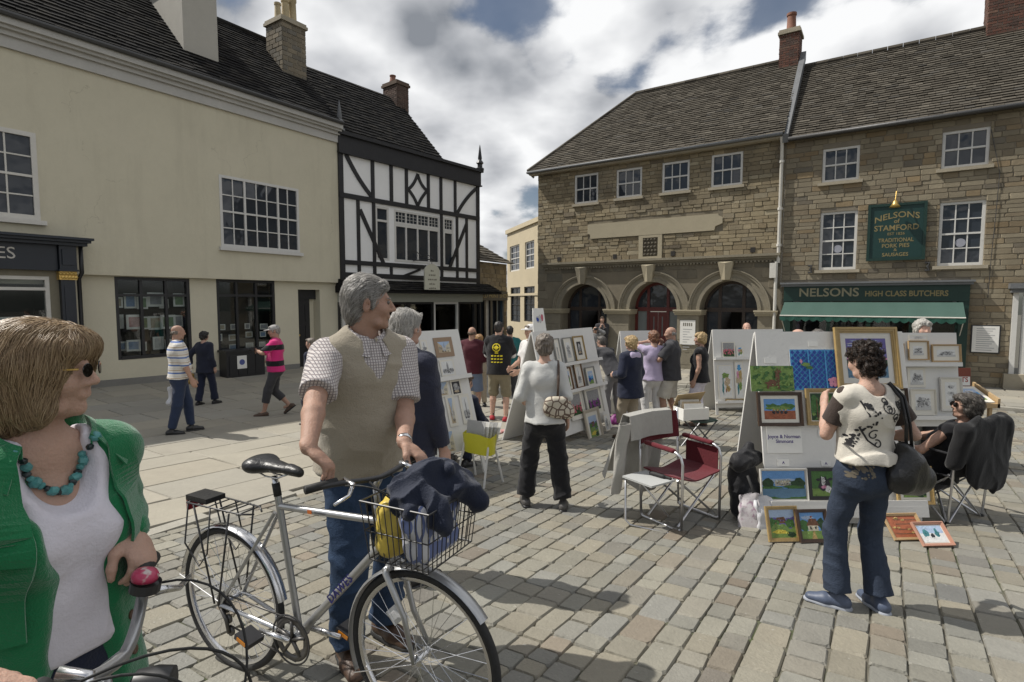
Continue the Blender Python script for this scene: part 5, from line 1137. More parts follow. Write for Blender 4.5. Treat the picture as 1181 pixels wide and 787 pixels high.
    def torso_prims(s, so, o=.012, hem=-.06, belly=0.0, bust=0.0, loose=0.0, top=True, neck=.0, hemflare=.0, yoke=1.0):
        k = s.k; b = s.bulk; m_ = s.sex == 'm'; S = s.S; R_ = s.RT; f = (1, .70 if m_ else .72, 1)
        wp, ww, wc = (.162, .152, .170) if m_ else (.172, .134, .148); wp, ww, wc = [x*k*b for x in (wp, ww, wc)]; ww = ww*(1-loose)+max(wp, wc)*loose
        pl = s.pel; hz = S(0, 0, hem); clip = [(hz, -s.tz)]
        so.cone(S(0, -.012, hem-.03), S(0, 0, .08), wp*1.06+o+.012+hemflare, (wp*.6+ww*.4)+o, .03, flat=(1, .82, 1), R_=R_, clip=clip); so.cone(S(0, 0, .08), S(0, .0, .22), (wp*.6+ww*.4)+o, ww+o, .04, flat=f, R_=R_, clip=clip)
        so.cone(S(0, 0, .22), S(0, 0, .37), ww+o, wc+o, .05, flat=f, R_=R_); so.cone(S(0, -.005, .37), S(0, -.015, .47), wc+o, wc*.82+o, .05, flat=f, R_=R_)
        if top:
            for i in (0, 1): y0 = S((-.04, .04)[i], -.02, .500); so.cone(y0, y0+(s.sh[i]-y0)*yoke, .062*k+o, .056*k+o*.6, .045)
            so.cone(S(-.06, -.06, .40), S(.06, -.06, .40), .075*k+o, .075*k+o, .06)
        if belly: so.ell(S(0, .075, .17), V3(.13, .10, .14)*k*b*belly, .07, R_, clip=clip)
        if bust:
            for e in (-1, 1): so.ell(S(e*.072, .088, .335), V3(.072, .062, .070)*k*b*bust, .045, R_)
    def sleeve(s, so, i, L, o=.014, cuff=.0, taper=1.0, first=True):
        """L 0..1 along the upper arm, 1..2 along the forearm"""
        k = s.k*(s.bulk**.35)*(1 if s.sex == 'm' else .92); a, e, w_ = s.sh[i], s.elb[i], s.wr[i]
        if L <= 1: p = a+(e-a)*L; d = nrm(e-a); so.cone(a, p+d*.03, .057*k+o, (.046*k+o+cuff), .035, clip=[(p, d)])
        else:
            p = e+(w_-e)*(L-1); d = nrm(w_-e); so.cone(a, e, .057*k+o, .042*k+o, .035); so.cone(e, p+d*.03, .042*k+o, (.030*k+o)*taper+cuff, .02, clip=[(p, d)])
    def top_(s, name, m, sleeves=(.55, .55), o=.014, hem=-.06, belly=0, bust=0, loose=.3, fold=.010, neckr=.068, vneck=0, cuff=.004, seed=1, hemflare=0, so=None, sub=None, neckz=0.0, yoke=1.0):
        so = so or Solid(); s.torso_prims(so, o, hem, belly, bust, loose, hemflare=hemflare, yoke=yoke)
        for i in (0, 1):
            if sleeves[i] is not None: s.sleeve(so, i, sleeves[i], o, cuff)
        k = s.k; so.cone(s.nb-s.tz*(.005-neckz)*k-s.ty*.005, s.nb+s.tz*.12*k+s.ty*.05*k, neckr*k, neckr*k*1.15, .012, op='-')
        if vneck: so.cone(s.nb+s.ty*.02*k, s.S(0, .11, .555-vneck*.6), .075*k, .05*k, .01, op='-'); so.cone(s.S(0, .11, .555-vneck*.6), s.S(0, .15, .555-vneck*1.5), .05*k, .012*k, .008, op='-')
        if sub: sub(so)
        return solid_obj(name, so, m, s.root, s.res, folds(fold, 8, 8, 10, seed) if fold else None)
    def bottom(s, name, m, length=(1.93, 1.93), o=.016, cuff=.0, waist=.10, fold=.010, seed=4, skirt=None, knee=None, seat=1.0):
        k = s.k; b = s.bulk; so = Solid(); R_ = s.RT; f = (1, .74, 1); m_ = s.sex == 'm'; wp = (.158 if m_ else .17)*k*b
        wz = s.S(0, 0, waist); so.cone(s.pel-V3(0, 0, .0), s.S(0, 0, waist+.03), wp+o*.5, (.146 if m_ else .138)*k*b+o*.5, .04, flat=f, R_=R_, clip=[(wz, s.tz)])
        for e in (-1, 1): so.ell(s.S(e*.07, -.055*seat, -.035), V3(.078, .08, .088)*k*b, .05, R_)
        for i in (0, 1):
            h, n, a = s.hip[i], s.knee[i], s.ank[i]; L = length[i]; kk = k*(b**.5); rk = (knee if knee else .060*kk+o)
            if L <= 1: p = h+(n-h)*L; d = nrm(n-h); so.cone(h, p+d*.03, .080*kk+o, (.070*kk+o+cuff), .04, clip=[(p, d)])
            else:
                p = n+(a-n)*(L-1); d = nrm(a-n); so.cone(h, n, .080*kk+o, rk, .04); so.cone(n, p+d*.03, rk, .042*kk+o+cuff, .03, clip=[(p, d)])
        def fo(P): return folds(fold, 9, 9, 12, seed)(P) if fold else 0*P[:, 0]
        return solid_obj(name, so, m, s.root, s.res, fo)
    def shoes(s, m, sole=None, high=.0, names='shoe', socks=None, sandal=False):
        k = s.k
        for i in (0, 1):
            a = s.ank[i]; th = -R(s.foot[i][3])*(1 if i else -1); fy = rotz(th) @ V3(0, 1, 0); fx = rotz(th) @ V3(1, 0, 0); fp = s.foot[i]
            g = V3(a[0], a[1], fp[2]); pit = fp[4] if len(fp) > 4 else 0
            up = V3(0, 0, 1)
            if pit: fy2 = nrm(fy*math.cos(R(pit))-up*math.sin(R(pit))); up = nrm(np.cross(fx, fy2)); fy = fy2; g = a-up*.08*k
            R_ = np.stack([fx, fy, up]); so = Solid(); cl = [(g+up*.004, -up)]
            so.cone(g-fy*.045*k+up*.042*k, g+fy*.07*k+up*.036*k, .041*k, .044*k, .02, clip=cl); so.cone(g+fy*.07*k+up*.036*k, g+fy*.155*k+up*.026*k, .044*k, .034*k, .02, flat=(1.12, 1, .85), R_=R_, clip=cl); so.cone(g-fy*.03*k+up*.05*k, a+up*(.0+high)*k, .041*k, .040*k, .02)
            o = solid_obj(names, so, m, s.root, min(s.res, .009)); 
            so = Solid(); so.cone(g-fy*.05*k, g+fy*.07*k, .044*k, .049*k, .01, clip=[(g+up*.022*k, up), (g-up*.002, -up)]); so.cone(g+fy*.07*k, g+fy*.16*k, .049*k, .040*k, .01, clip=[(g+up*.02*k, up), (g-up*.002, -up)]); solid_obj('sole', so, sole or MATS['black_paint'], o, min(s.res, .008))
            if socks is not None: so = Solid(); so.cone(a-up*.02, a+nrm(s.knee[i]-a)*.13*k, .039*k, .044*k, .01, clip=[(a+nrm(s.knee[i]-a)*.11*k, nrm(s.knee[i]-a))]); solid_obj('sock', so, socks, s.root, s.res)
    def hair(s, m, kind='short', seed=0, vol=1.0, name='hair'):
        so = Solid(); q = s.hs; H = s.Hd; Rh = s.RH.T; v = vol; D_ = lambda x, y, z: s.RH @ V3(x, y, z)
        if kind == 'short':      # swept back, clear of the ears
            so.ell(H(0, -.022, .042), V3(.082*v, .100, .088)*q, .01, Rh, clip=[(H(0, .062, .066), D_(0, 1, -.42)), (H(0, -.03, -.05), D_(0, .75, -1))]); so.ell(H(0, -.055, -.012), V3(.070*v, .062, .075)*q, .02, Rh, clip=[(H(0, .0, .0), D_(0, 1, -.3))])
            so.cone(H(-.045, .07, .082), H(.045, .07, .082), .020*q, .020*q, .02)
            for e in (-1, 1): so.ell(H(e*.072, .018, .0), V3(.008, .014, .03)*q, .01, Rh)
        elif kind == 'bald':
            for e in (-1, 1): so.ell(H(e*.062, -.04, -.002), V3(.018, .05, .034)*q, .015, Rh)
            so.ell(H(0, -.085, -.012), V3(.058, .026, .036)*q, .02, Rh)
        elif kind == 'bob':
            so.ell(H(0, -.012, .040), V3(.094*v, .112*v, .092*v)*q, .02, Rh, clip=[(H(0, .084, .03), D_(0, 1, -.25))])
            so.cone(H(0, -.055, .02), H(0, -.060, -.075), .096*q*v, .080*q*v, .03, flat=(1, .78, 1), R_=Rh)
            for e in (-1, 1): so.cone(H(e*.066, .015, .02), H(e*.070, .008, -.085), .042*q*v, .034*q*v, .03, flat=(.75, 1, 1), R_=Rh)
            so.cone(H(-.05, .082, .068), H(.055, .082, .058), .024*q, .022*q, .02)
        elif kind == 'fluffy':
            so.ell(H(0, -.018, .042), V3(.092*v, .108*v, .096*v)*q, .02, Rh, clip=[(H(0, .066, .05), D_(0, 1, -.35))]); so.ell(H(0, -.055, -.03), V3(.078*v, .066*v, .075)*q, .03, Rh)
            for e in (-1, 1): so.ell(H(e*.070, .0, -.005), V3(.022, .04, .05)*q, .02, Rh)
            so.cone(H(-.045, .074, .075), H(.045, .074, .075), .024*q, .024*q, .02)
        elif kind == 'curly':
            so.ell(H(0, -.018, .045), V3(.112*v, .122*v, .110*v)*q, .02, Rh, clip=[(H(0, .075, .04), D_(0, 1, -.3))]); so.ell(H(0, -.055, -.035), V3(.098*v, .078*v, .075)*q, .03, Rh)
        fr = dict(short=(.006, 30), bald=(.003, 50), bob=(.006, 26), fluffy=(.012, 34), curly=(.022, 42))[kind]
        def fo(P):
            L = (P-s.hc) @ s.RH; Q = L*V3(1, .8, .35)*fr[1]*1.4 if kind in ('short', 'bob') else L*fr[1]*1.3
            return -fr[0]*(vnoise(Q, seed)*2-1)-fr[0]*.5*(vnoise(Q*2.3, seed+1)*2-1)
        return solid_obj(name, so, m, s.root, min(s.res, .0075), fo)

    def cap(s, m, name='cap', brim=True):
        so = Solid(); q = s.hs; H = s.Hd; Rh = s.RH.T; D_ = lambda x, y, z: s.RH @ V3(x, y, z)
        so.ell(H(0, -.012, .045), V3(.088, .108, .085)*q, .01, Rh, clip=[(H(0, 0, .030), D_(0, -.12, -1))])
        if brim: so.ell(H(0, .115, .038), V3(.075, .075, .010)*q, .015, Rh)
        return solid_obj(name, so, m, s.root, min(s.res, .008))
from mathutils.bvhtree import BVHTree
def bvh(o): me = o.data; return BVHTree.FromPolygons([v.co.copy() for v in me.vertices], [tuple(p.vertices) for p in me.polygons])
def drape(o, verts2, faces, m, name, side=-1, lift=.003, parent=None, axis='y'):
    """lay a flat motif, given in the garment's (x, z), on the cloth: every point is dropped onto the surface"""
    t = bvh(o); out = []; d = Vector((0, -side, 0)) if axis == 'y' else Vector((-side, 0, 0))
    for a, z in verts2:
        org = Vector((a, side*1.5, z)) if axis == 'y' else Vector((side*1.5, a, z)); h = t.ray_cast(org, d); p = h[0] if h[0] is not None else Vector((a, side*.1, z)); out.append(p-d*lift)
    mb = MB(); mb.add(out, faces); return tag(mb.build(name, m, parent or o, local=True, recalc=False), kind='stuff')
def ribbon2(pts, wd):
    V = []; F = []; n = len(pts)
    for i, p in enumerate(pts):
        a = pts[max(0, i-1)]; b = pts[min(n-1, i+1)]; dx, dz = b[0]-a[0], b[1]-a[1]; L = math.hypot(dx, dz)+1e-9; w_ = wd[i] if isinstance(wd, list) else wd; V += [(p[0]-dz/L*w_/2, p[1]+dx/L*w_/2), (p[0]+dz/L*w_/2, p[1]-dx/L*w_/2)]
    for i in range(n-1): F.append((2*i, 2*i+1, 2*i+3, 2*i+2))
    return V, F
def merge2(parts):
    V = []; F = []
    for v, f in parts: b = len(V); V += v; F += [tuple(b+i for i in q) for q in f]
    return V, F
def disc2(c, r, n=12, r0=0.0, sx=1.0):
    o = [(c[0]+r*sx*math.cos(2*math.pi*i/n), c[1]+r*math.sin(2*math.pi*i/n)) for i in range(n)]
    if r0: V = o+[(c[0]+r0*sx*math.cos(2*math.pi*i/n), c[1]+r0*math.sin(2*math.pi*i/n)) for i in range(n)]; return V, [(i, (i+1) % n, n+(i+1) % n, n+i) for i in range(n)]
    return o+[c], [(i, (i+1) % n, n) for i in range(n)]
def text2(body, size, x, z, mirror=False, sx=1.0):
    cu = bpy.data.curves.new('txt', 'FONT'); cu.body = body; cu.size = size; cu.align_x = 'CENTER'; cu.align_y = 'CENTER'; cu.resolution_u = 2
    t = bpy.data.objects.new('txt', cu); COL.objects.link(t); dg = bpy.context.evaluated_depsgraph_get(); dg.update(); me = bpy.data.meshes.new_from_object(t.evaluated_get(dg)); bpy.data.objects.remove(t)
    return [(x+v.co.x*sx*(-1 if mirror else 1), z+v.co.y) for v in me.vertices], [tuple(p.vertices) for p in me.polygons]
def stripes(axis, freq, stops, base=None):
    """hook: hard-edged repeating bands along an object axis; stops = [(pos, colour or None for ground)]"""
    def h(c, out):
        N, L = c['N'], c['L']; sp = N.new('ShaderNodeSeparateXYZ'); L.new(c['src'], sp.inputs[0]); f = c['mth']('FRACT', c['mth']('MULTIPLY', sp.outputs[axis], freq)); 
        for a, b, col in stops: m = c['mth']('MULTIPLY', c['mth']('GREATER_THAN', f, a), c['mth']('LESS_THAN', f, b)); out = c['mix'](m, out, col)
        return out
    return h
def hooks(*hs):
    def h(c, out):
        for k in hs: out = k(c, out) or out
        return out
    return h
def height(base, topy): d = ray(590, topy); return (CAMZ+d.z/d.y*base.y-(base.z+.018))/1.0125
# ================================================================== PEOPLE in the square
M_rubber = mat('black_rubber', (.018, .018, .018), .7, .2, 10, .2, 60)
M_lblk = mat('black_leather', (.014, .014, .015), .38, .2, 14, .3, 70, coord='obj')
M_brownl = mat('brown_leather', (.07, .04, .025), .5, .25, 14, .3, 70, coord='obj')
H_grey = hair_mat('grey', (.36, .34, .31), (.10, .095, .09)); H_silver = hair_mat('silver', (.5, .48, .44), (.2, .19, .17)); H_brown = hair_mat('brown', (.12, .075, .045), (.03, .02, .014)); H_black = hair_mat('black', (.02, .016, .014), (.006, .005, .005))
H_blond = hair_mat('blond', (.52, .38, .19), (.22, .14, .06)); H_red = hair_mat('auburn', (.25, .11, .05), (.08, .035, .02)); H_dgrey = hair_mat('dark_grey', (.13, .115, .1), (.03, .027, .025)); H_gbrown = hair_mat('grey_brown', (.22, .185, .15), (.07, .055, .045))
C_black = cloth('black', (.012, .012, .014)); C_navy = cloth('navy', (.014, .018, .038)); C_denim = cloth('denim', (.035, .06, .115), bscale=220, var=.22); C_khaki = cloth('khaki', (.19, .165, .11)); C_white = cloth('white', (.62, .61, .6)); C_beige = cloth('beige', (.30, .255, .19)); C_maroon = cloth('maroon', (.07, .014, .022)); C_char = cloth('charcoal', (.045, .045, .05)); C_teal = cloth('teal', (.02, .13, .13)); C_grey = cloth('mid_grey', (.2, .2, .2)); C_lav = cloth('lavender', (.42, .36, .5)); C_stone = cloth('stone_white', (.5, .47, .41))
def far(px, py, top, face, label, depth=None, **kw):
    b = gpt(px, py) if depth is None else at_depth(px, py, depth)
    if depth is not None: b = Vector((b.x, b.y, ground(b.x, b.y)))
    H = kw.pop('H', None) or height(b, top); return Person(b, face, label, H=H, **kw)
# man in a striped polo walking off to the right
p = far(208, 501, 375, 35, 'bald man in white and blue striped polo walking past cream shop', sk='tan', res=.012, feet=[(-.08, .16, 0, 8), (.09, -.12, 0, 8)], hands=[(-.3, -.05, .82), (.26, .16, .86)], bulk=1.08, head=(10, -4))
p.body(legs=(0, 0)); p.hair(H_gbrown, 'bald'); p.bottom('trousers', cloth('dark_jeans', (.022, .034, .07)), seed=2); p.shoes(M_lblk)
p.top_('polo_shirt', cloth('striped', (.62, .6, .56), hook=hooks(stripes(2, 8.5, [(.0, .18, (.06, .13, .36)), (.42, .50, (.36, .24, .12)), (.66, .72, (.5, .48, .45))]))), sleeves=(1.15, 1.15), belly=.9, hem=-.02, cuff=.006)
p1_hand = p.wr[0]
# carrier bag in his hand: a thing of its own
def bag_plain(label, at, w_, h, d, m, rz=0.0, name='carrier_bag', handles=.1, seed=0, cat='bag', amp=.02):
    o = empty(name, at, rz, label, cat); so = Solid(); so.cone(V3(-w_/2+.03, 0, .05), V3(w_/2-.03, 0, .05), d*.9, d*.9, .03, flat=(1, 1, 1)); so.cone(V3(-w_/2+.04, 0, h-.03), V3(w_/2-.04, 0, h-.03), d*.35, d*.35, .03); so.cone(V3(-w_/2+.05, 0, .05), V3(-w_/2+.05, 0, h-.03), d*.8, d*.35, .05); so.cone(V3(w_/2-.05, 0, .05), V3(w_/2-.05, 0, h-.03), d*.8, d*.35, .05); so.cone(V3(0, 0, .05), V3(0, 0, h-.03), d*.9, d*.35, .05); so.clip(V3(0, 0, 0), V3(0, 0, -1))
    solid_obj('body', so, m, o, .009, folds(amp if handles > .02 else .009, 14, 14, 8, seed))
    for e in (-1, 1) if handles > .02 else ():
        q = MB(); q.tube([(-w_*.2, e*.01, h-.03), (-w_*.12, e*.012, h+handles*.7), (0, e*.012, h+handles), (w_*.12, e*.012, h+handles*.7), (w_*.2, e*.01, h-.03)], .008, 6); q.build('handle', m, o, local=True, smooth=True)
    return o
wp = WM[p.root] @ Vector(p.wr[0]); M_plast = mat('white_plastic_bag', (.6, .6, .62), .4, .15, 12, .2, 40, coord='obj')
bag_plain('white carrier bag held low by the man in striped polo', (wp.x, wp.y, wp.z-.46), .2, .3, .05, M_plast, R(35))
# figure in a dark suit, back turned
p = far(238, 468, 382, 75, 'person in dark navy suit walking away with mustard handbag', sk='fair', res=.013, sex='f', feet=[(-.07, -.12, 0, 5), (.08, .14, 0, 5)], hands=[(-.24, -.12, .80), None])
p.body(); p.hair(H_black, 'fluffy'); p.bottom('trousers', C_navy, cuff=.02); p.shoes(M_lblk); p.top_('jacket', cloth('suit_navy', (.016, .019, .034)), sleeves=(1.92, 1.92), hem=-.14, o=.026, loose=.6)
wp = WM[p.root] @ Vector(p.wr[0]); bag_plain('mustard yellow handbag hanging from the dark-suited walker\'s hand', (wp.x-.03, wp.y, wp.z-.38), .3, .2, .06, mat('mustard_leather', (.34, .21, .05), .5, .2, 12, .2, 60, coord='obj'), R(75), 'handbag', .12)
# man in pink and black with a cap
p = far(319, 480, 374, 195, 'man in pink and black rugby shirt and grey cap, hand on hip', sk='tan', res=.012, feet=[(-.08, .2, 0, 10), (.1, -.22, .08, 10, 38)], hands=[(-.1, .28, 1.2), (.24, .1, 1.02)], poles=[(-1, -.3, -.3), (1, -.8, .1)], head=(10, -6), bulk=1.05)
p.body(legs=(1, 1)); p.hair(H_grey, 'short'); p.cap(cloth('cap_grey', (.34, .33, .32))); p.bottom('cropped_trousers', C_char, (1.55, 1.55), cuff=.012); p.shoes(M_brownl, sole=M_rubber)
p.top_('rugby_shirt', cloth('pink_black', (.55, .028, .17), hook=hooks(stripes(2, 3.4, [(.12, .45, (.012, .012, .014))]))), sleeves=(.95, .95), belly=.8, hem=-.05, loose=.7, cuff=.012)
q = MB(); c = p.wr[0]+V3(.02, .06, .03); q.box(c[0]-.06, c[0]+.06, c[1]-.02, c[1]+.02, c[2]-.04, c[2]+.04); q.lathe([(.03, 0), (.03, .05), (.025, .05)], (c[0], c[1]+.02, c[2]), (0, 1, 0), 10)
cm = empty('compact_camera', WM[p.root] @ Vector((c[0], c[1], c[2]-.04)), p.rz, 'black compact camera held by the man in the pink shirt', 'camera'); inv = Matrix.Translation((-c[0], -c[1], -c[2]+.04)); q.v = [tuple(inv @ Vector(v)) for v in q.v]; q.build('body', M_rubber, cm, local=True)
# passer-by almost hidden behind the grey-haired man
p = far(360, 440, 398, 170, 'passer-by with only a cheek showing behind the grey-haired cyclist', depth=9.3, sk='pink', res=.016, sex='f', H=1.46); p.body(); p.hair(H_gbrown, 'short'); p.bottom('trousers', C_navy); p.shoes(M_lblk); p.top_('coat', C_navy, sleeves=(1.9, 1.9))
# group at the print boards, centre left
p = far(545, 482, 377, 80, 'balding man in maroon sweater facing away by the print boards', sk='tan', res=.013, hands=[(-.12, .22, 1.05), (.14, .24, 1.05)], bulk=1.05)
p.body(legs=(1, 1)); p.hair(H_brown, 'bald', vol=1.1); p.bottom('shorts', cloth('grey_blue', (.13, .17, .25)), (.95, .95), cuff=.01); p.shoes(M_lblk); p.top_('sweater', C_maroon, sleeves=(1.9, 1.9), loose=.7, o=.022)
p = far(553, 480, 386, 100, 'person with orange blond hair half hidden behind black T-shirt', depth=11.3, sk='fair', sex='f', res=.014); p.body(); p.hair(hair_mat('ginger', (.42, .24, .09), (.16, .08, .03)), 'fluffy', vol=1.1); p.bottom('trousers', C_beige); p.shoes(M_lblk); p.top_('top', C_beige, sleeves=(.8, .8))
p = far(588, 483, 376, 95, 'person in teal shirt almost hidden behind the black T-shirt man', depth=11.6, sk='tan', res=.014); p.body(); p.hair(H_black, 'short'); p.bottom('trousers', C_char); p.shoes(M_lblk); p.top_('shirt', C_teal, sleeves=(1.3, 1.3))
p = far(575, 487, 371, 78, 'man in black T-shirt with yellow back print and khaki shorts', sk='fair', res=.011, feet=[(-.13, .05, 0, 12), (.14, -.03, 0, 18)], hands=[(-.02, .26, 1.12), (.03, .28, 1.1)], poles=[(-1, -.2, -.3), (1, -.2, -.3)], bulk=1.1)
p.body(legs=(1, 1)); p.hair(H_black, 'short'); p.bottom('shorts', C_khaki, (1.02, 1.02), cuff=.022, o=.026); p.shoes(mat('red_canvas', (.32, .02, .03), .8, .15, 12, coord='obj'), socks=C_black)
t_ = p.top_('t_shirt', C_black, sleeves=(.88, .88), hem=-.08, loose=.8, o=.024, cuff=.02)
so = Solid(); [p.sleeve(so, i, 1.25, .017) for i in (0, 1)]; solid_obj('white_undersleeves', so, C_white, p.root, p.res)
zc_ = p.S(0, 0, .40)[2]; drape(t_, *merge2([disc2((0, zc_), .075, 20, .058), disc2((0, zc_), .035, 12), ribbon2([(0, zc_-.06), (0, zc_+.06)], .016), ribbon2([(-.05, zc_), (.05, zc_)], .016), ribbon2([(-.03, zc_-.095), (.03, zc_-.095)], .02)]+[ribbon2([(-.1+i*.055, zc_-.15-j*.055), (-.06+i*.055, zc_-.145-j*.055)], .026-.004*j) for i in range(4) for j in range(3)]), mat('yellow_print', (.68, .55, .02), .7, .1), 'back_print')
p = far(612, 470, 374, 215, 'man in white polo and white cap beside the framed picture board', depth=8.8, sk='tan', res=.012, hands=[(-.1, .3, 1.02), (.12, .3, 1.05)]); p.body(); p.cap(C_white); p.hair(H_gbrown, 'short'); p.bottom('trousers', C_beige); p.shoes(M_lblk); p.top_('polo_shirt', C_white, sleeves=(.7, .7), loose=.5, belly=.8)
p = far(524, 520, 452, 60, 'person in navy crouching behind the left print board', depth=6.6, H=1.7, sk='fair', res=.014, lean=35, pelvis=(0, -.12, .40), feet=[(-.16, .12, 0, 10), (.16, .0, 0, 10)], hands=[(-.15, .5, .45), (.15, .5, .45)]); p.body(); p.hair(H_brown, 'short'); p.bottom('trousers', C_navy); p.shoes(M_lblk); p.top_('jacket', C_navy, sleeves=(1.9, 1.9))
# by the arches
p = far(686, 429, 377, 268, 'man in grey jacket holding a camera to his face near the arches', sk='fair', res=.016, hands=[(-.07, .16, 1.38), (.07, .16, 1.38)], poles=[(-1, 0, -.6), (1, 0, -.6)]); p.body(); p.hair(H_silver, 'bald'); p.bottom('jeans', C_denim); p.shoes(M_lblk); p.top_('jacket', C_grey, sleeves=(1.9, 1.9), o=.026)
q = MB(); q.box(-.06, .06, -.03, .03, 0, .08); q.lathe([(.03, .03), (.03, .08)], (0, 0, .04), (0, 1, 0), 10); hp = WM[p.root] @ Vector((0, .19, 1.36)); cm = empty('photo_camera', hp, p.rz, 'dark camera raised by the photographer near the arches', 'camera'); q.build('body', M_rubber, cm, local=True)
p = far(694, 430, 376, 262, 'person in dark coat standing behind the photographer', depth=20.0, H=1.74, sk='fair', res=.018, hands=[(-.08, .2, 1.38), (.08, .2, 1.38)]); p.body(); p.hair(H_brown, 'short'); p.bottom('trousers', C_char); p.shoes(M_lblk); p.top_('coat', C_char, sleeves=(1.9, 1.9), hem=-.2, o=.03)
p = far(708, 470, 404, 120, 'grey-jumpered person bending behind the small easel', depth=9.9, H=1.62, sk='fair', res=.014, lean=40, hands=[(-.1, .62, 1.0), (.12, .62, 1.0)], head=(0, 20)); p.body(); p.hair(H_dgrey, 'short'); p.bottom('trousers', C_grey); p.shoes(M_lblk); p.top_('jumper', C_char, sleeves=(1.9, 1.9))
# group right of centre
p = far(726, 509, 388, 128, 'blond woman in navy jacket with lavender hood and cropped beige trousers', sk='fair', sex='f', res=.011, feet=[(-.06, .1, 0, 5), (.07, -.08, 0, 5)], hands=[(-.16, .18, .98), None], bulk=1.08)
p.body(legs=(1, 1)); p.hair(H_blond, 'fluffy', vol=1.12); p.bottom('cropped_trousers', C_beige, (1.5, 1.5), cuff=.008, o=.02); p.shoes(M_brownl); p.top_('jacket', C_navy, sleeves=(1.9, 1.9), hem=-.18, o=.03, loose=.9, hemflare=.02)
so = Solid(); so.cone(p.S(-.07, -.08, .52), p.S(.07, -.08, .52), .06, .06, .04); so.cone(p.S(-.08, .0, .55), p.S(.08, .0, .55), .04, .04, .03); solid_obj('hood', so, C_lav, p.root, .01, folds(.01))
p = far(752, 488, 382, 100, 'auburn-haired woman in lavender top, hand raised to her brow', depth=9.3, sk='fair', sex='f', res=.011, hands=[(-.07, .12, 1.44), None], poles=[(-1, .3, -.3), None]); p.body(); p.hair(H_red, 'fluffy', vol=1.08); p.bottom('trousers', C_white); p.shoes(M_brownl); p.top_('top', C_lav, sleeves=(.5, .5), bust=1)
p = far(772, 492, 377, 152, 'bald man in charcoal shirt and stone shorts, hand on chin', sk='tan', res=.010, feet=[(-.1, .08, 0, 10), (.1, -.08, 0, 10)], hands=[(-.06, .24, 1.12), (.02, .17, 1.42)], poles=[(-1, -.2, -.2), (1, .1, -.6)], bulk=1.12, head=(15, -6))
p.body(legs=(1, 1)); p.hair(H_grey, 'bald'); p.bottom('shorts', C_stone, (.95, .95), cuff=.022, o=.026); p.shoes(M_brownl); p.top_('shirt', C_char, sleeves=(.85, .85), hem=-.09, loose=.9, belly=1.0, o=.022, cuff=.012)
p = far(805, 493, 384, 150, 'blond woman in black sleeveless top and white cropped trousers', sk='tan', sex='f', res=.010, feet=[(-.08, .06, 0, 8), (.08, -.06, 0, 8)], hands=[None, (.22, .06, .82)], bulk=1.12, head=(10, 0))
p.body(legs=(1, 1)); p.hair(H_blond, 'fluffy', vol=1.1); p.bottom('cropped_trousers', cloth('lilac_white', (.56, .53, .6)), (1.45, 1.45), cuff=.012, o=.02); p.shoes(M_brownl); p.top_('top', C_black, sleeves=(.08, .08), hem=-.07, bust=1.05, loose=.5, vneck=.1)
# heads showing above the boards on the right
for px, top, dep, hm, hk, lab, sx in ((858, 372, 11.6, H_grey, 'bald', 'grey balding man seen over the watercolour board', 'm'), (917, 379, 5.6, H_grey, 'bald', 'bald head poking up behind the big white display board', 'm'), (940, 380, 6.3, H_dgrey, 'short', 'dark-haired head just above the lattice painting\'s board', 'm'), (1058, 369, 6.9, H_silver, 'fluffy', 'silver-haired person standing behind the sketch board', 'f')):
    p = far(px, 480, top, 262, lab, depth=dep, sex=sx, sk='pink', res=.011); p.body(); p.hair(hm, hk, vol=1.05); p.bottom('trousers', C_char); p.shoes(M_lblk); p.top_('shirt', C_grey if px != 858 else C_navy, sleeves=(1.8, 1.8))
# woman in the middle, walking towards the boards
p = far(628, 589, 386, 92, 'woman in white top and black trousers walking past the boards', sk='fair', sex='f', res=.008, feet=[(-.17, .10, 0, 6), (.17, -.03, 0, 10)], hands=[(-.19, .22, .98), (.215, .05, .84)], poles=[(-.3, -1, 0), (.2, -1, 0)], bulk=.98, head=(-12, 2), lean=3)
PC = p
p.body(); p.hair(H_gbrown, 'fluffy', vol=1.05); p.bottom('trousers', C_black, cuff=.022, o=.024, fold=.014, knee=.082); p.shoes(mat('grey_leather', (.08, .075, .07), .5, .2, 14, coord='obj')); t_ = p.top_('top', cloth('white_jersey', (.52, .52, .5)), sleeves=(1.1, 1.1), hem=-.04, loose=.55, bust=.9, cuff=.01, o=.014, fold=.013)
hb = empty('handbag', p.root.matrix_basis @ Vector((0, 0, 0)) if False else WM[p.root] @ Vector(p.S(.13, -.16, .06)), p.rz, 'cream patterned shoulder bag on the white-topped woman\'s back', 'bag')
def pat(c, out):
    N, L = c['N'], c['L']; v = N.new('ShaderNodeTexVoronoi'); v.feature = 'DISTANCE_TO_EDGE'; v.inputs['Scale'].default_value = 17; L.new(c['src'], v.inputs['Vector']); return c['mix'](c['mth']('LESS_THAN', v.outputs[0], .09), out, (.12, .08, .06))
so = Solid(); so.cone(V3(-.10, 0, .05), V3(.09, 0, .03), .05, .05, .03, flat=(1, .8, 1.5), R_=np.eye(3)); so.cone(V3(-.08, 0, .12), V3(.04, 0, .13), .04, .035, .05); solid_obj('body', so, mat('patterned_canvas', (.5, .45, .36), .7, .12, 12, .2, 60, coord='obj', hook=pat), hb, .008, folds(.008))
q = MB(); L_ = WM[hb].inverted() @ WM[p.root]; a = [L_ @ Vector(v) for v in (p.S(.1, -.16, .12), p.S(.115, -.155, .25), p.S(.125, -.15, .40), p.S(.13, -.1, .53), p.S(.135, -.02, .575), p.S(.14, .06, .53), p.S(.16, .13, .35), p.S(.19, .08, .2), p.S(.2, -.08, .14))]; q.tube(a, .011, 8); q.build('strap', M_brownl, hb, local=True, smooth=True)
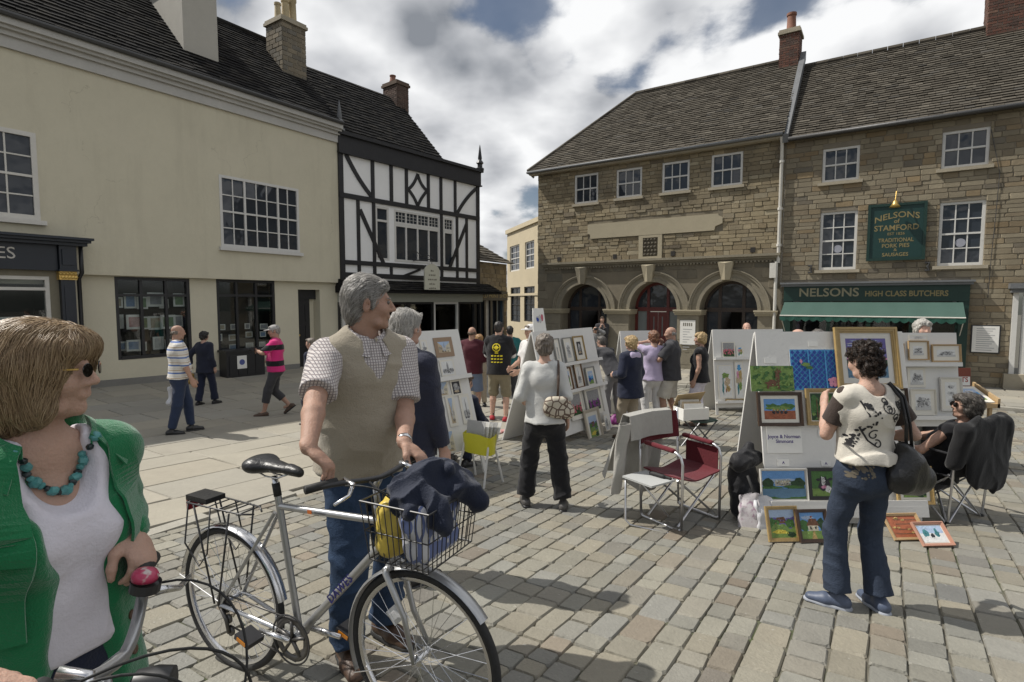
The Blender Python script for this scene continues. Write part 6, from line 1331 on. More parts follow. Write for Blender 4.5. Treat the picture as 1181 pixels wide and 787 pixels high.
# ================================================================== DISPLAY BOARDS AND PICTURES
rng = random.Random(41)
class Pl(Fac):
    """a leaning board: u along its foot, z up its slope, n towards the viewer"""
    def __init__(s, bl, br, h, back):
        bl, br = Vector(bl), Vector(br); s.o = bl; s.u = (br-bl).normalized(); s.w = (br-bl).length; hn = Vector((s.u.y, -s.u.x, 0)).normalized()
        if hn.dot(CAMP-bl) < 0: hn = -hn
        s.h0 = hn; s.v = (Vector((0, 0, h))-hn*back).normalized(); s.L = math.hypot(h, back); s.n = s.u.cross(s.v).normalized()
    def P(s, u, z, out=0.0): return s.o+s.u*u+s.v*z+s.n*out
    def at(s, px, py, out=0.0):
        d = ray(px, py); o = s.o+s.n*out; t = (o-CAMP).dot(s.n)/d.dot(s.n); p = CAMP+d*t-s.o; return p.dot(s.u), p.dot(s.v)
    def T(s, u, z, out=0.0): return basis(s.P(u, z, out), s.u, s.v, s.n)
M_brd = mat('board_white', (.66, .65, .62), .6, .05, 4, .1, 40); M_brdg = mat('board_grey_edge', (.42, .42, .41), .7, .1, 4)
M_goldf = mat('gilt_frame', (.36, .25, .1), .45, .2, 20, .3, 60); M_dkf = mat('dark_wood_frame', (.055, .03, .017), .45, .25, 14, .2, 50); M_woodf = mat('pale_wood_frame', (.42, .29, .15), .55, .2, 16, .2, 50); M_brf = mat('brown_wood_frame', (.17, .09, .04), .5, .25, 14, .2, 50); M_blkf = mat('black_frame', (.02, .02, .02), .4, .1); M_greyf = mat('grey_frame', (.3, .3, .28), .5, .1); M_whitef = mat('white_frame', (.62, .6, .55), .55, .08); M_pinkf = mat('pink_wood_frame', (.45, .24, .17), .55, .15)
M_mount = mat('cream_mount', (.68, .65, .57), .8, .04); M_mountg = mat('beige_mount', (.45, .4, .32), .8, .05)
def paint(name, col, var=.5, sc=30): return mat('paint_'+name, col, .55, var, sc, .3, 90)
PA = dict(sky=paint('sky', (.12, .28, .55), .25, 9), pale=paint('pale_sky', (.35, .45, .6), .2, 8), green=paint('green', (.05, .14, .03)), dgreen=paint('dark_green', (.015, .05, .015)), lgreen=paint('light_green', (.16, .26, .06)), brown=paint('brown', (.14, .06, .03)), ochre=paint('ochre', (.4, .28, .1)), cream=paint('cream', (.55, .5, .38), .2), red=paint('red_earth', (.3, .09, .04)), water=paint('water', (.1, .2, .3), .3, 12), purple=paint('purple', (.12, .1, .3), .4, 10), pink=paint('pink', (.6, .25, .38)), blue=paint('blue', (.012, .05, .3), .3), lblue=paint('light_blue', (.06, .28, .55), .3), white=paint('white', (.66, .66, .64), .15), black=paint('black', (.02, .02, .025)), grey=paint('grey', (.27, .27, .27), .45, 40), lgrey=paint('light_grey', (.48, .48, .47), .3, 50), sepia=paint('sepia', (.45, .36, .24), .35, 40), yellow=paint('yellow', (.6, .48, .06), .3), rose=paint('rose', (.5, .12, .16)), teal=paint('teal', (.05, .2, .22)), violet=paint('violet', (.2, .03, .22)))
for n_, m_ in list(PA.items()):
    c_ = dict(sky=(.12, .28, .55), pale=(.35, .45, .6), green=(.05, .14, .03), dgreen=(.015, .05, .015), lgreen=(.16, .26, .06), brown=(.14, .06, .03), ochre=(.4, .28, .1), cream=(.55, .5, .38), red=(.3, .09, .04), water=(.1, .2, .3), purple=(.12, .1, .3), pink=(.6, .25, .38), blue=(.012, .05, .3), lblue=(.06, .28, .55), white=(.66, .66, .64), black=(.02, .02, .025), grey=(.27, .27, .27), lgrey=(.48, .48, .47), sepia=(.45, .36, .24), yellow=(.6, .48, .06), rose=(.5, .12, .16), teal=(.05, .2, .22), violet=(.2, .03, .22))[n_]
    PA[n_+'_l'] = paint(n_+'_light', tuple(min(.72, v*1.5+.03) for v in c_)); PA[n_+'_d'] = paint(n_+'_deep', tuple(v*.55 for v in c_))
def blob(cx, cy, rx, ry, seed, n=14, j=.35): r = random.Random(seed); return [(min(max(cx+rx*(1+r.uniform(-j, j))*math.cos(2*math.pi*i/n), 0), 1), min(max(cy+ry*(1+r.uniform(-j, j))*math.sin(2*math.pi*i/n), 0), 1)) for i in range(n)]
B_ = lambda x0, y0, x1, y1: [(x0, y0), (x1, y0), (x1, y1), (x0, y1)]
def hill(y0, seed, a=.08): r = random.Random(seed); ph = r.uniform(0, 6); return [(0, 0), (1, 0)]+[(1-i/12, y0+a*math.sin(ph+i*.55)+a*.5*math.sin(ph*2+i*1.3)) for i in range(13)]
def art(kind, seed):
    r = random.Random(seed); b = lambda *a: blob(*a, r.randint(0, 9999)); L = [('white', B_(0, 0, 1, 1))]
    if kind == 'deer':
        L = [('lgreen', B_(0, 0, 1, 1))]+[('green', b(r.random(), r.random(), .05, .06)) for _ in range(46)]+[('lgreen', b(r.random(), r.random(), .02, .03)) for _ in range(30)]
        L += [('brown', b(.5, .33, .16, .13)), ('brown', [(.36, .1), (.41, .1), (.42, .34), (.37, .34)]), ('brown', [(.6, .1), (.65, .1), (.64, .34), (.59, .34)]), ('brown', [(.55, .4), (.66, .4), (.66, .78), (.58, .78)]), ('brown', b(.64, .76, .07, .05)), ('brown', [(.6, .8), (.62, .95), (.64, .8)]), ('brown', [(.66, .8), (.7, .95), (.69, .78)])]
    elif kind == 'lattice':
        L = [('lblue', B_(0, 0, 1, 1))]+[('blue', [(x/9+.015, y/7+.5/7), (x/9+.055, y/7+.88/7), (x/9+.095, y/7+.5/7), (x/9+.055, y/7+.12/7)]) for x in range(9) for y in range(7)]+[('blue', [(x/9-.04, y/7), (x/9, y/7+.38/7), (x/9+.04, y/7), (x/9, y/7-.38/7)]) for x in range(1, 9) for y in range(1, 7)]
        L += [('lblue', B_(.34, 0, .37, 1)), ('lblue', B_(.68, 0, .71, 1))]+[('pink', b(.82+.06*math.cos(k*1.3), .2+.07*math.sin(k*1.3), .05, .055)) for k in range(5)]+[('lgreen', b(.3, .62, .09, .05)), ('green', b(.36, .55, .07, .04)), ('pink', b(.2, .7, .03, .05))]
    elif kind == 'sunset': L = [('purple', B_(0, 0, 1, 1))]+[('lgrey' if k % 3 == 0 else 'pale', [(r.random()*.3, y), (r.uniform(.6, 1), y+.015), (r.uniform(.6, 1), y+.035), (r.random()*.2, y+.025)]) for k, y in enumerate([.5+.06*i for i in range(8)])]+[('pink', B_(0, .46, 1, .5)), ('black', hill(.47, 2, .02)), ('dgreen', B_(0, .28, 1, .43)), ('water', B_(0, 0, 1, .3))]+[('lblue', [(r.random()*.5, y), (r.uniform(.5, 1), y), (r.uniform(.5, 1), y+.012), (r.random()*.4, y+.012)]) for y in [.03+.028*i for i in range(10)]]
    elif kind == 'bikes': L = [('sky', B_(0, 0, 1, 1)), ('green', b(.25, .62, .22, .14)), ('green', b(.75, .62, .24, .15)), ('lgreen', b(.5, .55, .4, .1)), ('red', B_(0, 0, 1, .42))]+[('black', b(.3+.13*k, .34, .05, .08)) for k in range(4)]+[('ochre', b(.3+.13*k, .46, .025, .05)) for k in range(4)]
    elif kind == 'wood': L = [('dgreen', B_(0, 0, 1, 1))]+[('green', b(r.random(), r.random(), .09, .1)) for _ in range(26)]+[('brown', [(x, 0), (x+.03, 0), (x+.025, .8), (x+.005, .8)]) for x in (.15, .34, .55, .78)]+[('lgreen', b(r.random(), r.uniform(.2, 1), .05, .06)) for _ in range(16)]
    elif kind == 'lake': L = [('sky', B_(0, 0, 1, 1)), ('pale', b(.5, .62, .5, .1)), ('cream', B_(.3, .46, .66, .64))]+[('cream', B_(.32+.06*k, .62, .35+.06*k, .68)) for k in range(6)]+[('grey', B_(.34+.055*k, .5, .355+.055*k, .57)) for k in range(6)]+[('dgreen', b(.12, .52, .14, .2)), ('dgreen', b(.84, .52, .18, .2)), ('green', b(.7, .42, .25, .06)), ('green', b(.2, .40, .25, .05)), ('water', B_(0, 0, 1, .36)), ('green', hill(.06, 4, .03))]
    elif kind == 'cow': L = [('green', B_(0, 0, 1, 1)), ('lgreen', B_(0, 0, 1, .3)), ('black', b(.5, .5, .22, .3)), ('white', b(.45, .62, .07, .2)), ('white', b(.62, .3, .1, .14)), ('black', b(.26, .66, .09, .05)), ('black', b(.72, .68, .09, .05)), ('pink', b(.46, .36, .1, .07))]
    elif kind == 'cottage': L = [('sky', B_(0, 0, 1, 1)), ('pale', b(.3, .8, .2, .08)), ('green', b(.15, .5, .2, .2)), ('dgreen', b(.88, .52, .16, .24)), ('cream', B_(.3, .3, .72, .52)), ('brown', [(.24, .5), (.78, .5), (.66, .76), (.38, .76)]), ('red', B_(.44, .7, .5, .86)), ('black', B_(.38, .36, .44, .46)), ('black', B_(.58, .36, .64, .46)), ('lgreen', B_(0, 0, 1, .3)), ('ochre', [(.4, 0), (.62, 0), (.54, .3), (.49, .3)])]
    elif kind == 'meadow': L = [('pale', B_(0, 0, 1, 1)), ('purple', hill(.68, 3)), ('brown', [(.2, .5), (.7, .52), (.6, .74), (.3, .72)]), ('green', b(.15, .5, .2, .2)), ('green', b(.8, .5, .2, .18)), ('lgreen', hill(.42, 5)), ('yellow', b(.4, .2, .3, .08)), ('dgreen', b(.8, .12, .2, .1))]
    elif kind == 'autumn': L = [('red', B_(0, 0, 1, 1))]+[('brown', [(r.random()*.3, y), (1, y), (1, y+.05), (r.random()*.3, y+.05)]) for y in (.15, .35, .6, .8)]+[('ochre', b(r.random(), r.random(), .06, .04)) for _ in range(9)]
    elif kind == 'snow': L = [('white', B_(0, 0, 1, 1)), ('pale', B_(0, .55, 1, 1)), ('teal', b(.25, .55, .12, .22)), ('teal', b(.72, .5, .1, .26)), ('black', b(.48, .4, .07, .12)), ('white', hill(.3, 8, .05))]
    elif kind == 'street': L = [('pale', B_(0, 0, 1, 1)), ('sepia', [(0, 0), (.34, .1), (.34, .62), (0, .95)]), ('cream', [(1, 0), (.62, .1), (.62, .58), (1, .9)]), ('lgrey', [(.34, .1), (.62, .1), (.62, .45), (.34, .5)]), ('grey', [(.46, .45), (.5, .98), (.54, .45)])]+[('grey', B_(.05+.09*k, .3, .09+.09*k, .5-.02*k)) for k in range(3)]+[('grey', B_(.7+.09*k, .3, .74+.09*k, .48)) for k in range(3)]+[('sepia', [(0, 0), (1, 0), (.62, .12), (.34, .12)])]+[('black', b(r.uniform(.2, .8), .12, .02, .06)) for _ in range(4)]
    elif kind == 'church': L = [('white', B_(0, 0, 1, 1)), ('lgrey', B_(.1, .1, .9, .45)), ('grey', B_(.42, .3, .58, .7)), ('grey', [(.42, .7), (.5, .98), (.58, .7)])]+[('black', b(r.random(), r.uniform(.05, .4), .03, .04)) for _ in range(10)]+[('grey', b(r.random(), .3, .1, .12)) for _ in range(5)]
    elif kind == 'sketch': L = [('white', B_(0, 0, 1, 1)), ('lgrey', b(.5, .48, .4, .3))]+[('grey', b(r.uniform(.15, .85), r.uniform(.2, .75), r.uniform(.04, .12), r.uniform(.04, .12))) for _ in range(11)]+[('black', b(r.uniform(.15, .85), r.uniform(.2, .7), .02, .03)) for _ in range(12)]+[('lgrey', hill(.22, seed, .05))]
    elif kind == 'tulips': L = [('grey', B_(0, 0, 1, 1)), ('dgreen', B_(0, 0, 1, .45))]+[('rose' if seed % 2 else 'violet', b(r.random(), r.uniform(.15, .5), .06, .08)) for _ in range(22)]+[('green', b(r.random(), r.random()*.35, .05, .05)) for _ in range(10)]
    elif kind == 'wash': L = [('white', B_(0, 0, 1, 1)), ('sepia', b(.5, .55, .42, .25)), ('pink', b(.3, .65, .18, .1)), ('lgreen', b(.65, .35, .25, .12)), ('teal', b(.3, .25, .12, .16)), ('ochre', b(.7, .65, .2, .12)), ('lblue', b(.5, .85, .3, .08))]
    elif kind == 'bluehill': L = [('pale', B_(0, 0, 1, 1)), ('lblue', hill(.6, seed)), ('blue', hill(.42, seed+1)), ('lgreen', hill(.26, seed+2)), ('white', b(.6, .75, .2, .06))]
    elif kind == 'bottle': L = [('white', B_(0, 0, 1, 1)), ('teal', b(.3, .3, .08, .2)), ('teal', B_(.27, .45, .33, .62)), ('sepia', b(.65, .5, .22, .14)), ('ochre', b(.7, .28, .15, .1)), ('lgreen', b(.5, .7, .3, .08)), ('red', b(.55, .22, .05, .06))]
    elif kind == 'multi': L = [('white', B_(0, 0, 1, 1))]+[('lgrey', b(.5, y, .32, .1)) for y in (.2, .5, .8)]+[('grey', b(.5+r.uniform(-.2, .2), y+r.uniform(-.05, .05), .08, .04)) for y in (.2, .2, .5, .5, .8, .8)]+[('black', b(.5+r.uniform(-.25, .25), y, .03, .02)) for y in (.17, .2, .48, .5, .78, .81)]
    elif kind == 'photo': L = [('black', B_(0, 0, 1, 1)), ('grey', b(.5, .5, .35, .35)), ('lgrey', b(.5, .7, .2, .15)), ('sepia', b(.5, .2, .3, .1))]
    tops = [x for x in L[1:] if len(x[1]) > 3]
    for _ in range(0 if kind in ('lattice', 'multi') else 70):
        nm, pts = r.choice(tops or L); cx, cy = np.mean([q[0] for q in pts]), np.mean([q[1] for q in pts]); q = r.choice(pts); t = r.uniform(.1, 1.0); L.append((nm+r.choice(('_l', '_d')), blob(cx+(q[0]-cx)*t, cy+(q[1]-cy)*t, r.uniform(.008, .03), r.uniform(.008, .025), r.randint(0, 9999), 6)))
    return L
def picture(pl, box, label, kind, fm=None, fw=.03, mw=.0, mm=None, out=0.0, depth=.022, seed=None, group=None, name='framed_picture', cat='picture', corners=None):
    """a picture of its own on a board: frame > nothing, mount and painting as parts"""
    u0, u1, z0, z1 = pl.rect(*box, out); 
    if seed is None: seed = int(abs(box[0]*7+box[1]*3))
    root = empty(name, pl.P((u0+u1)/2, z0, out), 0, label, cat, group); o = out+.002
    if fm is not None:
        q = MB(); prof = ((0, .35, depth), (.35, .75, depth*.75), (.75, 1.0, depth*.55))
        for a, b, d in prof:
            a, b = a*fw, b*fw
            pl.box(q, u0+a, u0+b, z0+a, z1-a, o, o+d); pl.box(q, u1-b, u1-a, z0+a, z1-a, o, o+d); pl.box(q, u0+b, u1-b, z1-b, z1-a, o, o+d-.0004); pl.box(q, u0+b, u1-b, z0+a, z0+b, o, o+d-.0004)
        q.build('frame', fm, root); a = fw
    else: a = 0
    q = MB(); pl.box(q, u0+a*.9, u1-a*.9, z0+a*.9, z1-a*.9, o, o+.005); q.build('mount' if mw else 'canvas', mm or (M_mount if mw else M_card), root)
    a += mw; W, Hh = u1-u0-2*a, z1-z0-2*a; L = art(kind, seed); names = []; q = MB()
    for i, (nm, pts) in enumerate(L):
        if nm not in names: names.append(nm)
        q.poly([pl.P(u0+a+W*x, z0+a+Hh*y, o+.0055+.00012*(i+1)) for x, y in pts], names.index(nm))
    q.build('painting', [PA[n] for n in names], root, recalc=False)
    return root
def paper(pl, box, label, lines, out=0.0, inkm=None, title=None, tsize=.03, name='price_card', cat='card', group=None):
    u0, u1, z0, z1 = pl.rect(*box, out); root = empty(name, pl.P((u0+u1)/2, z0, out), 0, label, cat, group); q = MB(); pl.box(q, u0, u1, z0, z1, out+.001, out+.004); q.build('sheet', M_card, root); inkm = inkm or dk
    for i, (t, fy, s) in enumerate(lines): text(t, s, pl.T((u0+u1)/2, z0+(z1-z0)*fy, out+.0045), inkm, root, ext=.0005, bold=.001)
    return root
def aframe(pl, label, back, name='display_board', shelves=(), legs=.16, w0=None, extra=None, group=None, panel_from=.05, rear=True, mid_gap=0):
    """two hinged white panels: front panel, rear panel, legs, shelves with a lip"""
    w_, L = pl.w, pl.L; root = empty(name, pl.P(w_/2, 0, 0), 0, label, 'display board', group)
    q = MB(); pl.box(q, 0, w_, legs, L, -.02, 0); q.build('front_panel', M_brd, root)
    for a in (0, w_-.05): q = MB(); pl.box(q, a, a+.05, 0, legs, -.021, -.001); q.build('leg', M_brd, root)
    if rear:
        top = pl.P(0, L-.01, -.03); top2 = pl.P(w_, L-.01, -.03); b0 = pl.o-pl.h0*back; b1 = b0+pl.u*w_; b0.z = ground(b0.x, b0.y)+.02; b1.z = ground(b1.x, b1.y)+.02; t_ = pl.h0*.02
        q = MB(); q.hexa([b0+t_, b1+t_, b1, b0, top+t_*.5, top2+t_*.5, top2-t_*.5, top-t_*.5]); q.build('rear_panel', M_brd, root)
    for sh in shelves:
        z, d = sh; q = MB(); pl.box(q, .0, w_, z-.018, z, .001, d); pl.box(q, 0, w_, z-.02, z+.028, d, d+.012); q.build('shelf', M_brd, root)
    return root
# ------------------------------------------------------------------ the big board on the right
g0, g1 = gpt(886, 607), gpt(1066, 607); g1 = Vector((g1.x, g0.y+.02, ground(g1.x, g0.y))); B5 = Pl(g0+Vector((0, 0, .02)), g1+Vector((0, 0, .02)), 1.62, .36)
sz = B5.at(980, 580)[1]; lab5 = 'large white folding board hung with bright amateur paintings'
r5 = aframe(B5, lab5, .78, shelves=((sz, .075),), legs=.0, rear=True)
q = MB(); B5.box(q, 0.0, B5.w, .06, sz-.02, .0, .088); q.build('skirting', M_brd, r5)
c8 = lambda x, y: (820+x/2.81, 360+y/2.81); bx8 = lambda a, b, c, d: (*c8(a, b), *c8(c, d))
picture(B5, (960, 378, 1039, 449), 'large gilt framed purple sunset seascape above the curly-haired woman', 'sunset', M_goldf, .05, .05, M_whitef, out=.03, depth=.03)
picture(B5, bx8(124, 175, 270, 257), 'unframed green painting of a brown deer on the big board', 'deer', out=.012)
picture(B5, bx8(252, 122, 424, 253), 'unframed blue trellis painting with pink flower', 'lattice', out=.004)
picture(B5, bx8(145, 260, 298, 370), 'dark framed painting of cyclists on red ground', 'bikes', M_dkf, .03, .03, out=.02)
picture(B5, bx8(302, 248, 462, 367), 'gilt framed painting of dark green trees', 'wood', M_goldf, .035, .008, out=.018)
picture(B5, (986, 448, 1049, 488), 'framed picture half hidden right of the curly-haired woman', 'church', M_dkf, .022, .03, out=.018)
picture(B5, bx8(155, 508, 315, 612), 'pale framed painting of a castle across a lake', 'lake', M_whitef, .014, .004, out=.045)
picture(B5, bx8(309, 504, 425, 608), 'black framed painting of a black and white cow', 'cow', M_blkf, .03, .0, out=.045)
picture(B5, (1030, 538, 1077, 582), 'gilt frame propped at the right end of the big board', 'meadow', M_goldf, .03, .03, out=.045)
ink = mat('violet_ink', (.09, .07, .2), .7, .05)
paper(B5, bx8(178, 372, 297, 457), 'printed paper name sign pinned under the cyclists painting', [('Joyce & Norman', .62, .042), ('Simmons', .44, .042)], out=.003, inkm=ink, name='name_sign', cat='sign')
for i, (b, l) in enumerate((((346, 383, 376, 404), 'small price card under the gilt framed trees painting'), ((214, 477, 254, 500), 'small price card above the castle painting'), ((356, 482, 388, 500), 'small price card above the cow painting'), ((172, 150, 212, 166), 'faint price card above the deer painting'), ((314, 96, 346, 112), 'tiny yellowish card above the trellis painting'))): paper(B5, bx8(*b), l, [('A', .5, .03)] if i < 3 else [], out=.003, inkm=ink)
def leaner(p0, p1, top, back, label, kind, fm, fw, mw, out=0.0, lift=.002):
    a, b = gpt(*p0), gpt(*p1); b = Vector((b.x, a.y+(b.x-a.x)*.05, ground(b.x, a.y))); z = max(a.z, b.z)+.02; a.z = b.z = z; pl = Pl(a, b, top, back); u1 = pl.w; root = None
    q0 = project(pl.P(0, pl.L)); q1 = project(pl.P(u1, 0)); return picture(pl, (q0[0], q0[1], q1[0], q1[1]), label, kind, fm, fw, mw, out=lift, depth=.02)
leaner((886, 628), (924, 628), .25, .09, 'gilt framed meadow painting on the setts, left of a pair', 'meadow', M_goldf, .028, 0)
leaner((922, 629), (957, 628), .23, .09, 'dark framed cottage painting on the setts, right of a pair', 'cottage', M_dkf, .026, 0)
leaner((1031, 627), (1073, 627), .15, .16, 'wood framed red-brown painting lying by the board foot', 'autumn', M_woodf, .022, 0)
leaner((1064, 634), (1098, 632), .13, .14, 'small pink framed snow picture on the setts', 'snow', M_pinkf, .022, .008)
# ------------------------------------------------------------------ sketch board behind it, to the right
c9 = lambda x, y: (1000+x/5.62, 360+y/5.62); bx9 = lambda a, b, c, d: (*c9(a, b), *c9(c, d))
D6 = 6.3
a = at_depth(985, 553, D6); b = at_depth(1110.5, 553, D6); a.z = b.z = ground(4.5, D6)+.02; B6 = Pl(a, b, 1.62, .22)
z1, z2 = B6.at(1060, 421)[1], B6.at(1060, 482)[1]
r6 = aframe(B6, 'white board of pencil sketches with two ledges, right of the big board', .7, shelves=((z1, .06), (z2, .06)), legs=z2-.1)
picture(B6, bx9(110, 205, 238, 312), 'pale wood framed sketch at the left of the upper ledge', 'church', M_woodf, .02, .03, out=.012)
picture(B6, bx9(260, 188, 398, 312), 'upright pale framed sketch in the middle of the upper ledge', 'sketch', M_woodf, .014, .045, out=.014)
picture(B6, bx9(412, 210, 606, 325), 'wide gilt edged landscape sketch at the right of the upper ledge', 'sketch', M_woodf, .018, .045, out=.016)
picture(B6, bx9(268, 152, 388, 184), 'loose strip of two tiny sketches along the top edge', 'multi', None, 0, .01, out=.003, name='loose_print')
picture(B6, bx9(120, 145, 232, 196), 'loose little sketch pinned at the top left of the sketch board', 'sketch', None, 0, .01, out=.003, name='loose_print')
picture(B6, bx9(258, 360, 380, 488), 'square printed poster of small sketches between the ledges', 'sketch', None, 0, .03, out=.003, name='poster')
picture(B6, bx9(276, 500, 446, 668), 'cream mounted landscape sketch on the lower ledge', 'sketch', M_mount, .012, .045, out=.012, name='mounted_print')
picture(B6, bx9(466, 422, 618, 640), 'tall white frame holding three small sketches', 'multi', M_whitef, .02, .04, out=.014)
# print rack beside it: a tilted tray on trestle legs with a placard
tb0 = at_depth(1113, 500, 6.5); tb0.z = ground(tb0.x, 6.5)+.02; rk = empty('print_rack', (tb0.x+.2, tb0.y+.1, tb0.z), 0, 'wooden tray rack of prints beside the sketch board', 'rack')
zr = at_depth(1120, 468, 6.4).z-tb0.z; x0, x1 = -.22, .2
q = MB(); q.hexa([(x0, -.1, zr-.05), (x1, -.1, zr-.05), (x1, .28, zr+.1), (x0, .28, zr+.1), (x0, -.1, zr), (x1, -.1, zr), (x1, .28, zr+.15), (x0, .28, zr+.15)]); q.build('tray', M_woodf, rk, local=True)
for a in (x0, x1-.03): 
    q = MB(); q.hexa([(a, -.1, zr-.05), (a+.03, -.1, zr-.05), (a+.03, .28, zr+.1), (a, .28, zr+.1), (a, -.1, zr+.06), (a+.03, -.1, zr+.06), (a+.03, .28, zr+.21), (a, .28, zr+.21)]); q.build('tray_side', M_woodf, rk, local=True)
for a in (x0+.06, x1-.09):
    for y in (-.06, .24): q = MB(); q.box(a, a+.035, y, y+.035, 0, zr-.02+(.12 if y > 0 else 0)); q.build('leg', M_woodf, rk, local=True)
plr = Pl(WM[rk] @ Vector((x0+.03, -.08, zr+.006)), WM[rk] @ Vector((x1-.03, -.08, zr+.006)), .155, .34); e = project(plr.P(.01, plr.L-.02)); f_ = project(plr.P(plr.w-.01, .01)); picture(plr, (e[0], e[1], f_[0], f_[1]), 'mounted blue-grey print lying in the wooden tray', 'bluehill', None, 0, .05, out=.004, name='mounted_print')
plq = Pl(WM[rk] @ Vector((x0, .24, zr+.13)), WM[rk] @ Vector((x1-.08, .24, zr+.13)), .26, .02); q = MB(); plq.box(q, 0, plq.w, 0, plq.L, -.01, 0)
pc = empty('prints_placard', plq.P(plq.w/2, 0, 0), 0, 'white and red placard reading PRINTS above the wooden tray', 'sign'); q.build('board', mat('brick_red_card', (.2, .05, .03), .7, .2), pc); q = MB(); plq.box(q, .01, plq.w-.01, .04, .15, 0, .003); q.build('sheet', M_card, pc); text('PRINTS', .085, plq.T(plq.w/2, .11, .0035), mat('red_ink', (.3, .03, .02), .7, .1), pc, ext=.0005, bold=.002, sx=1.0)
# ------------------------------------------------------------------ watercolour board behind the big board's left edge
a = gpt(826, 480); b = at_depth(908, 480, a.y+.15); b.z = a.z; B4 = Pl(a+Vector((0, 0, .02)), b+Vector((0, 0, .02)), 1.62, .25); c10 = lambda x, y: (680+x/2.81, 360+y/2.81); bx10 = lambda a, b, c, d: (*c10(a, b), *c10(c, d)); z1, z2 = B4.at(845, 414)[1], B4.at(845, 464)[1]
aframe(B4, 'white watercolour board peeping out behind the big board', .7, shelves=((z1, .07), (z2, .07)), legs=z2-.1)
for b_, l, k_ in (((428, 97, 472, 148), 'pink edged square print at the top of the watercolour board', 'tulips'), ((474, 110, 500, 148), 'yellowish print beside the pink edged one', 'wash'), ((414, 172, 466, 280), 'still life with green bottle on the watercolour board', 'bottle'), ((468, 160, 502, 282), 'loose floral watercolour beside the bottle still life', 'wash'), ((440, 282, 500, 296), 'wide gold strip frame low on the watercolour board', 'autumn')): picture(B4, bx10(*b_), l, k_, M_goldf if k_ == 'autumn' else None, .02, .02, out=.01, name='mounted_print')
# ------------------------------------------------------------------ easel board behind the navy-jacketed woman
a = gpt(752, 487); dirv = Vector((.35, .94, 0)); a2 = a-dirv*.0; b = a+dirv*1.0; b.z = ground(b.x, b.y); a.z = b.z = max(a.z, b.z)+.02
a0 = gpt(722, 486); b0 = gpt(762, 484); z = max(a0.z, b0.z)+.02; a0.z = b0.z = z; B3 = Pl(a0, b0, 1.6, .3); aframe(B3, 'plain white easel board behind the blond woman in navy', .75, shelves=((.75, .05),), legs=.3)
for i, (u, kk) in enumerate(((.1, 'a'), (.28, 'b'))):
    e = project(B3.P(u+.12, 1.35)); f_ = project(B3.P(u+.26, 1.2)); picture(B3, (e[0], e[1], f_[0], f_[1]), ('pale green card pair on the easel board, left one', 'pale green card pair on the easel board, right one')[i], 'wash', None, 0, .02, out=.004, name='loose_card')
# ------------------------------------------------------------------ framed-print board facing right, centre
c11 = lambda x, y: (580+x/4.63, 350+y/4.63); bx11 = lambda a, b, c, d: (*c11(a, b), *c11(c, d))
a = gpt(640, 519); b = gpt(706, 497); z = (a.z+b.z)/2+.03; a.z = b.z = z; B2 = Pl(a, b, 1.64, .40)
zs = [B2.at(*c11(400, y))[1] for y in (318, 462, 600)]
aframe(B2, 'white board stacked with framed prints beside the woman in white', .95, shelves=((zs[0], .07), (zs[1], .07)), legs=.12)
for b_, l, k_, fm, fw, mw in (((262, 190, 318, 318), 'pale mounted print upper left on the framed-print board', 'sketch', M_greyf, .012, .05), ((312, 186, 384, 312), 'upright pale mounted flower print in the top row', 'sketch', M_greyf, .014, .06), ((366, 178, 446, 302), 'gilt framed upright print at the top right', 'photo', M_goldf, .022, .07), ((322, 345, 378, 462), 'wood framed print at the left of the middle row', 'meadow', M_brf, .022, .035), ((370, 322, 436, 446), 'tall wood framed print in the middle row', 'church', M_brf, .02, .045), ((432, 344, 502, 446), 'framed blue hill picture at the right of the middle row', 'bluehill', M_greyf, .02, .05), ((338, 474, 442, 606), 'white mounted picture of red tulips', 'tulips', M_whitef, .016, .05), ((424, 450, 540, 580), 'white mounted picture of violet flowers', 'tulips', M_whitef, .016, .06), ((424, 576, 540, 735), 'beige framed leaning print at the foot of the board', 'meadow', M_mountg, .05, .06), ((534, 598, 572, 676), 'small pale card at the lower right of the board', 'sketch', None, 0, .02)):
    picture(B2, bx11(*b_), l, k_, fm, fw, mw, out=.02 if b_[1] < 560 else .05, seed=int(b_[0]) | 1 if 'red' in l else int(b_[0])*2)
plc = Pl(B2.P(-.02, B2.L, -.03), B2.P(.42, B2.L, -.03), .34, .06); cu = empty('easel_card', plc.P(plc.w/2, 0, 0), 0, 'white card with red and blue figure on top of the board', 'card'); q = MB(); plc.prism = None; F_ = [(.1, 0), (plc.w, 0), (plc.w, plc.L), (.17, plc.L)]; q.prism([plc.P(*k, 0) for k in F_], [plc.P(*k, -.01) for k in F_]); q.build('card', M_card, cu); q = MB(); q.poly([plc.P(.2+x*.2, .08+y*.2, .001) for x, y in blob(.5, .5, .4, .3, 3)]); q.poly([plc.P(.24+x*.16, .1+y*.16, .002) for x, y in blob(.8, .6, .2, .35, 5)], 1); q.poly([plc.P(.2+x*.16, .1+y*.16, .002) for x, y in blob(.3, .5, .25, .2, 8)], 2); q.build('figure', [PA['lgrey'], PA['rose'], PA['blue']], cu, recalc=False)
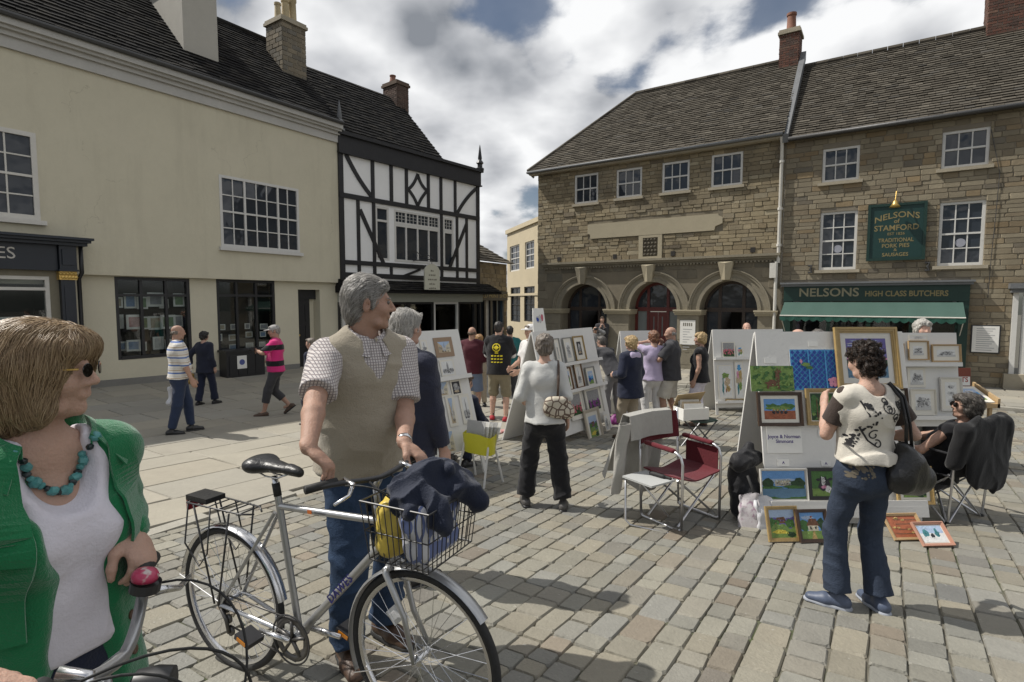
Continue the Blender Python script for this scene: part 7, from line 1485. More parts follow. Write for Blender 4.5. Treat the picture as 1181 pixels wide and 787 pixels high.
# ------------------------------------------------------------------ print board facing right, behind the backpacked man
c12 = lambda x, y: (400+x/3.42, 330+y/3.42); bx12 = lambda a, b, c, d: (*c12(a, b), *c12(c, d))
b = gpt(562, 549); a = b-Vector((.64, .77, 0))*1.3; a.z = b.z = (ground(a.x, a.y)+ground(b.x, b.y))/2+.03; B1 = Pl(a, b, 1.62, .46)
zl = B1.at(*c12(440, 362))[1]
aframe(B1, 'white board of town prints behind the man with the backpack', .9, shelves=((zl, .06),), legs=.3)
for b_, l, k_, fm, fw, mw, mm in (((338, 206, 425, 276), 'brown mounted town view at the top right of the board', 'street', None, 0, .05, mat('tan_mount', (.3, .21, .14), .8, .05)), ((284, 214, 322, 264), 'small grey print beside the brown mounted town view', 'church', None, 0, .02, None), ((322, 288, 352, 358), 'dark mounted upright photograph on the town print board', 'photo', M_blkf, .02, .02, None), ((362, 294, 430, 352), 'black and white lane print above the ledge', 'church', None, 0, .02, None), ((344, 378, 406, 434), 'beige house print just under the ledge, left', 'street', None, 0, .02, None), ((404, 374, 456, 428), 'grey gateway print just under the ledge, right', 'photo', None, 0, .02, None), ((338, 444, 390, 548), 'tall blue street print at the left of the lower row', 'street', None, 0, .012, None), ((384, 434, 442, 550), 'tall church spire print in a white mount', 'street', None, 0, .035, None), ((438, 430, 500, 536), 'pale tall lane print at the right of the lower row', 'church', None, 0, .035, None), ((366, 578, 432, 652), 'dark street print low on the town print board', 'street', None, 0, .014, None), ((262, 300, 318, 352), 'house print partly hidden by the backpacked man', 'street', None, 0, .02, None)):
    picture(B1, bx12(*b_), l, k_, fm, fw, mw, mm, out=.004, name='mounted_print' if fm is None else 'framed_picture')
# yellow bin of sleeved prints at its foot
yb = gpt(556, 548); yb = at_depth(553, 524, 5.9); zb_ = yb.z; bn = empty('print_bin', (yb.x, yb.y, ground(yb.x, yb.y)+.02), R(-38), 'yellow plastic bin holding sleeved prints at the board foot', 'bin'); h0 = zb_-ground(yb.x, yb.y)
q = MB(); n = 14; V = []; F = []
for j, (z, s) in enumerate(((h0, .9), (h0+.21, 1.0))):
    for i in range(n): t = 2*math.pi*i/n; V.append((.21*s*math.copysign(abs(math.cos(t))**.6, math.cos(t)), .09*s*math.copysign(abs(math.sin(t))**.6, math.sin(t)), z+.015*math.sin(t*3)*j))
F = [(i, (i+1) % n, n+(i+1) % n, n+i) for i in range(n)]+[tuple(range(n-1, -1, -1))]; q.add(V, F); q.build('tub', mat('yellow_plastic', (.62, .58, .03), .35, .1, 8, coord='obj'), bn, local=True, smooth=True, auto=50)
for s in (-1, 1): q = MB(); q.tube([(s*.17, -.05, h0+.1), (s*.2, -.16, -.02+.02)], .012, 6); q.tube([(s*.17, .05, h0+.1), (s*.2, .16, .0)], .012, 6); q.build('stand_leg', M_brd, bn, local=True)
q = MB(); q.tube([(-.19, 0, h0-.005), (.19, 0, h0-.005)], .012, 6); q.build('stand_rail', M_brd, bn, local=True)
for i in range(5):
    y = -.055+i*.027; o = empty('sleeved_print', WM[bn] @ Vector((-.03+.015*i, y, h0+.01)), R(-38), 'clear sleeved print standing in the yellow bin, number %s from front' % ('first', 'second', 'third', 'fourth', 'last')[i], 'print', 'prints in the yellow bin'); q = MB(); q.hexa([(-.13, 0, 0), (.13, 0, 0), (.13, .004, 0), (-.13, .004, 0), (-.12+.03*i, .03, .34-.01*i), (.14+.02*i, .03, .34), (.14+.02*i, .034, .34), (-.12+.03*i, .034, .34-.01*i)]); q.build('sleeve', (M_brdg, M_card, PA['lgrey'])[i % 3], o, local=True)
# ------------------------------------------------------------------ seats and clutter
M_alu = mat('aluminium_tube', (.62, .62, .63), .3, .1, 10, 0, metal=.9); M_maroon = cloth('maroon_canvas', (.11, .012, .018)); M_steel = mat('dark_steel_tube', (.12, .12, .125), .4, .1, 10, 0, metal=.6)
A, B = gpt(786, 615), gpt(829, 602); fx = (B-A); fx.z = 0; wdt = .5; cen = (A+B)/2; fd = Vector((fx.y, -fx.x, 0)).normalized(); ang = math.atan2(fd.y, fd.x)
ch = empty('directors_chair', (cen.x-fd.x*.22, cen.y-fd.y*.22, ground(cen.x, cen.y)+.018), ang-math.pi/2, 'maroon folding director\'s chair with aluminium frame and side tray', 'chair')
# local: y forward, x to the sitter's right (camera left is +x? facing the camera the sitter's right is camera left)
hw = .25
for s in (-1, 1):
    x = s*hw; q = MB(); q.tube([(x, .22, .0), (x, .22, .56), (x, .20, .62), (x, .15, .645), (x, -.17, .66), (x, -.21, .64), (x, -.23, .60)], .0115, 8); q.tube([(x, -.22, .02), (x, -.20, .0), (x, .19, .0), (x, .22, .02)], .0115, 8); q.tube([(x, -.22, .0), (x, -.26, .9)], .0115, 8); q.build('side_frame', M_alu, ch, local=True, smooth=True)
    so = Solid(); so.cone(V3(x, -.17, .665), V3(x, .12, .655), .02, .02, .01, flat=(1.5, 1, 1), R_=np.eye(3)); solid_obj('armrest', so, M_maroon, ch, .006)
for y in (-.15, .17): q = MB(); q.tube([(-hw, y, .03), (hw, y, .42)], .010, 8); q.tube([(hw, y+.012, .03), (-hw, y+.012, .42)], .010, 8); q.build('cross_brace', M_alu, ch, local=True)
def sheet_obj(name, P_, nu, nv, th, m, parent, smooth=True):
    q = MB(); V = []; F = []
    for side in (0, 1):
        for i in range(nu+1):
            for j in range(nv+1): V.append(Vector(P_(i/nu, j/nv))+Vector((0, 0, 0)) if side == 0 else None)
    base = V[:(nu+1)*(nv+1)]; nn = []
    for i in range(nu+1):
        for j in range(nv+1):
            a = base[min(i+1, nu)*(nv+1)+j]-base[max(i-1, 0)*(nv+1)+j]; b = base[i*(nv+1)+min(j+1, nv)]-base[i*(nv+1)+max(j-1, 0)]; nn.append(a.cross(b).normalized())
    V = base+[p_-n_*th for p_, n_ in zip(base, nn)]; k = (nu+1)*(nv+1); I = lambda i, j: i*(nv+1)+j
    for i in range(nu):
        for j in range(nv): F.append((I(i, j), I(i+1, j), I(i+1, j+1), I(i, j+1))); F.append((k+I(i, j), k+I(i, j+1), k+I(i+1, j+1), k+I(i+1, j)))
    for i in range(nu): F += [(I(i, 0), k+I(i, 0), k+I(i+1, 0), I(i+1, 0)), (I(i, nv), I(i+1, nv), k+I(i+1, nv), k+I(i, nv))]
    for j in range(nv): F += [(I(0, j), I(0, j+1), k+I(0, j+1), k+I(0, j)), (I(nu, j), k+I(nu, j), k+I(nu, j+1), I(nu, j+1))]
    q.add(V, F); return q.build(name, m, parent, local=True, smooth=smooth, auto=50)
sheet_obj('seat', lambda a, b: (-hw+2*hw*a, -.2+.42*b, .44-.035*math.sin(math.pi*a)+.006*math.sin(9*a+5*b)), 12, 8, .012, M_maroon, ch)
sheet_obj('backrest', lambda a, b: (-hw+2*hw*a, -.235-.03*b-.03*math.sin(math.pi*a), .64+.24*b), 12, 6, .01, M_maroon, ch)
sheet_obj('side_pocket', lambda a, b: (-hw-.014, -.16+.34*a, .40+.22*b), 6, 4, .008, M_maroon, ch)
q = MB(); q.box(hw+.02, hw+.3, -.16, .16, .41, .425); q.build('side_tray', mat('grey_plastic', (.42, .43, .42), .5, .08), ch, local=True); q = MB(); q.tube([(hw+.28, -.14, .41), (hw+.28, -.14, .05), (hw+.26, -.1, .01), (hw+.1, .2, .0), (hw, .22, .0)], .0095, 8); q.tube([(hw+.02, .1, .1), (hw+.24, .0, .40)], .008, 6); q.build('tray_leg', M_alu, ch, local=True, smooth=True)
wl = WM[ch] @ Vector((hw+.08, .02, .425)); tl = empty('camera_pouch', wl, ang, 'small black pouch lying on the chair\'s grey side tray', 'pouch'); so = Solid(); so.cone(V3(-.06, 0, .015), V3(.06, .01, .015), .02, .018, .01); so.cone(V3(.06, .02, .015), V3(.12, .03, .012), .012, .012, .01); solid_obj('body', so, M_rubber, tl, .006)
jk = empty('jacket', WM[ch] @ Vector((.12, -.26, 0)), ang-math.pi/2, 'pale grey jacket draped over the back of the maroon chair', 'jacket'); 
def drop_(a, b):
    x = -.26+.56*a; t = b*1.55-.45; f = math.sin(a*17+1.3*b)*.6+math.sin(a*31+.7)*.3+math.sin(a*9-2*b)*.5
    if t < 0: return (x*.95, .03-t*.05+.02*f*(-t), .93+.5*t-.05*abs(x))
    fall = t/1.1; return (x*(1+.16*fall)+.05*fall, -.03-.12*fall+.075*f*min(1, fall*1.6), .93-.05*abs(x)-(.70+.16*math.sin(a*5+.5))*fall)
sheet_obj('body_cloth', drop_, 60, 30, .006, cloth('pale_grey_nylon', (.36, .35, .32), rough=.6), jk)
def slv(a, b):
    an = a*2*math.pi; r_ = .062*(1-.25*b)*(1+.14*math.sin(an*3+b*9)); return (.33+.05*b+r_*math.cos(an), .02-.05*b+r_*.6*math.sin(an), .84-.62*b+.012*math.sin(b*26))
sheet_obj('sleeve', slv, 20, 24, .004, cloth('pale_grey_nylon', (.36, .35, .32)), jk)
# folding stool with a box of prints
sp_ = gpt(806, 518); st = empty('folding_stool', (sp_.x, sp_.y, sp_.z+.018), R(15), 'green topped folding stool behind the maroon chair', 'stool'); sheet_obj('seat', lambda a, b: (-.19+.38*a, -.15+.3*b, .42-.02*math.sin(math.pi*a)), 8, 4, .015, cloth('green_canvas2', (.03, .06, .045)), st)
for y in (-.14, .14): q = MB(); q.tube([(-.19, y, 0), (.19, y, .415)], .011, 8); q.tube([(.19, y+.015, 0), (-.19, y+.015, .415)], .011, 8); q.build('crossed_legs', M_steel, st, local=True)
bxo = empty('box_of_prints', WM[st] @ Vector((-.14, 0, .43)), R(15), 'white box of loose prints with open tan lid on the stool', 'box'); q = MB(); q.box(-.2, .2, -.13, .13, 0, .012); q.box(-.2, .2, -.13, -.12, .012, .16); q.box(-.2, .2, .12, .13, .012, .16); q.box(-.2, -.19, -.12, .12, .012, .16); q.box(.19, .2, -.12, .12, .012, .16); q.build('carton', M_card, bxo, local=True)
q = MB(); q.hexa([(-.2, .13, .16), (.2, .13, .16), (.2, .14, .16), (-.2, .14, .16), (-.2, .02, .33), (.24, .02, .36), (.24, .03, .36), (-.2, .03, .33)]); q.build('lid', mat('tan_card', (.4, .3, .17), .8, .1), bxo, local=True)
for i in range(4): q = MB(); q.hexa([(-.15, -.09+.05*i, .02), (.15, -.09+.05*i, .02), (.15, -.085+.05*i, .02), (-.15, -.085+.05*i, .02), (-.15, -.06+.05*i, .22+.02*i), (.15, -.06+.05*i, .21+.02*i), (.15, -.055+.05*i, .21+.02*i), (-.15, -.055+.05*i, .22+.02*i)]); q.build('loose_print', (M_card, PA['sepia'], M_mount, PA['lgrey'])[i], bxo, local=True)
# bags beside the big board
bp = gpt(862, 604); bg = empty('black_holdall', (bp.x+.02, bp.y+.1, bp.z+.018), R(20), 'black padded bags stacked beside the big board', 'bag'); so = Solid(); so.cone(V3(0, 0, .12), V3(0, .05, .40), .14, .13, .03, flat=(1, .8, 1), R_=np.eye(3)); so.cone(V3(-.02, -.05, .12), V3(.02, -.05, .25), .11, .09, .03); so.clip(V3(0, 0, 0), V3(0, 0, -1)); solid_obj('body', so, cloth('black_nylon', (.012, .012, .014), rough=.55), bg, .009, folds(.02, 10, 10, 8, 3)); so = Solid(); so.cone(V3(-.08, 0, .5), V3(.1, .02, .52), .08, .07, .03); so.cone(V3(-.02, 0, .52), V3(.05, .03, .62), .07, .05, .03); solid_obj('upper_bag', so, cloth('black_nylon', (.012, .012, .014)), bg, .009, folds(.02, 12, 12, 10, 5))
q = MB(); q.tube([(-.1, -.12, .42), (-.08, -.17, .3), (-.07, -.17, .15), (-.1, -.12, .06)], .012, 6); q.tube([(.1, -.1, .45), (.12, -.14, .3), (.1, -.13, .1)], .012, 6); q.build('strap', M_rubber, bg, local=True, smooth=True)
def stand_bag(label, at, w_, h, d, m, rz, sd):
    o = empty('carrier_bag', at, rz, label, 'bag'); r_ = random.Random(sd); ph = [r_.uniform(0, 6) for _ in range(4)]
    def P_(a, b):
        t = a*2*math.pi; k_ = 1-.75*b; c_, s_ = math.cos(t), math.sin(t); x = math.copysign(abs(c_)**.35, c_)*w_/2*(1-.12*b); y = math.copysign(abs(s_)**.35, s_)*d*k_
        f = .012*math.sin(x*60+b*7+ph[0])+.009*math.sin(x*110-b*13+ph[1]); return (x+.006*math.sin(b*19+ph[2]), y+f*b+.05*b*b, h*b+(.02*math.sin(x*25+ph[3]) if b > .95 else 0)+.002)
    sheet_obj('body', P_, 36, 14, .0015, m, o)
pb_ = gpt(866, 610); stand_bag('printed pale carrier bag on the setts by the big board', (pb_.x-.02, pb_.y, pb_.z+.018), .17, .26, .05, mat('printed_bag', (.5, .47, .48), .5, .3, 14, .1, 30, hook=lambda c, o: c['mix'](c['mth']('MULTIPLY', c['mth']('SUBTRACT', c['noise'](22, 2), .55), 8, True), o, (.3, .2, .26))), R(-20), 2)
pb_ = gpt(881, 611); stand_bag('crumpled plain white carrier bag against the board skirting', (pb_.x+.01, pb_.y+.02, pb_.z+.018), .2, .24, .07, M_plast, R(15), 6)
# pink cloth on the ground by the centre board
pk = gpt(590, 500); o = empty('pink_blanket', pk, 0, 'crumpled pink and white cloth on the ground by the print boards', 'cloth'); so = Solid(); so.cone(V3(-.22, 0, .03), V3(.2, .1, .03), .08, .07, .05, flat=(1, 1, .5), R_=np.eye(3)); solid_obj('cloth', so, cloth('pink_cloth', (.5, .25, .24), hook=stripes(0, 9, [(0, .4, (.6, .55, .52))])), o, .012, folds(.03))
vb = gpt(716, 490); bag_plain('purple bag on the ground under the small easel', (vb.x, vb.y, vb.z+.018), .3, .16, .1, mat('purple_nylon', (.16, .015, .13), .5, .2, 10, coord='obj'), R(10), name='bag', handles=.06)
# ================================================================== BICYCLES
M_silver = mat('silver_paint', (.42, .425, .43), .32, .08, 12, 0, metal=.75, coord='obj'); M_chrome = mat('polished_alloy', (.65, .65, .66), .22, .08, 12, 0, metal=.95, coord='obj'); M_dkmetal = mat('black_metal', (.025, .025, .027), .4, .1, 12, 0, coord='obj'); M_tyre = mat('tyre_rubber', (.02, .02, .02), .75, .2, 14, .3, 90, coord='obj'); M_chain = mat('oily_steel', (.12, .115, .11), .45, .3, 40, 0, metal=.8, coord='obj')
def bez(pts, n=12):
    pts = [Vector(p) for p in pts]; out = []
    m = len(pts)-1
    for i in range(n+1):
        t = i/n; out.append(sum((pts[k]*(math.comb(m, k)*t**k*(1-t)**(m-k)) for k in range(m+1)), Vector()))
    return out
def arc(c, r, a0, a1, n, y=0.0): return [Vector((c[0]+r*math.cos(R(a0+(a1-a0)*i/n)), y, c[1]+r*math.sin(R(a0+(a1-a0)*i/n)))) for i in range(n+1)]
def bicycle(base, ang, label, G, paint, basket=True, rack=True, lettering=None, steer=0.0, guards=True):
    """local: x forward, z up, y to the rider's left; G holds the side-view points (x, z)"""
    root = empty('bicycle', base, ang, label, 'bicycle'); L = dict(local=True, parent=root, smooth=True); rr = .343
    def wheel(c, name='wheel'):
        c = Vector((c[0], 0, c[1])); n = 64; ring = lambda r: [c+Vector((r*math.cos(2*math.pi*i/n), 0, r*math.sin(2*math.pi*i/n))) for i in range(n)]
        q = MB(); q.lathe([(.311, -.010), (.305, -.011), (.296, -.008), (.294, 0), (.296, .008), (.305, .011), (.311, .010), (.309, .0)], c, (0, 1, 0), 72, ring=True); w_ = q.build('wheel', M_chrome, root, local=True, smooth=True, auto=50)
        q = MB(); q.tube(ring(.327), .0165, 10, closed=True); q.build('tyre', M_tyre, w_, local=True, smooth=True)
        q = MB(); q.lathe([(.006, -.06), (.006, -.045), (.022, -.035), (.022, -.03), (.013, -.026), (.013, .026), (.022, .03), (.022, .035), (.006, .045), (.006, .06)], c, (0, 1, 0), 14); q.build('hub', M_chrome, w_, local=True, smooth=True, auto=40)
        q = MB()
        for i in range(32):
            a = 2*math.pi*i/32; s = 1 if i % 2 else -1; off = (1 if i % 4 < 2 else -1)*.5; p0 = c+Vector((.02*math.cos(a+off*1.6), s*.032, .02*math.sin(a+off*1.6))); p1 = c+Vector((.297*math.cos(a), 0, .297*math.sin(a))); q.tube([p0, p1], .0013, 4, cap=False)
        tag(q.build('spokes', M_chrome, w_, local=True), kind='stuff'); return w_
    wheel(G['rh']); wheel(G['fh'])
    P = lambda k, y=0.0: Vector((G[k][0], y, G[k][1]))
    q = MB(); st = P('st'); q.tube([P('bb'), st], .0155, 10); q.tube([P('tt0'), P('tt1')], .0150, 10); q.tube([P('dt1'), P('bb')], .0185, 10); q.tube([P('h1'), P('h0')], .0195, 12)
    for s in (-1, 1): q.tube([P('ss')+Vector((0, s*.012, 0)), P('rh', s*.062)], .0085, 8); q.tube([P('bb')+Vector((0, s*.022, 0)), P('rh', s*.062)], .0095, 8)
    q.lathe([(.022, -.036), (.022, .036)], P('bb'), (0, 1, 0), 14); fr = q.build('frame', paint, **L, auto=45)
    q = MB(); cr = P('cr')
    for s in (-1, 1): q.tube([cr+Vector((0, s*.02, .0)), cr+Vector((.005, s*.05, -.02)), cr*.45+P('fh', s*.055)*.55, P('fh', s*.055)], [.0135, .0135, .0115, .0085], 8)
    q.tube([cr+Vector((0, -.05, -.015)), cr+Vector((0, .05, -.015))], .013, 8); q.tube([P('h0'), cr], .014, 8); q.build('fork', M_silver, **L)
    if guards:
        for k, a0, a1 in (('rh', 12, 172), ('fh', 38, 205)):
            q = MB(); A = arc(G[k], .358, a0, a1, 28); V = []; F = []
            for p_ in A:
                d = (p_-P(k)).normalized(); V += [p_+Vector((0, -.026, 0))-d*.010, p_+Vector((0, -.016, 0)), p_+Vector((0, .016, 0)), p_+Vector((0, .026, 0))-d*.010]
            for i in range(28):
                for j in range(3): F.append((i*4+j, i*4+j+1, i*4+j+5, i*4+j+4))
            q.add(V, F); g_ = q.build('mudguard', M_chrome if k == 'rh' else M_silver, local=True, parent=root, smooth=True); q = MB()
            e = A[-1 if k == 'fh' else -1]; q.tube([e+Vector((0, -.026, 0)), P(k, -.055)], .0022, 5); q.tube([e+Vector((0, .026, 0)), P(k, .055)], .0022, 5); q.build('stay', M_chrome, g_, local=True)
    q = MB(); q.tube([st, P('sp')], .0135, 10); q.build('seat_post', M_chrome, **L); q = MB(); q.tube([st-Vector((0, 0, .0)), st*.35+P('sp')*.65], .0175, 10); q.build('post_sleeve', M_rubber, **L)
    so = Solid(); s0 = np.array(P('sp')); so.cone(s0+V3(-.085, -.045, .045), s0+V3(-.085, .045, .045), .036, .036, .03, flat=(1.3, 1, .8), R_=np.eye(3)); so.cone(s0+V3(-.08, 0, .045), s0+V3(.13, 0, .042), .06, .022, .03, flat=(1, 1, .6), R_=np.eye(3)); so.cone(s0+V3(.1, 0, .042), s0+V3(.155, 0, .034), .024, .019, .02); solid_obj('saddle', so, M_lblk, root, .006)
    q = MB()
    for s in (-1, 1): q.tube([P('sp')+Vector((-.09, s*.025, .02)), P('sp')+Vector((-.03, s*.022, .0)), P('sp')+Vector((.04, s*.02, .0)), P('sp')+Vector((.11, s*.008, .03))], .004, 6)
    q.build('saddle_rails', M_chrome, **L)
    bb = P('bb'); q = MB(); q.lathe([(.09, -.046), (.098, -.045), (.098, -.041), (.088, -.040), (.07, -.041), (.07, -.046), (.088, -.046)], bb, (0, 1, 0), 40, ring=True)
    for i in range(5): a = 2*math.pi*i/5+.3; q.tube([bb+Vector((0, -.044, 0)), bb+Vector((.08*math.cos(a), -.044, .08*math.sin(a)))], .008, 6)
    q.build('chainring', M_chain, **L); q = MB(); q.lathe([(.104, -.052), (.112, -.052), (.112, -.049), (.104, -.049)], bb, (0, 1, 0), 40, ring=True); q.build('chain_guard', M_dkmetal, **L)
    q = MB(); q.tube([bb+Vector((.05, -.044, .088)), P('rh')+Vector((0, -.044, .045))], .0045, 5); q.tube([bb+Vector((.02, -.044, -.095)), P('rh')+Vector((.04, -.044, -.10))], .0045, 5); q.build('chain', M_chain, **L)
    q = MB(); q.lathe([(.045, -.05), (.05, -.044), (.038, -.036), (.03, -.03)], P('rh'), (0, 1, 0), 22); q.lathe([(.022, -.05), (.022, -.04)], P('rh')+Vector((.03, 0, -.07)), (0, 1, 0), 14); q.lathe([(.022, -.05), (.022, -.04)], P('rh')+Vector((.045, 0, -.125)), (0, 1, 0), 14); q.tube([P('rh')+Vector((.0, -.058, -.02)), P('rh')+Vector((.03, -.056, -.07)), P('rh')+Vector((.045, -.055, -.13))], .009, 6); q.build('derailleur', M_chain, **L)
    for s, a in ((-1, 178), (1, -2)):
        d = Vector((math.cos(R(a)), 0, math.sin(R(a)))); e = bb+d*.17+Vector((0, s*.068, 0)); q = MB(); q.tube([bb+Vector((0, s*.056, 0)), e], [.014, .011], 8); c_ = q.build('crank', M_chrome, **L); q = MB(); q.box(-.045, .045, -.04, .04, -.012, .012, T=Matrix.Translation(e+Vector((0, s*.055, 0))) @ Matrix.Rotation(R(18), 4, 'Y')); p_ = q.build('pedal', M_dkmetal, c_, local=True); q = MB(); q.box(-.028, .028, -.042, -.036, -.008, .008, T=Matrix.Translation(e+Vector((0, s*.055, 0))) @ Matrix.Rotation(R(18), 4, 'Y')); q.build('reflector', mat('amber_reflector', (.6, .22, .02), .25, .1), p_, local=True)
    # steering: everything turned with the bars
    sx = Vector((G['stem'][0], 0, G['stem'][1])); q = MB(); q.tube([P('h1'), P('q1')], .0125, 10); q.tube([P('q1'), sx], .0135, 10); q.lathe([(.022, -.005), (.024, .012), (.018, .03)], P('h1'), (P('q1')-P('h1')).normalized(), 12); q.build('stem', M_silver, **L)
    bw = G['bw']; rs_ = G.get('rise', 0.0); ends = []; hb_ = MB(); pts = [sx+Vector((-.055, -bw, .02+rs_)), sx+Vector((-.03, -bw*.55, .022+rs_)), sx+Vector((-.004, -.09, .004)), sx, sx+Vector((-.004, .09, .004)), sx+Vector((-.03, bw*.55, .022+rs_)), sx+Vector((-.055, bw, .02+rs_))]
    RS = Matrix.Rotation(R(steer), 3, 'Z'); rot_ = lambda v: sx+RS @ (v-sx); pts = [rot_(v) for v in pts]
    hb_.tube([*bez(pts[:4], 8), *bez(pts[3:], 8)[1:]], .0115, 10); hb_.build('handlebar', M_dkmetal if paint is M_silver else M_silver, **L)
    for s in (-1, 1):
        a = rot_(sx+Vector((-.055, s*bw, .02+rs_))); b = rot_(sx+Vector((-.04, s*(bw-.12), .021+rs_))); q = MB(); q.tube([a, a*.5+b*.5, b], [.0165, .0155, .0165], 12); q.build('grip', M_rubber, **L); ends.append((a, b))
        q = MB(); lv = b+(b-a).normalized()*.03; q.tube([lv, lv+Vector((.045, -s*.0, -.012)), lv+Vector((.07, s*.05, -.035)), lv+Vector((.068, s*.12, -.045))], [.012, .010, .007, .006], 8); q.build('brake_lever', M_chrome, **L)
    q = MB(); n_ = 0
    for s, t_ in ((-1, 'h0'), (1, 'cr'), (-1, 'dt1'), (1, 'tt1'))[:(2 if rs_ else 4)]:
        b = ends[0 if s < 0 else 1][1]+Vector((.04, 0, -.01)); n_ += 1; e = P(t_, .02*s); q.tube(bez([b, b+Vector((.16+.03*n_, -s*.02, .05)), e+Vector((.22, s*.05, .12)), e+Vector((.02, 0, .02))], 16), .0028, 6)
    q.build('cables', M_rubber, **L)
    if rack:
        rk_ = P('rk'); q = MB(); ln, wd = .36, .065; x0, x1 = rk_.x-.20, rk_.x+.16; z = rk_.z
        for s in (-1, 1): q.tube([(x1+.05, s*.02, z+.0), (x1, s*wd*.8, z+.002), (x0, s*wd, z+.002), (x0-.02, s*wd*.7, z)], .0045, 6); q.tube([(x0+.05, s*wd, z), (P('rh').x-.03, s*.07, P('rh').z)], .0045, 6); q.tube([(x1-.06, s*wd, z), (P('rh').x+.0, s*.072, P('rh').z)], .0045, 6); q.tube([(x0+.01, s*wd, z), (x0+.02, s*(wd+.03), z-.18), (x0+.12, s*(wd+.03), z-.27), (x0+.18, s*(wd+.03), z-.2), (x0+.17, s*wd, z)], .0038, 6)
        for i in range(6): q.tube([(x0+i*.07, -wd, z+.001), (x0+i*.07, wd, z+.001)], .0035, 6)
        q.build('rear_rack', M_dkmetal, **L); q = MB(); q.box(x0-.035, x0-.02, -.045, .045, z-.045, z+.012); q.build('rear_reflector', mat('red_reflector', (.25, .01, .01), .25, .1), root, local=True)
        q = MB(); q.box(x0-.03, x0+.12, -.05, .05, z+.006, z+.03); q.build('rack_pad', M_lblk, root, local=True)
    q = MB(); q.lathe([(.0, -.006), (.02, -.006), (.045, 0), (.02, .006), (.0, .006)], P('fh')+Vector((-.13, 0, .13)), (0, 1, 0), 4); q.build('spoke_reflector', mat('clear_reflector', (.6, .6, .6), .2, .1), root, local=True) if lettering else None
    if lettering:
        a, b = P('bb'), P('dt1'); d = (b-a).normalized(); o_ = a+d*(b-a).length*.52+Vector((0, -.0192, 0)); up = Vector((-d.z, 0, d.x)); text(lettering, .05, WM[root] @ basis(o_, d, up, Vector((0, -1, 0))), mat('navy_decal', (.02, .02, .14), .4, .05), root, ext=.0006, bold=.0008, space=1.1)
        a, b = P('tt0'), P('tt1'); d = (b-a).normalized(); up = Vector((-d.z, 0, d.x)); q = MB(); o_ = a+d*(b-a).length*.34; q.box(-.012, .012, -.0005, .0005, -.008, .008, T=basis(o_+Vector((0, -.0153, 0)), d, Vector((0, -1, 0)), up)); q.build('orange_badge', mat('orange_decal', (.65, .16, .03), .4, .05), root, local=True); text('SONORAN', .013, WM[root] @ basis(o_+d*.06+Vector((0, -.0155, 0)), d, up, Vector((0, -1, 0))), mat('grey_decal', (.08, .08, .1), .4, .05), root, ext=.0004)
    return root, ends, sx
def hubpoint(px, py, hub):
    lo, hi = .6, 8.0
    for _ in range(50):
        m_ = (lo+hi)/2; p_ = at_depth(px, py, m_)
        if p_.z-ground(p_.x, p_.y)-.016 > hub: lo = m_
        else: hi = m_
    return at_depth(px, py, lo)
rh, fh = hubpoint(268, 690, .343), hubpoint(487, 757, .343); dv = fh-rh; bang = math.atan2(dv.y, dv.x); gb = Vector((rh.x, rh.y, rh.z-.343)); bf = Fac(268, rh.y, Vector((dv.x, dv.y))); bf.o = Vector((rh.x, rh.y, 0))
slope = (fh.z-rh.z)
def bpx(px, py): u, z = bf.at(px, py); return (u, z-gb.z)
wb = math.hypot(dv.x, dv.y)
G1 = dict(rh=(0, .343), fh=(wb, .343+slope), bb=bpx(346, 731), st=bpx(320.5, 572), sp=bpx(316.5, 549), tt0=bpx(324, 584), tt1=bpx(438, 601), dt1=bpx(447, 622), h1=bpx(437, 589), h0=bpx(448, 622), cr=bpx(453, 648), ss=bpx(319.5, 590), q1=bpx(433, 562), stem=bpx(438, 551), rk=bpx(262, 583), bw=.29)
bike, ends, stm = bicycle(gb, bang, 'silver touring bicycle with wire basket held by the grey-haired man', G1, M_silver, lettering='DAWES', steer=-10)
WB = WM[bike]
# wire basket in front of the bars (part of the bicycle), its load a thing of its own
bq = Vector((stm.x+.20, 0, stm.z-.17)); bl, bwid, bh_k = .15, .17, .22
q = MB(); corners = lambda s, z: [Vector((bq.x-bl*s, -bwid*s, z)), Vector((bq.x+bl*s, -bwid*s, z)), Vector((bq.x+bl*s, bwid*s, z)), Vector((bq.x-bl*s, bwid*s, z))]
T0, T1 = corners(.86, bq.z-.08), corners(1.0, bq.z+bh_k-.08)
q.tube(T1, .004, 6, closed=True); q.tube(T0, .0035, 6, closed=True); q.tube([a*.5+b*.5 for a, b in zip(T0, T1)], .003, 6, closed=True)
for i in range(4):
    for k in range(11): t = k/11; a = T0[i].lerp(T0[(i+1) % 4], t); b = T1[i].lerp(T1[(i+1) % 4], t); q.tube([a, b], .0021, 5)
for k in range(9): q.tube([T0[0].lerp(T0[1], k/8), T0[3].lerp(T0[2], k/8)], .002, 5)
q.tube([stm+Vector((.0, -.06, 0)), Vector((T1[0].x, -.06, T1[0].z))], .005, 6); q.tube([stm+Vector((.0, .06, 0)), Vector((T1[0].x, .06, T1[0].z))], .005, 6)
q.build('basket', M_dkmetal, bike, local=True)
def inb(name, label, cat, loc): return empty(name, WB @ Vector(loc), bang, label, cat)
o = inb('yellow_bag', 'yellow carrier bag packed in the bicycle basket', 'bag', (bq.x-.07, -.06, bq.z-.07)); so = Solid(); so.cone(V3(0, 0, .05), V3(0, 0, .17), .06, .055, .03); so.cone(V3(.0, -.05, .05), V3(0, -.045, .16), .045, .04, .03); solid_obj('body', so, mat('yellow_plastic_bag', (.6, .45, .08), .4, .15, 10, .2, 40, coord='obj'), o, .007, folds(.015, 14, 14, 9, 2))
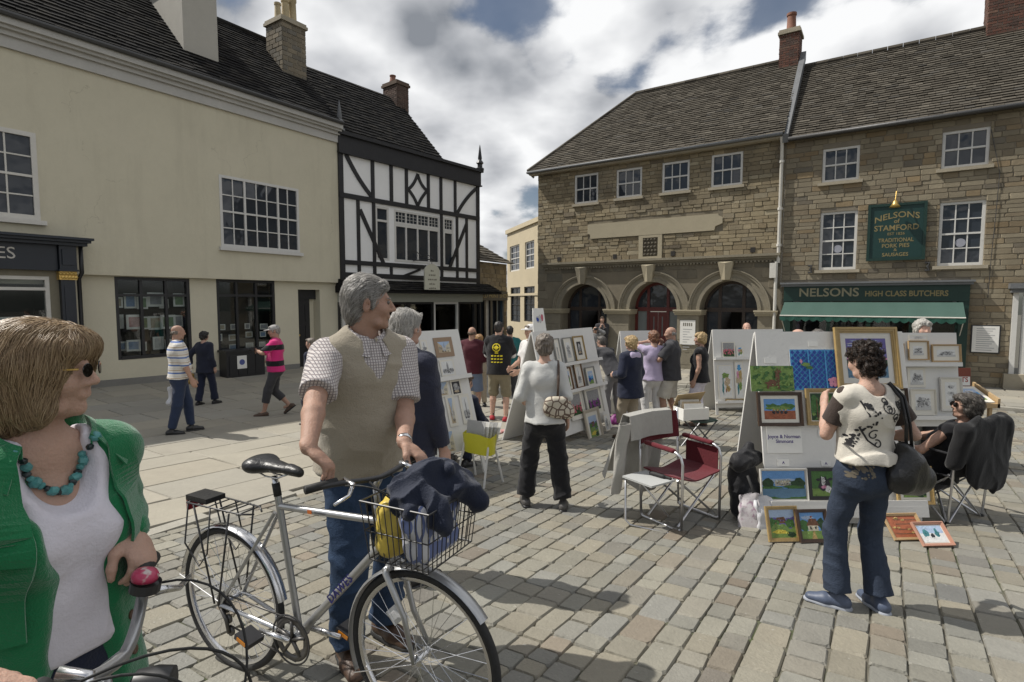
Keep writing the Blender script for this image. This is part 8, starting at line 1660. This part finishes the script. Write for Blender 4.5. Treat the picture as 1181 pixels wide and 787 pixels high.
o = inb('striped_bag', 'white and blue striped bag packed in the bicycle basket', 'bag', (bq.x+.05, -.02, bq.z-.07)); so = Solid(); so.cone(V3(0, -.06, .05), V3(0, .08, .05), .065, .065, .03); so.cone(V3(0, -.07, .15), V3(0, .08, .15), .07, .07, .03); solid_obj('body', so, mat('striped_bag', (.6, .6, .62), .5, .1, 10, .2, 40, coord='obj', hook=hooks(stripes(1, 34, [(.0, .28, (.14, .18, .36))]), stripes(0, 34, [(.0, .28, (.14, .18, .36))]))), o, .007, folds(.012, 12, 12, 9, 3))
o = inb('navy_jacket', 'bundled navy jacket piled on top of the bicycle basket', 'jacket', (bq.x+.01, 0, bq.z+.11)); so = Solid(); so.ell(V3(.0, -.01, .05), V3(.105, .135, .07), .04); so.ell(V3(.07, .07, .05), V3(.085, .10, .06), .04); so.cone(V3(-.03, -.10, .04), V3(.05, -.15, .02), .045, .04, .03); so.cone(V3(.10, -.08, .04), V3(.15, -.11, -.02), .045, .035, .03); so.cone(V3(.12, .05, .07), V3(.17, .10, .0), .045, .035, .03); so.cone(V3(-.06, .04, .07), V3(.04, -.02, .125), .035, .045, .04); so.cone(V3(.0, .08, .1), V3(.1, .02, .13), .035, .03, .03)
solid_obj('cloth', so, cloth('navy_cotton', (.011, .016, .034), rough=.7), o, .005, folds(.03, 14, 14, 10, 12))
# second bicycle, mostly below the frame at the near left
e0, e1 = at_depth(-10, 786, .74), at_depth(176, 680, 1.26); mid = (e0+e1)/2; bd = Vector((e1.y-e0.y, -(e1.x-e0.x), 0)).normalized(); a2 = math.atan2(bd.y, bd.x); zs_ = mid.z-ground(mid.x, mid.y)-.016
G2 = dict(rh=(0, .343), fh=(1.06, .343), bb=(.44, .28), st=(.30, .72), sp=(.275, .84), tt0=(.31, .69), tt1=(.82, .74), dt1=(.84, .66), h1=(.82, .80), h0=(.86, .66), cr=(.885, .60), ss=(.31, .68), q1=(.80, zs_-.10), stem=(.84, zs_-.07), rk=(-.02, .76), bw=.29, rise=.045)
b2 = Vector((mid.x, mid.y, 0))-bd*.79; b2.z = ground(mid.x, mid.y)+.016
bike2, ends2, stm2 = bicycle(b2, a2, 'second bicycle with silver handlebars held by the woman in green', G2, M_dkmetal, lettering=None)
W2 = WM[bike2]; q = MB(); bc = ends2[1][1]+Vector((.035, -.05, .035)); q.lathe([(.025, -.010), (.026, 0), (.021, .008), (.008, .012), (.0, .012)], bc, (.2, 0, 1), 18); q.build('bell', mat('pink_bell', (.42, .04, .1), .3, .15, 30, coord='obj', hook=lambda c, o: c['mix'](c['mth']('MULTIPLY', c['mth']('SUBTRACT', c['noise'](40, 2), .55), 10, True), o, (.5, .42, .4))), bike2, local=True, smooth=True); q = MB(); q.lathe([(.0, 0), (.024, 0), (.029, .006), (.029, -.014), (.0, -.014)], bc-Vector((0, 0, .02)), (.2, 0, 1), 16); q.build('bell_base', M_dkmetal, bike2, local=True); 
q = MB(); s_ = stm2+Vector((.06, -.03, -.05)); q.lathe([(.015, -.04), (.03, -.032), (.036, 0), (.034, .03), (.024, .034)], s_, (1, 0, -.1), 18); q.build('headlamp', M_dkmetal, bike2, local=True, smooth=True, auto=40); q = MB()
for k in range(1): q.tube(bez([ends2[k % 2][1]+Vector((.05, 0, 0)), s_+Vector((.16+.05*k, .1-.1*k, .10)), s_+Vector((.28, .05*k, -.1)), Vector((.9, .02, .62))], 18), .003, 6)
q.build('brake_cables', M_rubber, bike2, local=True, smooth=True)
# ================================================================== FOREGROUND PEOPLE
def strands(hair, p, m, flow, n, ln, seed=0, r=.0007, lift=.004, name='hair_strands', parent=None):
    """loose locks combed over the hair's surface along flow(local head point) -> head-frame direction"""
    rg = random.Random(seed); me = hair.data; t = bvh(hair); mb = MB(); vs_ = me.vertices; k = len(vs_)
    for _ in range(n):
        v = vs_[rg.randrange(k)]; pos = v.co.copy(); nv = v.normal.copy(); pts = []; rs = []; steps = 7; lf = rg.uniform(.2, 1)*lift; wv = Vector((rg.gauss(0, .12), rg.gauss(0, .12), rg.gauss(0, .12)))
        for i in range(steps):
            pts.append(pos+nv*(lf*(.4+1.2*math.sin(math.pi*(i+.6)/steps)))); rs.append(r*(1-.75*i/(steps-1)))
            lp_ = (np.array(pos)-p.hc) @ p.RH; d = Vector(p.RH @ V3(*flow(lp_)))+wv; d = (d-nv*d.dot(nv)); d = d.normalized() if d.length > 1e-5 else Vector((0, 0, -1))
            h = t.find_nearest(pos+d*ln/steps); 
            if h[0] is None: break
            pos, nv = h[0], h[1]
        if len(pts) > 3: mb.tube(pts, rs, 3, cap=False)
    return tag(mb.build(name, m, parent or hair, local=True, smooth=True, recalc=False), kind='stuff')
def lock_mat(name, cols): return mat('locks_'+name, .3, .42, .1, 20, 0, coord='obj', ramp=[(i/(len(cols)-1), c) for i, c in enumerate(cols)])
def collar(p, m, r0=.068, stand=.03, drop=.05, front=.035, gap=24, name='collar', flare=.03, lift=.0):
    k = p.k
    def P_(a, b):
        an = R(-180+gap+(360-2*gap)*a)+math.pi; an = -math.pi+R(gap)+(2*math.pi-2*R(gap))*a+math.pi; dx, dy = math.sin(an), math.cos(an); fr_ = max(0, dy)
        if b < .4: t = b/.4; rad = r0; h = stand*t
        else: t = (b-.4)/.6; rad = r0+.006+flare*t+.012*fr_*t; h = stand-(drop+.02*fr_)*t
        c = p.nb+p.tz*(h+lift-.012-front*fr_)*k+p.ty*(.012*k); v = c+(p.tx*dx*rad+p.ty*dy*rad*1.0)*k; return tuple(v)
    return sheet_obj(name, P_, 40, 8, .003, m, p.root)
# ---- the grey-haired man with the silver bicycle
gr = WB @ ((ends[0][0]*.45+ends[0][1]*.55)); gl = WB @ ((ends[1][0]*.45+ends[1][1]*.55)); bdir = (WB.to_3x3() @ Vector((1, 0, 0))).normalized()
base = gpt(421, 756); Hm = height(base, 319)
fwd = Vector((math.cos(R(-52)), math.sin(R(-52)), 0))
p = Person(base, -52, 'grey-haired man in beige knit vest and jeans holding silver bicycle', H=Hm, sex='m', bulk=1.06, res=.0052, sk='tan', feet=[(-.14, -.06, 0, 14), (.10, .02, 0, 8)], hands=[('w', gl+Vector((-.045, .03, .055))), ('w', gr+Vector((-.06, -.012, .075)))], poles=[(-.6, -1, -.2), (.8, -.9, -.1)], head=(66, 3), lean=7, hand_dir=[('w', Vector((.75, -.3, -.5))), ('w', Vector((.76, -.12, -.62)))], palm=[('w', Vector((-.3, -.1, -1))), ('w', Vector((-.5, -.15, -.8)))], curl=(.75, .6), twist=0)
PM = p
p.body(fine=True)
chk = hooks(stripes(0, 80, [(0, .3, (.2, .185, .2))]), stripes(2, 80, [(0, .28, (.25, .215, .215))]))
C_check = cloth('check_shirt', (.56, .52, .50), hook=chk, var=.06)
p.top_('shirt', C_check, sleeves=(.86, .86), o=.017, hem=.05, loose=.4, cuff=.012, neckr=.066, fold=.008, seed=5)
def vest_sub(so):
    for i in (0, 1): so.cone(p.sh[i]+p.tx*(-.02, .02)[i]-p.tz*.02, p.sh[i]+p.tx*(-.1, .1)[i]-p.tz*.10, .062*p.k, .09*p.k, .012, op='-')
def rib(c, out): return out
C_vest = mat('cloth_vest', (.33, .288, .222), .92, .08, 14, .5, 210, coord='obj', sheen=.3, spec=.2)
p.top_('knit_vest', C_vest, sleeves=(None, None), o=.031, hem=-.03, loose=.75, belly=1.08, vneck=.085, neckr=.078, fold=.012, seed=8, yoke=.86, sub=vest_sub)
collar(p, C_check, r0=.074, stand=.045, drop=.062, flare=.045, front=.03, gap=14, lift=.035)
p.bottom('jeans', mat('cloth_jeans', (.032, .056, .105), .85, .25, 9, .45, 230, coord='obj', spec=.2), o=.020, fold=.017, cuff=.014, seed=11, waist=.06); p.shoes(M_brownl, sole=M_rubber)
hr = p.hair(H_grey, 'short', vol=1.03, seed=4)
so = Solid(); q_ = p.hs; so.ell(p.Hd(0, -.062, -.03), V3(.070, .052, .065)*q_, .02, p.RH.T); so.ell(p.Hd(0, -.02, .085), V3(.072, .088, .05)*q_, .03, p.RH.T); [so.ell(p.Hd(e*.068, -.052, .035), V3(.018, .04, .045)*q_, .02, p.RH.T) for e in (-1, 1)]
h2 = solid_obj('hair_crown', so, H_grey, p.root, .006, lambda P: -.006*(vnoise(((P-p.hc) @ p.RH)*V3(40, 30, 12), 3)*2-1))
LK = lock_mat('grey', [(.20, .19, .18), (.34, .325, .30), (.46, .44, .41), (.27, .255, .24)])
fl = lambda l: (l[0]*3, -.75, -.25-max(0, -l[1])*9-max(0, .04-l[2])*5)
strands(hr, p, LK, fl, 1500, .06, 1, r=.0011, lift=.006); strands(h2, p, LK, fl, 1900, .065, 2, r=.0011, lift=.007)
q = MB(); 
for e in (-1, 1): q.lathe([(.0, -.0115), (.008, -.008), (.0115, 0), (.008, .008), (.0, .0115)], p.Hd(e*.031, .083, .006), tuple(p.RH @ V3(0, 1, 0)), 12)
q.build('eyes', mat('eye_dark', (.12, .1, .085), .2, .05), p.root, local=True, smooth=True)
so = Solid(); [so.cone(p.Hd(e*.016, .096, .024), p.Hd(e*.048, .082, .026), .0045, .003, .003) for e in (-1, 1)]; solid_obj('eyebrows', so, H_grey, p.root, .003)
w_ = p.wr[0]; ax_ = nrm(p.wr[0]-p.elb[0]); q = MB(); c_ = Vector(w_-ax_*.02); q.lathe([(.0315, -.011), (.034, -.009), (.034, .009), (.0315, .011), (.029, .0)], c_, tuple(ax_), 22, ring=True); q.build('wristwatch', M_chrome, p.root, local=True, smooth=True)
# ---- the man with the rucksack behind him
b3 = at_depth(471, 600, 3.5); b3.z = ground(b3.x, b3.y); p = Person(b3, 52, 'silver-haired man in navy sweater with blue rucksack at the prints', H=height(b3, 357), res=.0075, sk='pink', bulk=1.05, feet=[(-.1, .03, 0, 10), (.1, -.02, 0, 10)], hands=[(-.22, .12, .86), (.23, .1, .86)], head=(8, -2))
p.body(); hr = p.hair(H_silver, 'short', vol=1.1, seed=9); LS = lock_mat('silver', [(.42, .41, .38), (.55, .53, .5), (.62, .6, .57), (.35, .33, .31)]); strands(hr, p, LS, lambda l: (l[0]*2, -.5, -.8), 1500, .05, 3, r=.0012, lift=.007)
p.bottom('trousers', C_black); p.shoes(M_lblk); tp = p.top_('sweater', cloth('navy_knit', (.030, .033, .055), bump=.5), sleeves=(1.93, 1.93), o=.022, hem=-.08, loose=.7, fold=.016)
rs_ = empty('rucksack', WM[p.root] @ Vector(p.S(-.12, -.2, .2)), p.rz, 'blue rucksack slung on the silver-haired man\'s left shoulder', 'rucksack'); L_ = WM[rs_].inverted() @ WM[p.root]; lv = lambda v: np.array(L_ @ Vector(v)); so = Solid(); so.cone(lv(p.S(-.24, -.06, .34)), lv(p.S(-.24, -.05, .10)), .075, .09, .04); so.cone(lv(p.S(-.22, -.1, .42)), lv(p.S(-.24, -.08, .30)), .05, .06, .03); solid_obj('body', so, cloth('blue_nylon', (.035, .055, .12), rough=.6), rs_, .008, folds(.02, 10, 10, 8, 3)); q = MB(); q.tube([L_ @ Vector(v) for v in (p.S(-.22, -.12, .40), p.S(-.15, -.135, .46), p.S(-.135, -.11, .54), p.S(-.13, -.02, .585), p.S(-.13, .07, .55), p.S(-.15, .12, .42), p.S(-.2, .1, .25))], .024, 8, flat=.35); q.build('strap', cloth('strap_blue', (.08, .12, .22)), rs_, local=True, smooth=True)
# ---- the woman in green
g0_ = W2 @ (ends2[0][0]*.5+ends2[0][1]*.5); g1_ = W2 @ (ends2[1][0]*.55+ends2[1][1]*.45)
base = Vector((-1.045, 1.2, 0)); base.z = ground(base.x, base.y)
p = Person(base, -24, 'woman in bright green cardigan and turquoise necklace holding handlebars', H=height(base, 374)+.0, sex='f', bulk=.95, res=.0048, sk='fair', hands=[('w', g1_+Vector((-.06, .035, .075))), ('w', g0_+Vector((-.08, .0, .045)))], poles=[(-.25, -.15, -1), (.5, -.9, -.2)], head=(40, 2), hand_dir=[('w', Vector((.6, -.35, -.7))), ('w', Vector((.86, .25, -.42)))], palm=[('w', Vector((-.3, -.2, -.9))), ('w', Vector((-.3, .0, -1)))], curl=(.8, .75), lean=2)
PW = p
bo = p.body(fine=True)
def scoop(so): so.ell(p.S(0, .12, .52), V3(.092, .12, .125)*p.k, .015, p.RT, op='-')
wt = p.top_('white_top', cloth('white_cotton', (.66, .63, .69), bump=.25), sleeves=(.2, .2), o=.010, hem=.05, bust=.9, loose=.35, neckr=.075, fold=.010, sub=scoop, seed=3)
def opening(so):
    so.cone(p.S(.0, .07, .63), p.S(.0, .13, .47), .085, .095, .015, op='-'); so.cone(p.S(.0, .16, .47), p.S(-.01, .21, .32), .088, .088, .012, op='-'); so.cone(p.S(-.01, .21, .32), p.S(.02, .19, -.25), .088, .095, .012, op='-')
def knit(c, out):
    return out
C_green = mat('cloth_green_knit', (.012, .16, .06), .95, .10, 12, .4, 260, coord='obj', sheen=.5, spec=.15)
cso = Solid(); [p.sleeve(cso, i, 1.8, .014, .006) for i in (0, 1)]
cg = p.top_('cardigan', C_green, so=cso, sleeves=(None, None), o=.021, hem=-.2, bust=1.10, loose=.7, neckr=.095, fold=.007, sub=opening, seed=6, cuff=.006, hemflare=.02)
collar(p, C_green, r0=.098, stand=.035, drop=.075, flare=.062, front=.05, gap=46, lift=.03, name='lapel_collar')
for sg in (-1, 1):
    pts_ = [(sg*x_, p.S(0, 0, z_)[2]) for x_, z_ in ((.100, .545), (.110, .50), (.122, .45), (.128, .40), (.128, .34), (.126, .27), (.122, .2), (.118, .12))]; pts_ = [(pts_[i][0]*(1-f_)+pts_[i+1][0]*f_, pts_[i][1]*(1-f_)+pts_[i+1][1]*f_) for i in range(7) for f_ in (0, .25, .5, .75)]
    o_ = drape(cg, *ribbon2(pts_, [.03+.05*min(1, i/10)*(1-max(0, i-14)/15) for i in range(len(pts_))]), C_green, 'lapel', side=1, lift=.011); sm_ = o_.modifiers.new('thickness', 'SOLIDIFY'); sm_.thickness = .006; o_['kind'] = 'part'; del o_['kind']
so = Solid(); so.cone(p.wr[0]-nrm(p.wr[0]-p.elb[0])*.085, p.wr[0]-nrm(p.wr[0]-p.elb[0])*.02, .043, .042, .01); solid_obj('ribbed_cuff', so, C_green, p.root, .006, lambda P: .002*np.sin(np.arctan2(*( (P-p.wr[0]) @ np.stack([nrm(np.cross(p.wr[0]-p.elb[0], V3(0, 0, 1))), nrm(np.cross(p.wr[0]-p.elb[0], np.cross(p.wr[0]-p.elb[0], V3(0, 0, 1))))]).T ).T)*22))
tr_ = bvh(cg); M_but = mat('brown_button', (.09, .05, .03), .4, .2, 20, coord='obj')
for i in range(5):
    org = Vector(p.S(-.12, .6, .27-.095*i)); h = tr_.ray_cast(org, Vector(-p.ty)); 
    if h[0]: q = MB(); q.lathe([(.0, .0), (.011, .0), (.011, .004), (.008, .005), (.0, .004)], h[0], h[1], 14); q.build('button', M_but, cg, local=True)
p.bottom('trousers', C_navy, o=.018, fold=.012, waist=.13); p.shoes(M_lblk)
tb_ = [bvh(bo), bvh(wt)]; nk = empty('necklace', WM[p.root] @ Vector(p.S(0, .1, .45)), p.rz, 'chunky turquoise and dark bead necklace on the woman in green', 'necklace'); L_ = WM[nk].inverted() @ WM[p.root]; rg = random.Random(5); M_turq = mat('turquoise', (.07, .25, .25), .35, .4, 60, coord='obj'); M_jet = mat('jet_bead', (.01, .02, .022), .25, .1)
for i in range(21):
    t = -1+2*i/20; x = .083*t; z = .44+.115*abs(t)**1.7; org = Vector(p.S(x, .6, z)); hs_ = [h for h in (b_.ray_cast(org, Vector(-p.ty)) for b_ in tb_) if h[0]]
    if not hs_: continue
    h = min(hs_, key=lambda h: h[3]); c_ = L_ @ (h[0]+h[1]*.008); big = i % 3 == 0; r_ = .013 if big else .0085; q = MB(); q.lathe([(.0, -r_*.8), (r_*.8, -r_*.5), (r_, 0), (r_*.8, r_*.5), (.0, r_*.8)], c_, (rg.uniform(-1, 1), .4, rg.uniform(-1, 1)), 7); q.build('bead', M_turq if i % 2 == 0 or big else M_jet, nk, local=True)
hm = hair_mat('honey', (.34, .235, .13), (.13, .08, .04)); hr = p.hair(hm, 'bob', vol=1.10, seed=2)
LB = lock_mat('honey', [(.2, .135, .078), (.29, .2, .115), (.36, .26, .15), (.24, .16, .09), (.42, .32, .2)])
strands(hr, p, LB, lambda l: (l[0]*6, -.25 if l[2] > .06 else .0, -1 if l[2] < .09 else -.45), 6500, .085, 5, r=.0008, lift=.0045)
gs = empty('glasses', WM[p.root] @ Vector(p.Hd(0, .1, 0)), p.rz, 'gold-armed spectacles on the woman in green', 'glasses'); L_ = WM[gs].inverted() @ WM[p.root]
for e in (-1, 1): q = MB(); q.tube([L_ @ Vector(p.Hd(e*.086, -.005, .014)), L_ @ Vector(p.Hd(e*.078, .06, .014)), L_ @ Vector(p.Hd(e*.064, .102, .012))], .0022, 6); q.build('temple_arm', M_gold, gs, local=True); q = MB(); q.lathe([(.0, 0), (.014, 0), (.0155, .0015), (.014, .003), (.0, .003)], L_ @ Vector(p.Hd(e*.034, .108, .006)), tuple(L_.to_3x3() @ Vector(p.RH @ V3(e*.25, 1, 0))), 18); q.build('lens', glass_mat('sunglass', (.01, .008, .006)), gs, local=True)
# ---- the woman with the black shoulder bag, right
base = gpt(992, 706)
p = Person(base, 97, 'curly-haired woman in cream patterned top and jeans facing the paintings', H=height(base, 395), sex='f', bulk=1.0, res=.0058, sk='fair', feet=[(-.12, .04, 0, 48), (.10, -.02, 0, 4)], hands=[(-.10, .24, 1.16), (.20, .16, .98)], poles=[(-.45, -.6, -.8), (.3, -1, 0)], head=(6, -14), lean=1)
PR_ = p
p.body(fine=True); hr = p.hair(H_brown if False else hair_mat('dark_curls', (.035, .022, .015), (.008, .006, .005)), 'curly', vol=.80, seed=3)
LD = lock_mat('dark', [(.012, .008, .006), (.03, .018, .012), (.06, .035, .022)]); cu_r = random.Random(8)
strands(hr, p, LD, lambda l: (cu_r.uniform(-1, 1), cu_r.uniform(-1, 1), cu_r.uniform(-1, 1)), 2600, .045, 6, r=.0015, lift=.007)
tp = p.top_('patterned_top', cloth('cream_jersey', (.58, .545, .475), bump=.25), sleeves=(.5, .5), o=.011, hem=.085, bust=1.0, loose=.25, neckr=.078, fold=.011, seed=2, neckz=-.01)
so = Solid(); p.sleeve(so, 0, .62, .014, .004); solid_obj('sheer_sleeve', so, cloth('sheer_brown', (.045, .03, .025)), p.root, .006) if False else None
k = p.k; z0 = p.S(0, 0, .42)[2]; rg = random.Random(4); parts = []
def curl_(cx, cz, r, turns, a0, wd=.007, sg=1): return ribbon2([(cx+r*(1-i/26*.75)*math.cos(a0+sg*i/26*turns*6.283), cz+r*(1-i/26*.75)*math.sin(a0+sg*i/26*turns*6.283)) for i in range(27)], wd)
for cx, cz, r in ((.02, z0+.02, .035), (.1, z0+.035, .03), (.13, z0-.01, .03), (.06, z0-.03, .025), (.0, z0+.06, .02)): parts += [curl_(cx, cz, r, 1.2, rg.uniform(0, 6)), curl_(cx+.01, cz-.01, r*.7, -1.0, rg.uniform(0, 6))]
for i in range(5): parts.append(disc2((.12+.02*math.cos(i*1.26), z0+.03+.02*math.sin(i*1.26)), .012, 10, .006))
for i in range(46): a = rg.random(); cx = -.10+.05*math.sin(a*5)+rg.gauss(0, .012); cz = z0+.05-a*.24; parts.append(disc2((cx, cz), rg.uniform(.004, .009), 9, 0, rg.uniform(.6, 1.4)))
parts += [ribbon2([(-.12, z0+.06), (-.09, z0-.02), (-.12, z0-.09), (-.08, z0-.16), (-.04, z0-.19)], .009), curl_(-.05, z0-.13, .03, 1.0, 1), curl_(-.03, z0-.18, .025, 1.1, 2, sg=-1)]
drape(tp, *merge2(parts), mat('black_print', (.015, .014, .016), .7, .1), 'floral_print', lift=.003)
for j_ in (0, 1): so = Solid(); p.sleeve(so, j_, .66, .016, .008); so.clip(p.sh[j_]+V3((.02, -.02)[j_], 0, 0), V3((1, -1)[j_], 0, 0)); solid_obj('sheer_sleeve', so, cloth('sheer_brown', (.05, .036, .03)), p.root, .006)
jn = p.bottom('jeans', mat('cloth_worn_jeans', (.036, .048, .074), .85, .3, 10, .45, 230, coord='obj', spec=.2), o=.011, fold=.009, cuff=.026, knee=.066*p.k, waist=.11, seed=21, seat=1.15)
zp = p.S(0, 0, .04)[2]; drape(jn, *merge2([disc2((-.1+rg.uniform(-.06, .06), zp+rg.uniform(-.035, .03)), rg.uniform(.004, .01), 7) for _ in range(46)]), mat('pocket_stitch', (.14, .12, .09), .7, .2), 'pocket_embroidery', lift=.002)
drape(jn, *merge2([ribbon2([(s*.03, zp+.03), (s*.03, zp-.1), (s*.09, zp-.13), (s*.15, zp-.09), (s*.15, zp+.03), (s*.03, zp+.03)], .004) for s in (-1, 1)]), mat('seam_thread', (.012, .018, .03), .8, .1), 'pocket_seams', lift=.0015)
p.shoes(mat('blue_grey_trainer', (.07, .09, .14), .5, .3, 20, coord='obj'), sole=mat('pale_sole', (.3, .32, .36), .7, .1))
hb = empty('shoulder_bag', WM[p.root] @ Vector(p.S(.26, -.12, -.02)), p.rz, 'slouchy black leather shoulder bag on the curly-haired woman', 'bag'); L_ = WM[hb].inverted() @ WM[p.root]; lv = lambda v: np.array(L_ @ Vector(v)); so = Solid()
so.cone(lv(p.S(.13, -.15, .0)), lv(p.S(.31, -.08, -.03)), .085, .10, .05, flat=(1, .75, 1), R_=np.eye(3)); so.cone(lv(p.S(.16, -.15, .10)), lv(p.S(.27, -.10, .08)), .055, .06, .05); so.cone(lv(p.S(.14, -.15, .2)), lv(p.S(.2, -.13, .1)), .03, .05, .05); solid_obj('body', so, M_lblk, hb, .006, folds(.014, 12, 12, 6, 4))
q = MB(); q.tube([L_ @ Vector(v) for v in (p.S(.15, -.16, .16), p.S(.145, -.16, .35), p.S(.13, -.13, .50), p.S(.125, -.04, .575), p.S(.13, .06, .53), p.S(.19, .1, .3), p.S(.27, .0, .1))], .012, 8, flat=.5); q.build('strap', M_lblk, hb, local=True, smooth=True); q = MB(); q.tube([L_ @ Vector(v) for v in (p.S(.20, -.16, .12), p.S(.165, -.165, .34), p.S(.145, -.135, .51), p.S(.14, -.03, .58), p.S(.15, .07, .52), p.S(.24, .08, .3), p.S(.3, -.03, .08))], .012, 8, flat=.5); q.build('strap', M_lblk, hb, local=True, smooth=True)
# ---- seated woman in the folding camp chair
cs = gpt(1090, 597); fa_ = 112; cc_ = empty('camp_chair', (cs.x, cs.y+.12, ground(cs.x, cs.y+.12)+.018), R(fa_)-math.pi/2, 'black folding camp chair with crossed steel legs', 'chair')
ft = [(-.24, -.24), (.24, -.24), (.24, .24), (-.24, .24)]; q = MB()
for i, j in ((0, 2), (1, 3)): q.tube([(ft[i][0], ft[i][1], 0), (ft[j][0]*.9, ft[j][1]*.9, .43)], .009, 8); q.tube([(ft[j][0], ft[j][1], 0), (ft[i][0]*.9, ft[i][1]*.9, .43)], .009, 8)
for i, j in ((0, 1), (1, 2), (2, 3), (3, 0)): q.tube([(ft[i][0], ft[i][1], 0), (ft[j][0]*.92, ft[j][1]*.92, .42)], .008, 8); q.tube([(ft[j][0], ft[j][1], 0), (ft[i][0]*.92, ft[i][1]*.92, .42)], .008, 8)
q.build('crossed_legs', M_alu, cc_, local=True)
for i in range(4): q = MB(); q.lathe([(.018, 0), (.02, .012), (.012, .03)], (ft[i][0], ft[i][1], 0), n=10); q.build('foot', M_rubber, cc_, local=True)
for s in (-1, 1): q = MB(); q.tube([(s*.24, -.24, .0), (s*.25, -.27, .5), (s*.26, -.33, .86)], .010, 8); q.build('back_post', M_alu, cc_, local=True)
C_nyl = cloth('black_nylon', (.012, .012, .014)); sheet_obj('seat', lambda a, b: (-.25+.5*a, -.24+.48*b, .43-.05*math.sin(math.pi*a)*math.sin(math.pi*min(1, b+.1))), 10, 8, .008, C_nyl, cc_); sheet_obj('backrest', lambda a, b: (-.26+.52*a, -.25-.09*b-.05*math.sin(math.pi*a), .42+.44*b), 10, 6, .008, C_nyl, cc_); [sheet_obj('armrest', lambda a, b, s=s: (s*.27+.03*(b-.5), -.25+.5*a, .62+.01*math.sin(math.pi*a)), 8, 2, .01, C_nyl, cc_) for s in (-1, 1)]
jb = empty('black_jacket', WM[cc_] @ Vector((0, -.33, .4)), R(fa_)-math.pi/2, 'black jacket hung over the back of the camp chair', 'jacket'); so = Solid(); so.chain([V3(-.25, 0, .44), V3(0, -.01, .46), V3(.26, 0, .46), V3(.30, .02, .5)], [.05, .055, .06, .05], .05, flat=(1, .7, 1), R_=np.eye(3)); so.chain([V3(-.12, -.03, .42), V3(-.1, -.04, .1)], [.13, .16], .06, flat=(1, .3, 1), R_=np.eye(3)); so.chain([V3(.14, -.03, .42), V3(.12, -.04, .06)], [.13, .17], .06, flat=(1, .3, 1), R_=np.eye(3)); so.chain([V3(.28, -.01, .46), V3(.31, .0, .2)], [.06, .05], .05); so.chain([V3(-.27, -.01, .44), V3(-.3, .03, .16)], [.06, .055], .05); solid_obj('cloth', so, cloth('black_cotton', (.008, .008, .009)), jb, .008, folds(.022, 8, 8, 5, 7))
sb_ = Vector(WM[cc_].translation)-Vector((0, 0, .018)); p = Person(sb_, fa_, 'woman in sunglasses sitting in the black camp chair', H=1.62, sex='f', bulk=1.08, res=.0075, sk='tan', pelvis=(0, .02, .36), feet=[(-.12, .42, 0, 8), (.12, .40, 0, 8)], hands=[(-.34, .2, .60), (-.05, .32, .60)], poles=[(-.6, -.4, -.8), (1, -.4, -.4)], lean=-20, head=(52, 4))
p.body(legs=(1, 1)); hr = p.hair(H_dgrey, 'fluffy', vol=1.14, seed=5); strands(hr, p, lock_mat('dgrey', [(.05, .045, .04), (.12, .105, .09), (.2, .18, .16)]), lambda l: (l[0]*2, -.6, -.6), 1300, .05, 8, r=.0016, lift=.01); p.top_('black_top', C_black, sleeves=(.1, .1), bust=1, o=.014, hem=-.02, loose=.5); p.bottom('trousers', C_char, waist=.05); p.shoes(M_brownl)
sg_ = empty('sunglasses', WM[p.root] @ Vector(p.Hd(0, .1, 0)), p.rz, 'black sunglasses worn by the seated woman', 'sunglasses'); L_ = WM[sg_].inverted() @ WM[p.root]
for e in (-1, 1): q = MB(); q.tube([L_ @ Vector(p.Hd(e*.084, -.005, .014)), L_ @ Vector(p.Hd(e*.072, .08, .014))], .004, 6); q.build('temple_arm', M_dkmetal, sg_, local=True); so = Solid(); so.ell(np.array(L_ @ Vector(p.Hd(e*.036, .1, .006))), V3(.033, .014, .023), .01); solid_obj('lens', so, glass_mat('sunglass', (.01, .008, .006)), sg_, .005)
bkp = WM[p.root] @ Vector((-.36, .28, .54)); bk = empty('sketch_pad', bkp, p.rz, 'open white pad held by the seated woman', 'pad'); q = MB(); q.box(-.12, .12, -.08, .09, 0, .012, T=Matrix.Rotation(R(25), 4, 'X')); q.build('pages', M_card, bk, local=True)
